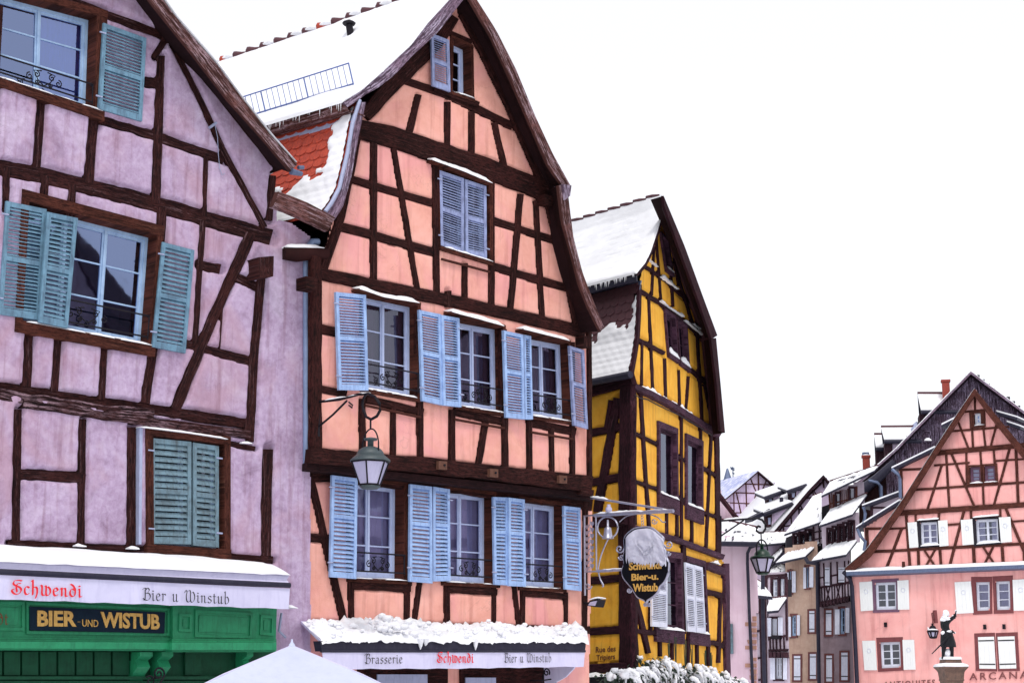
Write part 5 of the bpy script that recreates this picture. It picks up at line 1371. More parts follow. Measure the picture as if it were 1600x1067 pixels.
for u, h in ((.36,.95),(.45,.85),(.30,.8),(.66,.72),(.72,.7),(.52,.8)):
    c = a.lerp(b,u)
    for k in range(5):
        x = rnd.gauss(0,.06); mb.tube([c+Vector((x*.3,0,.3)), c+Vector((x,0,h*rnd.uniform(.8,1)))], .006, 4)
    for k in range(0):
        p = c+Vector((rnd.gauss(0,.05),rnd.gauss(0,.03),h*rnd.uniform(.6,1))); d = Vector((rnd.uniform(-1,1),rnd.uniform(-1,.4),rnd.uniform(0,1))).normalized()*.07; s_ = d.cross(Vector((0,0,1))).normalized()*.016
        mb.poly([p,p+d*.5+s_,p+d,p+d*.5-s_])
mb.build_each('stem', 'leaf', fb)
fb2 = root('terrace_canopy', Matrix.Translation(YS.M @ YS.pt(945,1055,.4)) @ Matrix.Rotation(YS.ang,4,'Z'), 'dark low canopy edged with crumbly snow in front of the alley wall', 'canopy')
T5 = fb2.matrix_world.inverted() @ YS.M
mb = MB(T5); a, b = YS.pt(912,1058,.5), YS.pt(988,1056,.5); mb.hexa([a,b,b-Vector((0,0,.14)),a-Vector((0,0,.14))], [p+Vector((0,.42,0)) for p in (a,b,b-Vector((0,0,.14)),a-Vector((0,0,.14)))])
mb.build('roof_slab', 'iron', fb2)
mb = MB(T5)
for x in (918,983): p = YS.pt(x,1062,.45); mb.tube([(p.x,p.y,0),(p.x,p.y,p.z)], .03, 6)
mb.build_each('post', 'iron', fb2)
mb = MB(T5); snow_strip(mb, [YS.pt(905,1058,.55), YS.pt(985,1054,.55)], (0,.4,0), .06, 1.0); mb.build('snow', 'snow', fb2)
# ================================================================== PINK HOUSE across the square
HF = Face(anchor(1520, 72), -3150)
pk = root('pink_gabled_house', HF, 'broad pink house with a steep timbered gable and white shutters across the square', 'house')
HT = [
 ([(1503,644),(1550,639)],3), ([(1482,674),(1577,666.5)],3), ([(1462,708),(1606,695)],8,.03), ([(1460,727),(1515,722.7)],3), ([(1554,720),(1610,716.5)],3), ([(1430,765),(1612,752.5)],3.5),
 ([(1403,801.7),(1612,787.5)],8,.03), ([(1366,861.5),(1400,860),(1612,848.5)],4.5), ([(1383,826.5),(1418,824.4)],3), ([(1480,819.8),(1502,818)],3), ([(1579,814.6),(1612,812.5)],3),
 ([(1523.4,618),(1524,645)],3), ([(1496.5,657),(1514,702)],3), ([(1518.8,664),(1520.7,703)],3), ([(1536,664),(1540.4,701)],3), ([(1560,652),(1547.6,700)],3),
 ([(1478.5,708),(1483.7,795)],3.5), ([(1472,726),(1449,797)],3.5), ([(1487,709),(1523,792)],3.5), ([(1510,705),(1511,756)],3), ([(1532,705),(1533.6,727)],3), ([(1553,703),(1554.6,725)],3), ([(1536,755),(1537.5,791)],3),
 ([(1578,700),(1553,790)],3.5), ([(1587.4,700),(1591.3,788)],4), ([(1416,802),(1422.5,890)],4), ([(1430.6,800),(1431.5,818)],3), ([(1435,858),(1436,889)],4), ([(1468.7,855),(1471,887)],4),
 ([(1443.7,858),(1463,887)],3), ([(1461.5,858),(1445,888)],3), ([(1467,798),(1467.5,815)],3), ([(1507,796),(1483.5,886)],4), ([(1517,796),(1518,812)],3), ([(1563,795),(1564,812)],3), ([(1571,792),(1601,863)],4),
 ([(1521,852),(1523,885)],4.5), ([(1566,850),(1568,883)],4.5), ([(1535.6,853),(1556,884)],3), ([(1553,852),(1537,884)],3), ([(1409,826),(1384,891)],4), ([(1600,850),(1601,884)],4),
]
def hq(*a): return [tuple(p) for p in a]
HW = [hq((1522,645.6),(1532.5,645),(1533.4,664),(1523,665)), hq((1515,729.5),(1532,729),(1533,754),(1516,755)), hq((1537.5,728),(1554.6,727),(1556,752.5),(1538.6,753.5)),
      hq((1437.5,816),(1465,814.5),(1466.5,851),(1439,853)), hq((1523.7,811.5),(1559.5,810),(1561,847),(1526,850))]
HV = [(1522.7,610),(1497,649),(1465,698),(1451,720),(1411,783),(1383,823),(1356,862),(1322,892)]
HVr = [(1522.7,610),(1552,648),(1600,707),(1660,783),(1700,838),(1735,892)]
wall(HF, HV[::-1][:-1] + HVr + [(1735,900),(1330,900)], pk, 'pinkwall', HT, HW, 0, .012, .03, .07, 'gable_wall', .008)
beams(HF, HT, pk, 'timber_p', 0, .04, jit=.04)
hk = dict(casing='timber_p', sash='sash_w', cw=(.11,.11,.08,.08), recess=.10, proud=.06, sf=.06, mb_w=.035, snow=.06)
window(HF, HW[0], pk, leaves=1, rows=2, gl='glass_b', **{**hk, 'cw':(.2,.2,.12,.1)})
for k in (1,2): window(HF, HW[k], pk, leaves=1, rows=3, curtain=('curtain_w','full'), **{**hk, 'sash':'violetframe'})
window(HF, HW[3], pk, leaves=2, rows=3, curtain=('curtain','full'), head=([(1433,812.5),(1466,810)],.15), **{**hk, 'casing':'room', 'snow':.1})
window(HF, HW[4], pk, leaves=2, rows=3, curtain=('curtain_w','sides'), head=([(1520,808),(1560,804.5)],.15), **{**hk, 'casing':'room', 'snow':.1})
def ws(px, off=.08, lab=None):
    o = shutter(HF, px, pk, 'white_shutter', off, solid=3, th=.05, st=.10)
    q = Quad(HF, px, off); c = q.at(.5,.34); mb = MB(HF.rel); r = .09
    mb.tube([(c.x+r*math.cos(a),-off-.004,c.y+r*math.sin(a)) for a in [math.pi*2*j/10 for j in range(11)]], .013, 4); mb.build('rosette', 'sash_w', o)
    return o
for q in (hq((1418,816),(1432,815),(1435,854.4),(1421,855.7)), hq((1465.6,813),(1480,812),(1482,852),(1468,853.4)), hq((1501,812),(1519,810.6),(1521.5,850),(1504,851.5)), hq((1560.6,808),(1578.7,807),(1581,846),(1564,847.5))): ws(q)
# lower storeys, flush plaster
HL = [hq((1366.6,910),(1400,908.6),(1401,951.5),(1368.4,952.5)), hq((1524,909),(1546.5,908.6),(1547,953),(1526,954)), hq((1555.4,908),(1578,907),(1579,952),(1557,952.7)),
      hq((1374.4,1003),(1406.6,1002),(1408,1042),(1376.6,1043.6)), hq((1528,994.8),(1553,994),(1556,1044.3),(1530.3,1043.9)), hq((1558.7,994.3),(1585,993.4),(1588,1043.6),(1562,1044.3))]
wall(HF, [(1328,899),(1740,880),(1748,1084),(1337,1084)], pk, 'pinkwall', [], HL, .1, .012, .03, .1, 'lower_wall', .02)
lk = dict(off=.1, sash='sash_w', recess=.12, sf=.06, mb_w=.035, snow=False, proud=.03)
window(HF, HL[0], pk, casing='violetframe', cw=(.13,.13,.15,.12), **lk)
window(HF, HL[1], pk, casing='redframe', cw=(.16,.11,.22,.15), leaves=1, curtain=('curtain','full'), **lk); window(HF, HL[2], pk, casing='redframe', cw=(.11,.13,.22,.15), leaves=1, curtain=('curtain','full'), **lk)
window(HF, HL[3], pk, casing='redframe', cw=(.13,.13,.2,.14), **lk)
for k in (4,5):
    w = window(HF, HL[k], pk, casing='redframe', cw=(.15,.06,.16,.1) if k == 4 else (.06,.15,.16,.1), **lk)
    o = shutter(HF, HL[k], w, 'white_shutter', .14, solid=3, th=.05, hinge='strap')
for q in (hq((1342.6,909),(1362,907.7),(1364,953),(1345,954.4)), hq((1402,906.6),(1419.3,905.5),(1420.6,951.7),(1403,952)), hq((1491.4,909),(1516.5,907.7),(1521,957),(1495,958.4)), hq((1582,905.5),(1606,904),(1608,953),(1584,953.7)),
          hq((1347,1000.5),(1367.3,1000),(1370,1046.5),(1350.6,1046.5)), hq((1410,999),(1428,998.8),(1430.4,1045.4),(1412,1045.9))): ws(q, .18)
# snowy pent ledge between the storeys
mb = MB(HF.rel); a, b = HF.pt(1322,893,.5), HF.pt(1745,876,.5); c, d_ = HF.pt(1322,890,0), HF.pt(1745,872,0)
mb.hexa([a,b,b-Vector((0,0,.16)),a-Vector((0,0,.16))], [c,d_,d_-Vector((0,0,.35)),c-Vector((0,0,.35))]); mb.build('pent_ledge', 'zinc', pk)
mb = MB(HF.rel); n_ = 60; A, B = resample([a,b],n_), resample([c+Vector((0,-.05,.02)),d_+Vector((0,-.05,.02))],n_)
mb.grid([[p.lerp(q,t)+Vector((0,0,.03+.05*(t*(1-t))*4*(1+.6*noise.noise(p*1.5)))) for p,q in zip(A,B)] for t in (0,.25,.5,.75,1)], True); mb.grid([A,[p.lerp(q,0)+Vector((0,0,.03)) for p,q in zip(A,B)]]); mb.build('ledge_snow', 'snow_far', pk)
plain(HF, 'ARCANA', (1515,1062,1606,1059,11), .13, 'letter_red', pk, 0, space=1.35, depth=.03)
plain(HF, 'ANTIQUITES', (1381,1074,1461,1070.5,9.5), .13, 'letter_red', pk, .0, space=1.3, depth=.03)
for x,y in ((1383.5,975.5),(1538.5,979),(1568.5,978.5)):
    mb = MB(HF.rel); p = HF.pt(x,y,.2); mb.box(p.x-.05,p.x+.05,-.25,-.1,p.z-.1,p.z+.1); mb.build('wall_hook', 'iron', pk)
for x,y in ((1412,886),):
    mb = MB(HF.rel); p = HF.pt(x,y,.3); mb.tube([p-Vector((0,0,.15)), p+Vector((0,0,.25))], [.09,.07], 6); mb.build('finial', 'timber_p', pk)
verge(HF, HV, [(1522.7,619),(1500,655),(1468,704),(1455,726),(1415,791),(1388,829),(1362,868),(1328,897)], [(1522.7,607),(1495.8,646.5),(1463,697),(1449,719),(1409.5,782),(1381,822),(1352,861),(1320,888)], pk, 0, .45, 10, HF.dirv(1500), mat='timber_p')
verge(HF, HVr, [(1522.7,619),(1549,655),(1598,716),(1657,792),(1697,846),(1732,897)], [(1522.7,607),(1555,647),(1604,706),(1663,781),(1704,836),(1740,888)], pk, 0, .45, 10, HF.dirv(1500), mat='timber_p')
snowroof(HF, [(1522.7,606.5),(1495.8,646),(1463,696),(1449,718),(1409.5,781),(1381,821),(1352,860),(1320,887)], HF.dirv(1500), 9, pk, .05, .45, nb=20, mat='snow_far')
# upper shed roofs cutting into the gable sides, with snow
def shed(face, wallpx, roofpx, off, mat, parent, tims=(), tmat='timber_p', th=.12, d=1.5, pipe=None):
    if wallpx: wall(face, wallpx, parent, mat, tims, [], off, .01, .03, .09, 'side_wall', .01)
    if tims: beams(face, list(tims), parent, tmat, off, .03, jit=.03)
    a, b = [face.pt(x,y,off+.35) for x,y in roofpx]; mb = MB(face.rel)
    up = Vector((0,0,th)); mb.hexa([a,b,b-up,a-up], [p+Vector((0,d,0)) for p in (a,b,b-up,a-up)]); r = mb.build('side_roof', 'dark_metal', parent)
    mb = MB(face.rel); mb.hexa([a+up*.6,b+up*.6,b+up*.05,a+up*.05], [p+Vector((0,d,0)) for p in (a+up*.6,b+up*.6,b+up*.05,a+up*.05)]); mb.build('snow', 'snow_far', r)
shed(HF, [(1404,733),(1462,706),(1462,720),(1420,790),(1410,790)], [(1393,731.5),(1460,699)], -.5, 'pinkwall', pk, [([(1405,734),(1452,732)],4), ([(1408,735),(1410,790)],4)])
shed(HF, [(1362,790),(1405,775),(1408,800),(1390,812),(1362,812)], [(1347,790),(1406,768)], -.9, 'greypanel', pk, [([(1360,793),(1398,793)],3), ([(1362,790),(1362,812)],4)], 'timber_g')
shed(HF, [(1350,828),(1405,790),(1400,810),(1356,868),(1352,868)], [(1337.5,824),(1405,782)], -.3, 'pinkwall', pk, [([(1352,826),(1385,825)],4), ([(1354,824),(1356,872)],5)])
shed(HF, None, [(1471,664),(1497,651)], -.4, 'pinkwall', pk); shed(HF, None, [(1557,643),(1589,652)], -.4, 'pinkwall', pk); shed(HF, None, [(1573,659),(1594,666)], -.4, 'pinkwall', pk)
mb = MB(HF.rel)
mb.tube([HF.pt(x,y,-.1) for x,y in ((1394,733),(1403,740),(1406,748),(1407,778))], .08, 6); mb.build('rain_pipe', 'zinc', pk)
mb = MB(HF.rel); mb.tube([HF.pt(x,y,.3) for x,y in ((1318,893),(1328,903),(1331,915),(1336,1000),(1340,1084))], .10, 6); mb.build('rain_pipe', 'dark_metal', pk)
mb = MB(HF.rel)
for pts in ([(1340,826),(1345,838),(1352,846),(1350,860)], [(1349,792),(1352,802),(1349,818)]): mb.tube([HF.pt(x,y,0) for x,y in pts], .08, 6)
mb.build_each('rain_pipe', 'zinc', pk)
body(HF, [(1522.7,625),(1400,815),(1340,890),(1340,1084),(1740,1084),(1722,892),(1640,775)], pk, 'room', y0=.8, depth=10, d=HF.dirv(1500))
# wall lantern of the pink house
P3 = HF.M @ HF.pt(1457.5, 985, .55); F3 = Face(P3, -3150)
l3, T3b, b3 = lantern(F3, 'wall_lantern', 'tiny lantern hanging on the pink wall beside the bronze statue', 1457.5, (974,975), (976,983), 985, 995.4, 8, 4.4, None, 'lampglass', 'iron', rot=.4, snow=True)
mb = MB(T3b); mb.tube([F3.pt(x,y) for x,y in ((1457.5,975),(1457.5,968),(1456,958),(1459,955),(1460.5,960),(1461,966))], .035, 5); mb.tube([F3.pt(1460.5,953,-.1), F3.pt(1462.5,973,-.1)], .09, 5); mb.build('bracket', 'redframe', l3)

# ================================================================== STATUE
ST = Face(anchor(1485, 62), 900000); 
st = root('knight_statue', Matrix.Translation(ST.o) @ Matrix.Rotation(ST.ang,4,'Z'), 'dark bronze knight raising one arm, snow on his shoulders, on a stone column', 'statue')
ST.rel = st.matrix_world.inverted() @ ST.M
mpp = 62/2658.0
base = ST.pt(1484,1029); X0, Z0 = base.x, base.z
def sp(px, py, y=0): p = ST.pt(px, py, -y); return (ST.rel @ p)
# continuous armoured body grown from a skeleton
V = [ (1480.5,997,0,.19), (1480,990,0,.17), (1477.5,982,0,.165), (1476.5,975,0,.17), (1477,970,0,.19), (1477.5,966,0,.075), (1478,962.5,-.02,.11), (1478.3,959,-.02,.095),   # 0 pelvis..7 head
      (1481.5,969.5,.0,.11), (1486,967,-.08,.085), (1491,963.5,-.14,.07), (1492.5,961.5,-.15,.05),                                   # 8-11 raised arm
      (1472.5,972,.0,.105), (1473,981,.05,.08), (1479,986,-.16,.07),                                                               # 12-14 other arm
      (1477,1003,0,.14), (1474.5,1012,-.03,.095), (1474,1020,.02,.075), (1473.5,1026.5,.0,.06), (1472.5,1028,-.12,.05),            # 15-19 leg
      (1484.5,1003,0,.14), (1487,1012,-.05,.095), (1487.5,1020,.02,.075), (1488,1026.5,.0,.06), (1489,1028,-.12,.05) ]             # 20-24 leg
E = [(0,1),(1,2),(2,3),(3,4),(4,5),(5,6),(6,7),(4,8),(8,9),(9,10),(10,11),(4,12),(12,13),(13,14),(0,15),(15,16),(16,17),(17,18),(18,19),(0,20),(20,21),(21,22),(22,23),(23,24)]
me = bpy.data.meshes.new('body'); me.from_pydata([tuple(sp(x,y,d)) for x,y,d,r in V], E, []); me.materials.append(MATS['bronze'])
ob = bpy.data.objects.new('body', me); C.objects.link(ob); ob.parent = st
md = ob.modifiers.new('skin','SKIN'); 
for i,(x,y,d,r) in enumerate(V): me.skin_vertices[0].data[i].radius = (r*.92, r*.92)
me.skin_vertices[0].data[0].use_root = True
sd = ob.modifiers.new('s','SUBSURF'); sd.levels = 2; sd.render_levels = 2
def sw(px): return sp(*px)
mb = MB(ST.rel); c = ST.pt(1479.5,993)     # flared armour skirt (tassets)
n_ = 16; rows = []
for r_, y in ((.17,984),(.21,989),(.24,996),(.27,1004),(.27,1010.5)):
    z = ST.pt(1479.5,y).z; rows.append([(c.x+(y-990)*.002+r_*math.cos(2*math.pi*j/n_)*(1+.06*math.cos(j*math.pi)), c.y+.7*r_*math.sin(2*math.pi*j/n_), z) for j in range(n_)])
mb.grid(rows, True, True); mb.build('armour_skirt', 'bronze', st)
mb = MB(ST.rel); a, b = ST.pt(1471,1006,.2), ST.pt(1456,1021,.25); mb.tube([a,b], [.03,.018], 5); mb.tube([ST.pt(1489,987,.2), ST.pt(1471,1006,.2)], .03, 5); mb.tube([ST.pt(1487,984,.2), ST.pt(1492,989,.2)], .025, 5); mb.build('sword', 'bronze', st)
mb = MB(ST.rel); a = ST.pt(1492.3,961,.15)    # bundle held up, five fingers curled round it
mb.tube([ST.pt(1491.5,966,.15), ST.pt(1494,953.5,.15)], [.035,.02], 6); mb.build('vine_bundle', 'bronze', st)
mb = MB(ST.rel)
for k in range(4):
    z = a.z+.045-.03*k; mb.tube([(a.x-.045,a.y+.01,z),(a.x-.03,a.y-.045,z),(a.x+.02,a.y-.05,z-.004),(a.x+.045,a.y-.015,z-.006)], [.016,.016,.014,.011], 5)
mb.tube([(a.x-.04,a.y+.02,a.z-.04),(a.x-.01,a.y+.05,a.z),(a.x+.03,a.y+.045,a.z+.03)], [.018,.016,.012], 5); mb.build('fingers', 'bronze', st)
mb = MB(ST.rel); c = ST.pt(1478.2,960.5,.02)    # face: nose, beard, brow
mb.tube([(c.x,c.y-.085,c.z+.03),(c.x,c.y-.125,c.z-.01)], [.012,.02], 5); mb.tube([(c.x-.05,c.y-.085,c.z+.03),(c.x+.05,c.y-.085,c.z+.03)], .014, 5); mb.tube([(c.x,c.y-.09,c.z-.05),(c.x,c.y-.10,c.z-.14)], [.055,.02], 6)
for sg_ in (-1,1): mb.tube([(c.x+sg_*.095,c.y-.01,c.z+.02),(c.x+sg_*.10,c.y,c.z-.03)], .018, 5)
mb.build('face', 'bronze', st)
mb = MB(ST.rel); rnd = random.Random(4)
for x,y,r_,sq in ((1478,958.5,.13,(1,1,1)),(1476.5,964.5,.13,(1,1,.7)),(1480,967,.12,(1.3,.8,.5)),(1486,965,.09,(1.5,.6,.5)),(1474,968,.12,(1,.9,.6)),(1489.5,962,.06,(1.2,.7,.6)),(1493.6,956,.055,(.6,.6,1.9)),(1482,986,.12,(1.2,1,.4)),(1474,988,.10,(1,.9,.8)),(1490,988,.07,(1.2,.8,.5)),(1480,1019,.15,(1.1,.9,1.1)),(1472,1016,.05,(.7,.7,2))):
    blob(mb, ST.pt(x,y,.06 if y < 1010 else -.05), r_, sq, rnd.random()*30, amp=.4, n=10)
mb.build('snow', 'snow', st)
mb = MB(ST.rel); c = ST.pt(1485,1029); zz = lambda y: ST.pt(1485,y).z-c.z; q4 = math.pi/4
R4 = lambda px: px*mpp*1.0
mb.lathe(c, [(R4(18),zz(1029)-.02),(R4(17),zz(1031.5)),(R4(18),zz(1031.5)),(R4(20),zz(1040.5)),(R4(29),zz(1040.5)),(R4(29),zz(1042.5)),(R4(24),zz(1047)),(R4(22),zz(1050)),(R4(20.5),zz(1060)),(R4(21.5),zz(1062)),(R4(19.5),zz(1064)),(R4(19),-c.z)], 4, q4+.12, False)
mb.build('pedestal', 'sandstone', st)
mb = MB(ST.rel)
for (r0,r1,y0,y1,h) in ((19,8,1030,1026,0),(29.5,17,1041.5,1034,0)):
    mb.lathe(c, [(R4(r0)*.98,zz(y0)),(R4(r0),zz(y0)+.05),(R4(r0)*.9,zz(y0)+.10),(R4(r1)*1.1,zz(y1)-.03),(R4(r1)*.8,zz(y1))], 4, q4+.12, True)
mb.build('snow', 'snow', st)

# ================================================================== BOARDED GABLE behind the pink house
GB = Face(anchor(1517, 88), -14000)
bn = root('boarded_gable_house', GB, 'tall house with dark weathered plank gable and snowy dormers rising behind the pink house', 'house')
gd = GB.dirv(1330)
gw = [(1517,586),(1700,722),(1700,1084),(1385,1084),(1384,740),(1345,752),(1362,742),(1400,706),(1440,664),(1480,624)]
wall(GB, gw, bn, 'boards', [], [], 0, .01, .03, .25, 'gable_wall', .0)
mb = MB(GB.rel); x = 1362   # planks
rnd = random.Random(9); xs_ = []
while x < 1610: xs_.append(x); x += 3.6
def topy(x):
    pts = [(1340,763),(1362,745),(1400,706.5),(1517,587),(1700,723)]
    for (x0,y0),(x1,y1) in zip(pts, pts[1:]):
        if x0 <= x <= x1: return y0+(y1-y0)*(x-x0)/(x1-x0)
    return 720
boards_ = []
for x in xs_:
    yb_ = topy(x)+2; ye = min(yb_+rnd.uniform(75,160), 800)
    a = GB.pt(x,yb_,.03); b = GB.pt(x+3.1,topy(x+3.1)+2,.03); c0 = GB.pt(x+3.1,800,.03).z
    y = -.03-rnd.uniform(0,.03); mb.hexa([(a.x,y,a.z),(b.x,y,b.z),(b.x,y,c0),(a.x,y,c0)], [(a.x,.02,a.z),(b.x,.02,b.z),(b.x,.02,c0),(a.x,.02,c0)])
mb.build('plank_cladding', 'boards', bn)
gvo = [(1517,580),(1480,617.5),(1440,659),(1400,700.5),(1367,730),(1352,744),(1337,754)]
gvr = [(1517,580),(1600,642),(1720,733)]
verge(GB, [(x,y+5) for x,y in gvo], [(x,y+4.5) for x,y in gvo], gvo, bn, 0, .5, 8, gd, mat='barge_v'); verge(GB, [(x,y+5) for x,y in gvr], [(x,y+4.5) for x,y in gvr], gvr, bn, 0, .5, 8, gd, mat='barge_v')
mb = MB(GB.rel)
for P in (gvo, gvr): snow_strip(mb, [GB.pt(x,y,.5) for x,y in P], (0,.35,0), .07, .3)
mb.build('snow', 'snow_far', bn)
window(GB, [(1443,674.5),(1453,674.5),(1454,688.5),(1444,688.5)], bn, 0, casing='boards', sash='iron', leaves=1, rows=1, gl='glass_b', cw=(.06,.06,.08,.08), recess=.02, proud=.10, snow=.13)
def dormer(ridge, eave, gx, cheekb, dep, depth=1.6):
    """small dormer seen from the side: ridge line px, eave line px (left->right)"""
    f = GB; o = -dep
    r0, r1 = [f.pt(x,y,o) for x,y in ridge]; e0, e1 = [f.pt(x,y,o+.9) for x,y in eave]
    mb = MB(f.rel); up = Vector((0,0,.10)); mb.hexa([r0,r1,e1,e0],[p-up for p in (r0,r1,e1,e0)]); b0, b1 = e0+Vector((0,1.8,0)), e1+Vector((0,1.8,0)); mb.hexa([r0,r1,b1,b0],[p-up for p in (r0,r1,b1,b0)]); d_ = mb.build('dormer', 'dark_metal', bn)
    mb = MB(f.rel); mb.tube([r0+Vector((0,0,.06)), r1+Vector((0,0,.06))], .09, 6); mb.build('ridge', 'darktile', d_); mb = MB(f.rel); mb.tube([e0-Vector((0,0,.1)), e1-Vector((0,0,.1))], .12, 6); mb.build('gutter', 'dark_metal', d_)
    mb = MB(f.rel); up = Vector((0,0,.08)); mb.hexa([p+up for p in (r0,r1,e1,e0)],[p+Vector((0,0,.004)) for p in (r0,r1,e1,e0)]); mb.build('snow', 'snow_far', d_)
    mb = MB(f.rel); x0 = f.pt(gx,700,o+.6).x; x1 = e1.x+2; zt = e0.z-.12
    mb.box(x0, x1, -o-.6, -o+.9, zt-3.4, zt); mb.build('cheek', 'whitepanel', d_)
    mb = MB(f.rel); mb.box(x0-.06, x0+.35, -o-.66, -o+.96, zt-3.4, zt-.0); mb.build('corner_post', 'timber_g', d_)
    mb = MB(f.rel); mb.poly([r0+Vector((.05,0,0)), e0+Vector((.25,0,-.0)), b0+Vector((.25,0,0))]); mb.build('gable', 'greypanel', d_)
dormer([(1433.5,616),(1490,616)], [(1439,641),(1500,641)], 1441, 0, .9)
dormer([(1376.5,668.5),(1430,668)], [(1381.5,687),(1440,686.5)], 1384, 0, .9)
dormer([(1365.7,680),(1400,680)], [(1368.5,699),(1400,699)], 1370, 0, 2.4)
mb = MB(GB.rel); r0 = GB.pt(1420,667,-1.5); mb.hexa([GB.pt(1420,668,-1),GB.pt(1432,658,-1),GB.pt(1434,666,-.5),GB.pt(1424,672,-.5)],[p+Vector((.1,0,-.1)) for p in (GB.pt(1420,668,-1),GB.pt(1432,658,-1),GB.pt(1434,666,-.5),GB.pt(1424,672,-.5))]); mb.build('skylight', 'zinc_light', bn)
def chimney(x0, x1, y0, y1, dep, par, f=GB, mat='brick', cap=None):
    a, b = f.pt(x0,y0,-dep), f.pt(x1,y1,-dep); w = b.x-a.x; mb = MB(f.rel)
    mb.box(a.x, b.x, a.y, a.y+w, b.z, a.z-.12); mb.box(a.x-.05, b.x+.05, a.y-.05, a.y+w+.05, a.z-.118, a.z)
    c = mb.build('chimney', mat, par)
    if cap:
        mb = MB(f.rel)
        for t in (.25,.7): mb.tube([(a.x+w*t,a.y+w*.5,a.z),(a.x+w*t,a.y+w*.5,a.z+.18)], [.12,.10], 7)
        mb.build('chimney_pot', 'zinc', c)
    mb = MB(f.rel); snow_strip(mb, [(a.x,a.y,a.z),(b.x,a.y,a.z)], (0,w,0), .08, .3); mb.build('snow', 'snow_far', c)
chimney(1472,1486,593,640,.2,bn); chimney(1347.5,1360,711,735,3.0,bn,cap=1)
body(GB, [(1517,600),(1690,725),(1690,1084),(1390,1084),(1390,735)], bn, 'room', y0=.3, depth=8, d=gd)
# dark eaves and gutters where the two roofs meet the row of houses
mb = MB(GB.rel); g0 = [GB.pt(x,y,1.2) for x,y in ((1398,722),(1370,748),(1338,772))]; mb.tube(g0, [.2,.26,.30], 8); mb.build('eave_trunk', 'dark_metal', bn)
mb = MB(GB.rel); mb.tube([GB.pt(x,y,1.4) for x,y in ((1357,751),(1370,753),(1376,760),(1377,782))], .10, 6); mb.build('rain_pipe', 'zinc', bn)
mb = MB(GB.rel); q = [GB.pt(x,y,.9) for x,y in ((1343,758),(1384,738),(1386,800),(1343,830))]; mb.hexa(q, [p+Vector((0,1.0,0)) for p in q]); mb.build('side_wall', 'soffit', bn)

# ================================================================== ROW OF FAR HOUSES
def house(name, label, px, Z, vx, group=None):
    f = Face(anchor(px, Z), vx); return f, root(name, f, label, 'house', group)
def slab(f, q, off, parent, mat='dark_metal', snow=True, th=.10, bk=0, name='roof'):
    """roof slope given by its four px corners: eave-left, eave-right (plane off), top-right, top-left (plane bk)"""
    P = [f.pt(*q[0],off), f.pt(*q[1],off), f.pt(*q[2],bk), f.pt(*q[3],bk)]; up = Vector((0,0,th))
    mb = MB(f.rel); mb.hexa([P[3],P[2],P[1],P[0]],[p-up for p in (P[3],P[2],P[1],P[0])]); r = mb.build(name, mat, parent)
    mb = MB(f.rel); mb.tube([P[3]+up*.8, P[2]+up*.8], th*.45, 5); mb.build('ridge', 'darktile', r)
    mb = MB(f.rel); mb.tube([P[0]-up*.7+Vector((0,-.03,0)), P[1]-up*.7+Vector((0,-.03,0))], th*.38, 6); mb.build('gutter', 'dark_metal', r)
    if snow:
        mb = MB(f.rel); n = 26; rows = []
        for j in range(11):
            t = j/10; rows.append([P[0].lerp(P[1],k/n).lerp(P[3].lerp(P[2],k/n),t)+Vector((0,0,(.08+.05*noise.noise(Vector((k*.5,t*5,q[0][0])))-(.13 if noise.noise(Vector((k*.55,t*9,q[0][0]*3))) > .38 else 0))*(min(1,j/1.0+.3))*(min(1,min(k,n-k)/1.0+.4)))) for k in range(n+1)])
        mb.grid(rows, True); L = len(rows[0])-1
        lo = lambda r,k: None
        mb.grid([rows[0],[P[0].lerp(P[1],k/n)+Vector((0,0,.004)) for k in range(n+1)]]); mb.grid([[r[0] for r in rows],[P[0].lerp(P[3],j/10) for j in range(11)]]); mb.grid([[r[-1] for r in rows],[P[1].lerp(P[2],j/10) for j in range(11)]])
        mb.build('snow', 'snow_far', r)
    return r
fs = dict(cw=(.09,.09,.09,.09), recess=.08, sf=.05, mb_w=.03, proud=.04, snow=False)
def closed(f, q, par, off=0.0, mat='shutter_w', cs='brownframe'):
    w = window(f, q, par, off, casing=cs, **fs); shutter(f, q, w, mat, off+.03, solid=2, th=.05, hinge='strap'); return w
def rect(x0,y0,x1,y1): return [(x0,y0),(x1,y0),(x1,y1),(x0,y1)]
# tan house
TFc, tn = house('tan_rendered_house', 'narrow tan rendered house with pale shutters and a snowy attic roof', 1250, 84, -2600)
TW = [rect(1233,892,1237,926), rect(1259.5,885,1264,918), rect(1237,961,1244,993), rect(1264.5,954,1273,987), rect(1240.5,1024,1251,1062), rect(1265.5,1021,1275.5,1060)]
wall(TFc, [(1228,858),(1277,845),(1277,870),(1279,1084),(1234,1084),(1227,880)], tn, 'tan', [], TW, 0, .01, .03, .12, 'wall', .02)
window(TFc, TW[0], tn, casing='brownframe', leaves=1, **fs); window(TFc, TW[1], tn, casing='brownframe', leaves=1, **fs); window(TFc, TW[2], tn, casing='brownframe', leaves=1, **fs)
for k in (3,4,5): closed(TFc, TW[k], tn)
for r_ in (rect(1227,894,1232,926), rect(1237.5,892,1243,925), rect(1255,886,1259,919), rect(1264.5,885,1270.5,917), rect(1226.5,963,1235.5,994.5), rect(1245,960.5,1249.5,992)): shutter(TFc, r_, tn, 'shutter_w', .1, solid=2, th=.05)
TA = [rect(1241.5,835,1248.5,856), rect(1250,832,1258,853), rect(1260,829,1269,851)]
wall(TFc, [(1238,828),(1284,812),(1284,848),(1240,862)], tn, 'greypanel', [([(1239,830),(1240,862)],3), ([(1271,820),(1272,856)],2.5), ([(1280,818),(1281,850)],2.5), ([(1270,832),(1284,829)],2), ([(1270,843),(1284,840)],2)], TA, -.6, .01, .03, .12, 'attic_wall', .0)
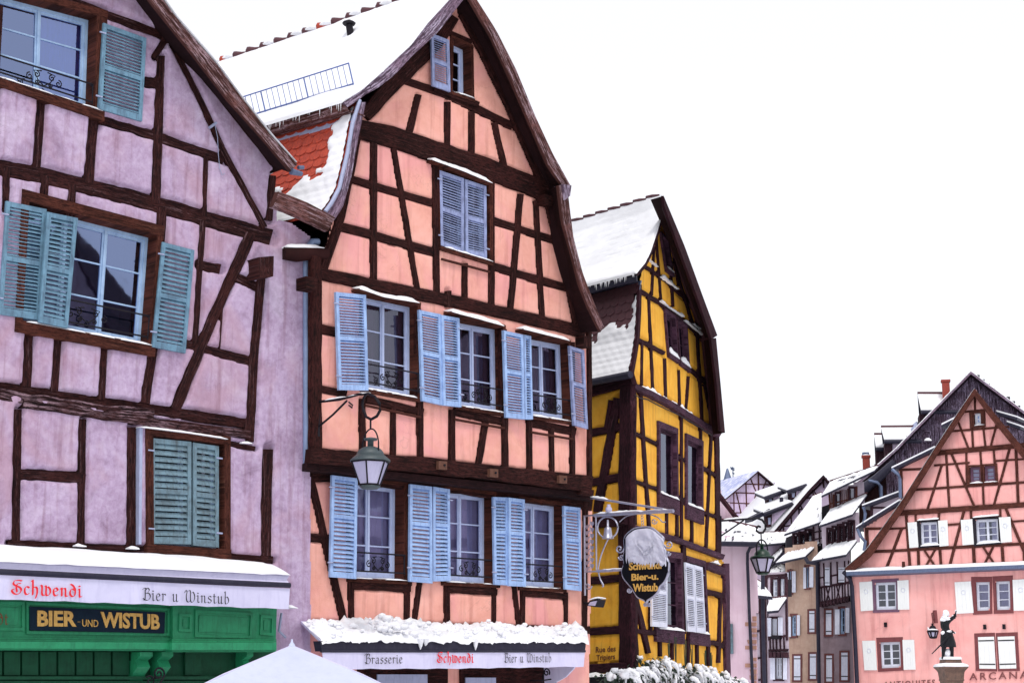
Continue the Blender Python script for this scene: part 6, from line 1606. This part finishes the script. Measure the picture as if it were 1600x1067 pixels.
beams(TFc, [([(1239,830),(1240,862)],3), ([(1271,820),(1272,856)],2.5), ([(1280,818),(1281,850)],2.5), ([(1270,832),(1284,829)],2), ([(1270,843),(1284,840)],2)], tn, 'timber_g', -.6, .03, jit=.03)
for q in TA: window(TFc, q, tn, -.6, casing='timber_g', sash='timber_g', leaves=1, rows=2, **fs)
slab(TFc, [(1212,879),(1258,869),(1282,846),(1242,854)], 1.0, tn, bk=-.7)
slab(TFc, [(1226,834),(1284,814.5),(1284,771),(1270,777)], .2, tn, bk=-5)
# grey house
GFc, gy = house('grey_timbered_house', 'grey house with a timbered third floor and dark attic galleries under snowy roofs', 1305, 80, -2600)
GW = [rect(1290.5,953,1299.5,991), rect(1312.5,950,1320.5,990), rect(1291,1023.5,1300.5,1064), rect(1314.5,1019,1325,1062)]
wall(GFc, [(1279,938),(1328,930),(1337,1084),(1281,1084)], gy, 'greyrender', [], GW, 0, .01, .03, .12, 'wall', .02)
closed(GFc, GW[0], gy); window(GFc, GW[1], gy, casing='brownframe', leaves=1, **fs); closed(GFc, GW[2], gy); closed(GFc, GW[3], gy)
for r_ in (rect(1304.5,951.5,1311.5,990.5), rect(1321,949,1327,988)): shutter(GFc, r_, gy, 'shutter_w', .1, solid=2, th=.05)
gt = [([(1278,903),(1328,894)],2.5), ([(1278,918),(1328,909)],3.5), ([(1278,942),(1329,932)],4), ([(1279,880),(1281,945)],3)] + [([(x,880-(x-1280)*.1),(x+1,920-(x-1280)*.18)],2) for x in (1287,1298,1308,1320,1326)] + \
     [([(x,918-(x-1280)*.18),(x+.8,941-(x-1280)*.18)],1.8) for x in (1284,1288,1300,1304,1316,1320,1325)] + [([(1291,917),(1297,939)],1.5), ([(1297,916),(1291,940)],1.5), ([(1307,914),(1313,936)],1.5), ([(1313,913),(1307,937)],1.5)]
gwv = [rect(1289,886,1296,914), rect(1310,886,1319,909)]
wall(GFc, [(1278,872),(1328,862),(1329,932),(1279,943)], gy, 'greypanel', gt, [], .2, .01, .03, .12, 'timbered_wall', .0)
beams(GFc, gt, gy, 'timber_g', .2, .03, jit=.03)
for q in gwv: shutter(GFc, q, gy, 'shutter_w', .30, solid=2, th=.05, hinge='strap')
for k in range(9):
    x = 1282+k*5.3; mb = MB(GFc.rel); p = GFc.pt(x,943-k*1.1,.3); mb.box(p.x-.06,p.x+.06,-.3,0,p.z-.15,p.z+.1); mb.build('joist_end', 'timber_g', gy)
GA = [rect(1294+k*8.3,827-k*3,1300.6+k*8.3,852-k*2.6) for k in range(5)]
wall(GFc, [(1284,822),(1342,800),(1344,845),(1286,862)], gy, 'greypanel', [], GA, -.6, .01, .03, .12, 'attic_wall', .0)
for q in GA: window(GFc, q, gy, -.6, casing='timber_g', sash='timber_g', leaves=1, rows=1, **fs)
slab(GFc, [(1268,876),(1322,866),(1340,843),(1292,852)], 1.0, gy, bk=-.7)
slab(GFc, [(1280,821),(1332,803),(1355,772),(1296,798)], .2, gy, bk=-2.6)
gd_t = [([(1296,772),(1298,802)],3), ([(1303,772),(1303,800)],3.5), ([(1313,766),(1314,795)],2.5), ([(1326,763),(1326,792)],4), ([(1338,760),(1338,790)],4), ([(1296,787),(1344,776)],2)] + [([(x,765),(x+.6,798)],1.2) for x in (1299.5,1316,1319,1322)]
wall(GFc, [(1295,770),(1350,752),(1350,786),(1297,803)], gy, 'canvas' if False else 'greypanel', gd_t, [rect(1307,771,1312,789), rect(1328.5,763,1334.5,782)], -2.6, .01, .03, .12, 'dormer_wall', .0)
beams(GFc, gd_t, gy, 'timber_p', -2.6, .03, jit=.03)
for q in (rect(1307,771,1312,789), rect(1328.5,763,1334.5,782)): window(GFc, q, gy, -2.6, casing='timber_g', sash='sash_w', leaves=1, rows=1, **fs)
slab(GFc, [(1284,774),(1366,735),(1372,729),(1297,753.5)], -1.6, gy, bk=-5.5)
mb = MB(GFc.rel)
for pts in ([(1277,868),(1277,900),(1280,1084)], [(1258,870),(1262,878),(1275,880)]): mb.tube([GFc.pt(x,y,.3) for x,y in pts], .10, 6)
mb.build('rain_pipe', 'dark_metal', gy)
body(GFc, [(1283,772),(1345,748),(1345,1084),(1281,1084)], gy, 'room', y0=6, depth=9, d=GFc.dirv(1150)); 
# lilac-white long roof house with dormers
CFc, ch = house('long_roofed_house', 'far house with a huge snowy roof, small dark dormers and a thin lilac timbered gable', 1240, 96, 10000)
cd = CFc.dirv(30)
CT = [([(1286,752),(1262,775),(1238,803),(1215,832)],3), ([(1260,778),(1280,776)],2), ([(1247,796),(1262,794)],2), ([(1224,822),(1240,820)],2), ([(1236,806),(1237,832)],2), ([(1224,820),(1224,834)],2), ([(1248,792),(1249,812)],2), ([(1251,790),(1257,802)],1.5), ([(1271,765),(1277,777)],1.5), ([(1286,748),(1287,762)],2), ([(1270,765),(1271,785)],1.5)]
wall(CFc, [(1287,746),(1300,760),(1300,860),(1185,870),(1185,850),(1211,832),(1240,800)], ch, 'whitepanel', CT, [], 0, .01, .03, .15, 'gable_wall', .0)
beams(CFc, CT, ch, 'timber_g', 0, .04, jit=.03)
cvo = [(1287,742),(1262,768),(1236,799),(1208,832),(1196,846)]
verge(CFc, [(x+2,y+3) for x,y in cvo], [(x+1.5,y+3.5) for x,y in cvo], cvo, ch, 0, .4, 12, cd, mat='timber_g')
verge(CFc, [(1287,746),(1300,762)], [(1287,746),(1299,761)], [(1287,742),(1301,758)], ch, 0, .4, 12, cd, mat='timber_g')
snowroof(CFc, [(1287,741.5),(1262,767.5),(1236,798.5),(1208,831.5),(1196,845)], cd, 14, ch, .12, .4, nb=24, mat='snow_far', rows_amp=.02)
def cdorm(front, roof_l, roof_r, cheek, off):
    f = CFc; mb = MB(f.rel); q = Quad(f, front, off)
    P = [f.pt(x,y,off) for x,y in cheek]; mb.poly([P[0],P[1],P[2]]); 
    a, b = f.pt(*roof_l,off+.3), f.pt(*roof_r,off+.1); a2, b2 = a+Vector((.1,1.6,.42)), b+Vector((.1,1.6,.42)); up = Vector((0,0,.14))
    d_ = mb.build('dormer', 'whitepanel', ch)
    mb = MB(f.rel); mb.hexa([a2,b2,b,a],[p-up for p in (a2,b2,b,a)]); mb.tube([a-Vector((0,0,.08)),b-Vector((0,0,.08))], .13, 5); mb.build('dormer_roof', 'dark_metal', d_)
    mb = MB(f.rel); mb.hexa([p+up*.6 for p in (a2,b2,b,a)],[p+Vector((0,0,.004)) for p in (a2,b2,b,a)]); mb.build('snow', 'snow_far', d_)
    mb = MB(f.rel); q.bx(mb,0,1,0,1,-off-.04,-off+.3); mb.build('dormer_front', 'timber_g', d_)
    mb = MB(f.rel); q.bx(mb,.28,.72,.3,.8,-off-.07,-off-.045); mb.build('pane', 'zinc_light', d_)
cdorm([(1198,778),(1208,776),(1208,786),(1199,788)], (1195,776.5), (1227,765.5), [(1208,777),(1226,767),(1209,788)], -1.5)
cdorm([(1233.5,767),(1244,765),(1243,779),(1235,780)], (1231,766.5), (1260,756.5), [(1244,765),(1260,757),(1243,779)], -.6)
cdorm([(1196.5,803),(1206,802),(1205,823),(1198,823.5)], (1193,802), (1238,785), [(1206,802),(1237,787),(1206,820)], .0)
mb = MB(CFc.rel); a, b = CFc.pt(1175,808,.2), CFc.pt(1203,794,.2); mb.hexa([a,b,b-Vector((0,0,.25)),a-Vector((0,0,.25))],[p+Vector((0,1,0)) for p in (a,b,b-Vector((0,0,.25)),a-Vector((0,0,.25)))]); mb.build('eave_board', 'dark_metal', ch)
mb = MB(CFc.rel); mb.tube([CFc.pt(1221,787,-.6), CFc.pt(1221,777,-.6)], .12, 6); mb.build('vent_pipe', 'dark_metal', ch)
# low wing in front of it
WF, wg = house('low_white_wing', 'low lilac-white wing with snowy eaves and a dark gutter behind the green lantern', 1212, 88, 9000)
wt = [([(1222,852),(1238,850)],2), ([(1220,862),(1238,860)],2), ([(1226,850),(1226,862)],1.5), ([(1232,850),(1232,862)],1.5)]
wall(WF, [(1180,850),(1240,846),(1240,905),(1180,905)], wg, 'whitepanel', wt, [], 0, .01, .03, .15, 'wall', .0); beams(WF, wt, wg, 'timber_g', 0, .03, jit=.02)
slab(WF, [(1180,852),(1240,846),(1238,832),(1182,834)], .6, wg, bk=-1.6)
slab(WF, [(1203,884),(1222,862),(1222,856),(1200,876)], .8, wg, bk=.2)
slab(WF, [(1196,899),(1228,892),(1226,884),(1203,880)], 1.0, wg, bk=.3)
# gabled white house far left
BFc, bw = house('white_gabled_house', 'distant white half-timbered gable with a patchy snow-streaked blue-grey roof and aerial', 1180, 104, 9000)
bd_ = BFc.dirv(-180)
BT = [([(1163,756),(1206,757)],1.6), ([(1147,769.5),(1206,771)],1.6), ([(1132,785),(1200,787.5)],1.6), ([(1146,800.7),(1200,801)],1.6), ([(1184.7,740),(1186.3,800)],2), ([(1165.5,752),(1167,812)],1.6), ([(1203.8,753),(1203.8,785)],1.6), ([(1146.4,769),(1147,812)],1.6),
      ([(1172.8,748),(1183,772)],1.6), ([(1197.6,749),(1189,771)],1.6), ([(1150.4,769),(1160,812)],1.6), ([(1181,770),(1173,810)],1.6), ([(1190,770),(1194,785)],1.6)]
wall(BFc, [(1185,738),(1218,765),(1218,830),(1130,830),(1130,784)], bw, 'whitepanel', BT, [], 0, .01, .03, .15, 'gable_wall', .0)
beams(BFc, BT, bw, 'timber_p', 0, .03, jit=.03)
bl = [(1184.7,735.5),(1160,757),(1131,781),(1122,789)]
verge(BFc, [(x,y+2.5) for x,y in bl], [(x,y+2.5) for x,y in bl], bl, bw, 0, .4, 12, bd_, mat='timber_g'); 
br_ = [(1184.7,735.5),(1216,762),(1222,767)]
verge(BFc, [(x,y+2.5) for x,y in br_], [(x,y+2.5) for x,y in br_], br_, bw, 0, .4, 12, bd_, mat='timber_g')
paint('slate_snow', (.32,.36,.62,1), (.9,.9,.95,1), .8, .12, 1.0)
snowroof(BFc, bl, bd_, 13, bw, .06, .4, nb=20, mat='slate_snow', rows_amp=.02)
mb = MB(BFc.rel); snow_strip(mb, [BFc.pt(x,y,.4) for x,y in br_], (0,.3,0), .12, .3); mb.build('snow', 'snow_far', bw)
mb = MB(BFc.rel); p = BFc.pt(1137,753,-4); mb.lathe(p, [(.5,-.3),(.28,.2),(.12,.7),(.05,.9)], 8, 0, False); mb.build('chimney', 'zinc', bw)
an = root('roof_aerial', Matrix.Translation(BFc.M @ BFc.pt(1145.5,748,-3)), 'thin television aerial standing on the farthest snowy ridge', 'aerial')
Ta = an.matrix_world.inverted() @ BFc.M
mb = MB(Ta); mb.tube([BFc.pt(1145.5,750,-3), BFc.pt(1145,729,-3)], .035, 5); mb.build('mast', 'zinc', an)
mb = MB(Ta)
for y in (731,733.5,739): mb.tube([BFc.pt(1141+ (y-731)*.4,y-1,-3), BFc.pt(1147.5,y+1,-3)], .045, 4)
mb.build('antenna_rod', 'zinc', an)
# pale pink corner house
AFc, pp = house('pale_pink_house', 'plain pale pink house with rough sandstone corner blocks and a grey slatted shutter', 1160, 46, -2300)
awq = rect(1125,974,1133,1020)
wall(AFc, [(1118,838),(1182,846),(1181,1084),(1118,1084)], pp, 'palepink', [], [], 0, .01, .03, .08, 'wall', .02)
rnd = random.Random(3)
for k in range(15):
    y = 944+k*9.2; w_ = rnd.choice((6,10,14,17)) ; h_ = rnd.uniform(4,8)
    if rnd.random() < .15: continue
    mb = MB(AFc.rel); Quad(AFc, [(1181-w_,y),(1181.5,y),(1181.5,y+h_),(1181-w_+rnd.uniform(-1,2),y+h_)], .03).bx(mb,0,1,0,1,-.022-rnd.random()*.01,.0); mb.build('corner_stone', 'quoin', pp)
shutter(AFc, [(1133,974),(1144,974),(1145,1021),(1134,1020)], pp, 'shutter_g', .08, (14,14))
slab(AFc, [(1110,846),(1187,847),(1184,828),(1112,812)], .45, pp, bk=-2.6)
mb = MB(AFc.rel); mb.tube([AFc.pt(1110,849,.5), AFc.pt(1186,850,.5)], .07, 7); mb.build('gutter', 'dark_metal', pp)
mb = MB(AFc.rel); mb.tube([AFc.pt(x,y,.12) for x,y in ((1184,851),(1172,855),(1168,864),(1168,880),(1171,960),(1177,1084))], .045, 7); mb.build('rain_pipe', 'dark_metal', pp)
wall(AFc, [(1112,762),(1123,770),(1150,808),(1150,820),(1112,820)], pp, 'palepink', [([(1118,800),(1126,802),(1140,815)],2)], [], -2.8, .01, .03, .1, 'upper_gable', .0)
beams(AFc, [([(1119,767),(1152,810)],5)], pp, 'timber_y', -2.6, .1, 'barge_board')
body(AFc, [(1114,820),(1179,850),(1179,1084),(1114,1084)], pp, 'palepink', y0=.4, depth=6, d=AFc.dirv(1080))
# narrow brown framed house
NF, nr = house('narrow_framed_house', 'narrow house of beige panels in dark timbers squeezed beside the sandstone corner', 1186, 60, -2600)
nt_ = [([(1176,928),(1178,1084)],3), ([(1188,928),(1192,1084)],4), ([(1195,928),(1197,1084)],4), ([(1176,957),(1190,956)],3), ([(1176,986),(1192,985)],3), ([(1178,1028),(1193,1027)],3), ([(1182,990),(1179,1026)],2.5), ([(1179,1062),(1195,1061)],3)]
wall(NF, [(1175,926),(1198,928),(1199,1084),(1176,1084)], nr, 'greypanel', nt_, [], 0, .01, .03, .1, 'wall', .0); beams(NF, nt_, nr, 'timber_g', 0, .05, jit=.03)
slab(NF, [(1176,929),(1207,932),(1190,912),(1176,906)], .9, nr, bk=-.8)
mb = MB(NF.rel); mb.tube([NF.pt(x,y,.3) for x,y in ((1192,893),(1192,960),(1195,1084))], .08, 6); mb.build('rain_pipe', 'dark_metal', nr)
# bay house
DF_, dh = house('bay_fronted_house', 'dark-timbered narrow house with jutting bays, little snowy lean-to roofs and pale shutters', 1212, 72, -2600)
DW = [rect(1207,905,1215,934), rect(1219,904,1226,931), rect(1205.5,966,1214.5,992), rect(1211.5,1025,1222.5,1060)]
dt_ = [([(1196,900),(1229,898)],4), ([(1197,895),(1199,1000)],4), ([(1228,895),(1230,1000)],3), ([(1217,900),(1217,936)],2.5), ([(1198,995),(1231,993)],3.5), ([(1198,1016),(1232,1015)],4)] + [([(x,994),(x+1,1017)],1.8) for x in (1203,1208,1213,1219,1225)]
wall(DF_, [(1196,896),(1229,893),(1232,1084),(1200,1084)], dh, 'greypanel', dt_, DW, 0, .01, .03, .1, 'wall', .0); beams(DF_, dt_, dh, 'timber_g', 0, .05, jit=.03)
for q, lv in zip(DW, (1,1,2,2)): window(DF_, q, dh, casing='timber_g', sash='sash_w', leaves=lv, curtain=('curtain_w','full') if lv == 1 else None, **fs)
for r_ in (rect(1198.5,965,1204.5,993.5), rect(1215.5,964,1222.5,992), rect(1203.5,1024,1210.5,1061), rect(1223.5,1022,1229,1061)): shutter(DF_, r_, dh, 'shutter_w', .1, solid=2, th=.05)
slab(DF_, [(1196,955),(1216,953),(1229,934),(1203,937)], .9, dh, bk=.05)
for k in range(5):
    mb = MB(DF_.rel); p = DF_.pt(1202+k*6.2,1019,.2); mb.box(p.x-.07,p.x+.07,-.45,0,p.z-.22,p.z+.02); mb.build('joist_end', 'timber_g', dh)
mb = MB(DF_.rel); q = Quad(DF_, rect(1205,993,1217,998), .25); q.bx(mb,0,1,0,1,-.3,0); mb.build('flower_trough', 'iron', dh)
body(DF_, [(1198,898),(1228,896),(1231,1084),(1200,1084)], dh, 'room', y0=.8, depth=6, d=DF_.dirv(1150))
body(TFc, [(1230,835),(1280,815),(1279,1084),(1234,1084)], tn, 'room', y0=1.4, depth=7, d=TFc.dirv(1150))

# ================================================================== unseen houses across the square, added for the panes to reflect
def mirror_house(y0, y1, ze, zp, x, lab, wallm, roofm='snow_far'):
    t = root('offscreen_house', Matrix.Translation((x, (y0+y1)/2, 0)) @ Matrix.Rotation(R(-90),4,'Z'), lab, 'house')
    w = (y1-y0)/2
    mb = MB(); mb.prism([(-w,0),(w,0),(w,ze),(0,zp),(-w,ze)], 0, 9); mb.build('wall', wallm, t)
    mb = MB()
    for a in (-1,1): mb.hexa([(a*(w+.5),-.4,ze-.4),(0,-.4,zp+.1),(0,-.4,zp+.35),(a*(w+.5),-.4,ze-.15)],[(a*(w+.5),9,ze-.4),(0,9,zp+.1),(0,9,zp+.35),(a*(w+.5),9,ze-.15)])
    mb.build('roof', 'timber_g', t)
    mb = MB()
    for k,z in enumerate((3.4,6.4,9.4,ze)):
        if z < zp: hw = w*min(1,(zp-z)/(zp-ze)); mb.box(-hw,hw,-.05-.002*k,.02,z-.15,z+.15)
    for k in range(7): x_ = -w+.3+k*(2*w-.6)/6; mb.box(x_-.1,x_+.1,-.04,.02,3.4,ze+.0)
    mb.build('timber_frame', 'timber_p', t)
    for z in (4.4,7.4,10.2):
        for k in (-1,0,1):
            if z > ze-.5 and k: continue
            mb = MB(); mb.box(k*w*.55-.5,k*w*.55+.5,-.08,.0,z,z+1.5); f_ = mb.build('window', 'sash_w', t)
            mb = MB(); mb.box(k*w*.55-.4,k*w*.55+.4,-.09,-.081,z+.1,z+1.4); mb.build('pane', 'room', f_)
mirror_house(8, 16, 6.5, 16.5, 27, 'tall timbered gable house beyond the right edge, mirrored in the lilac house panes', 'greyrender')
mirror_house(19.2, 33, 8, 14.5, 28, 'unseen lower white gabled house, added beyond the right edge for the salmon house panes to reflect', 'whitepanel')
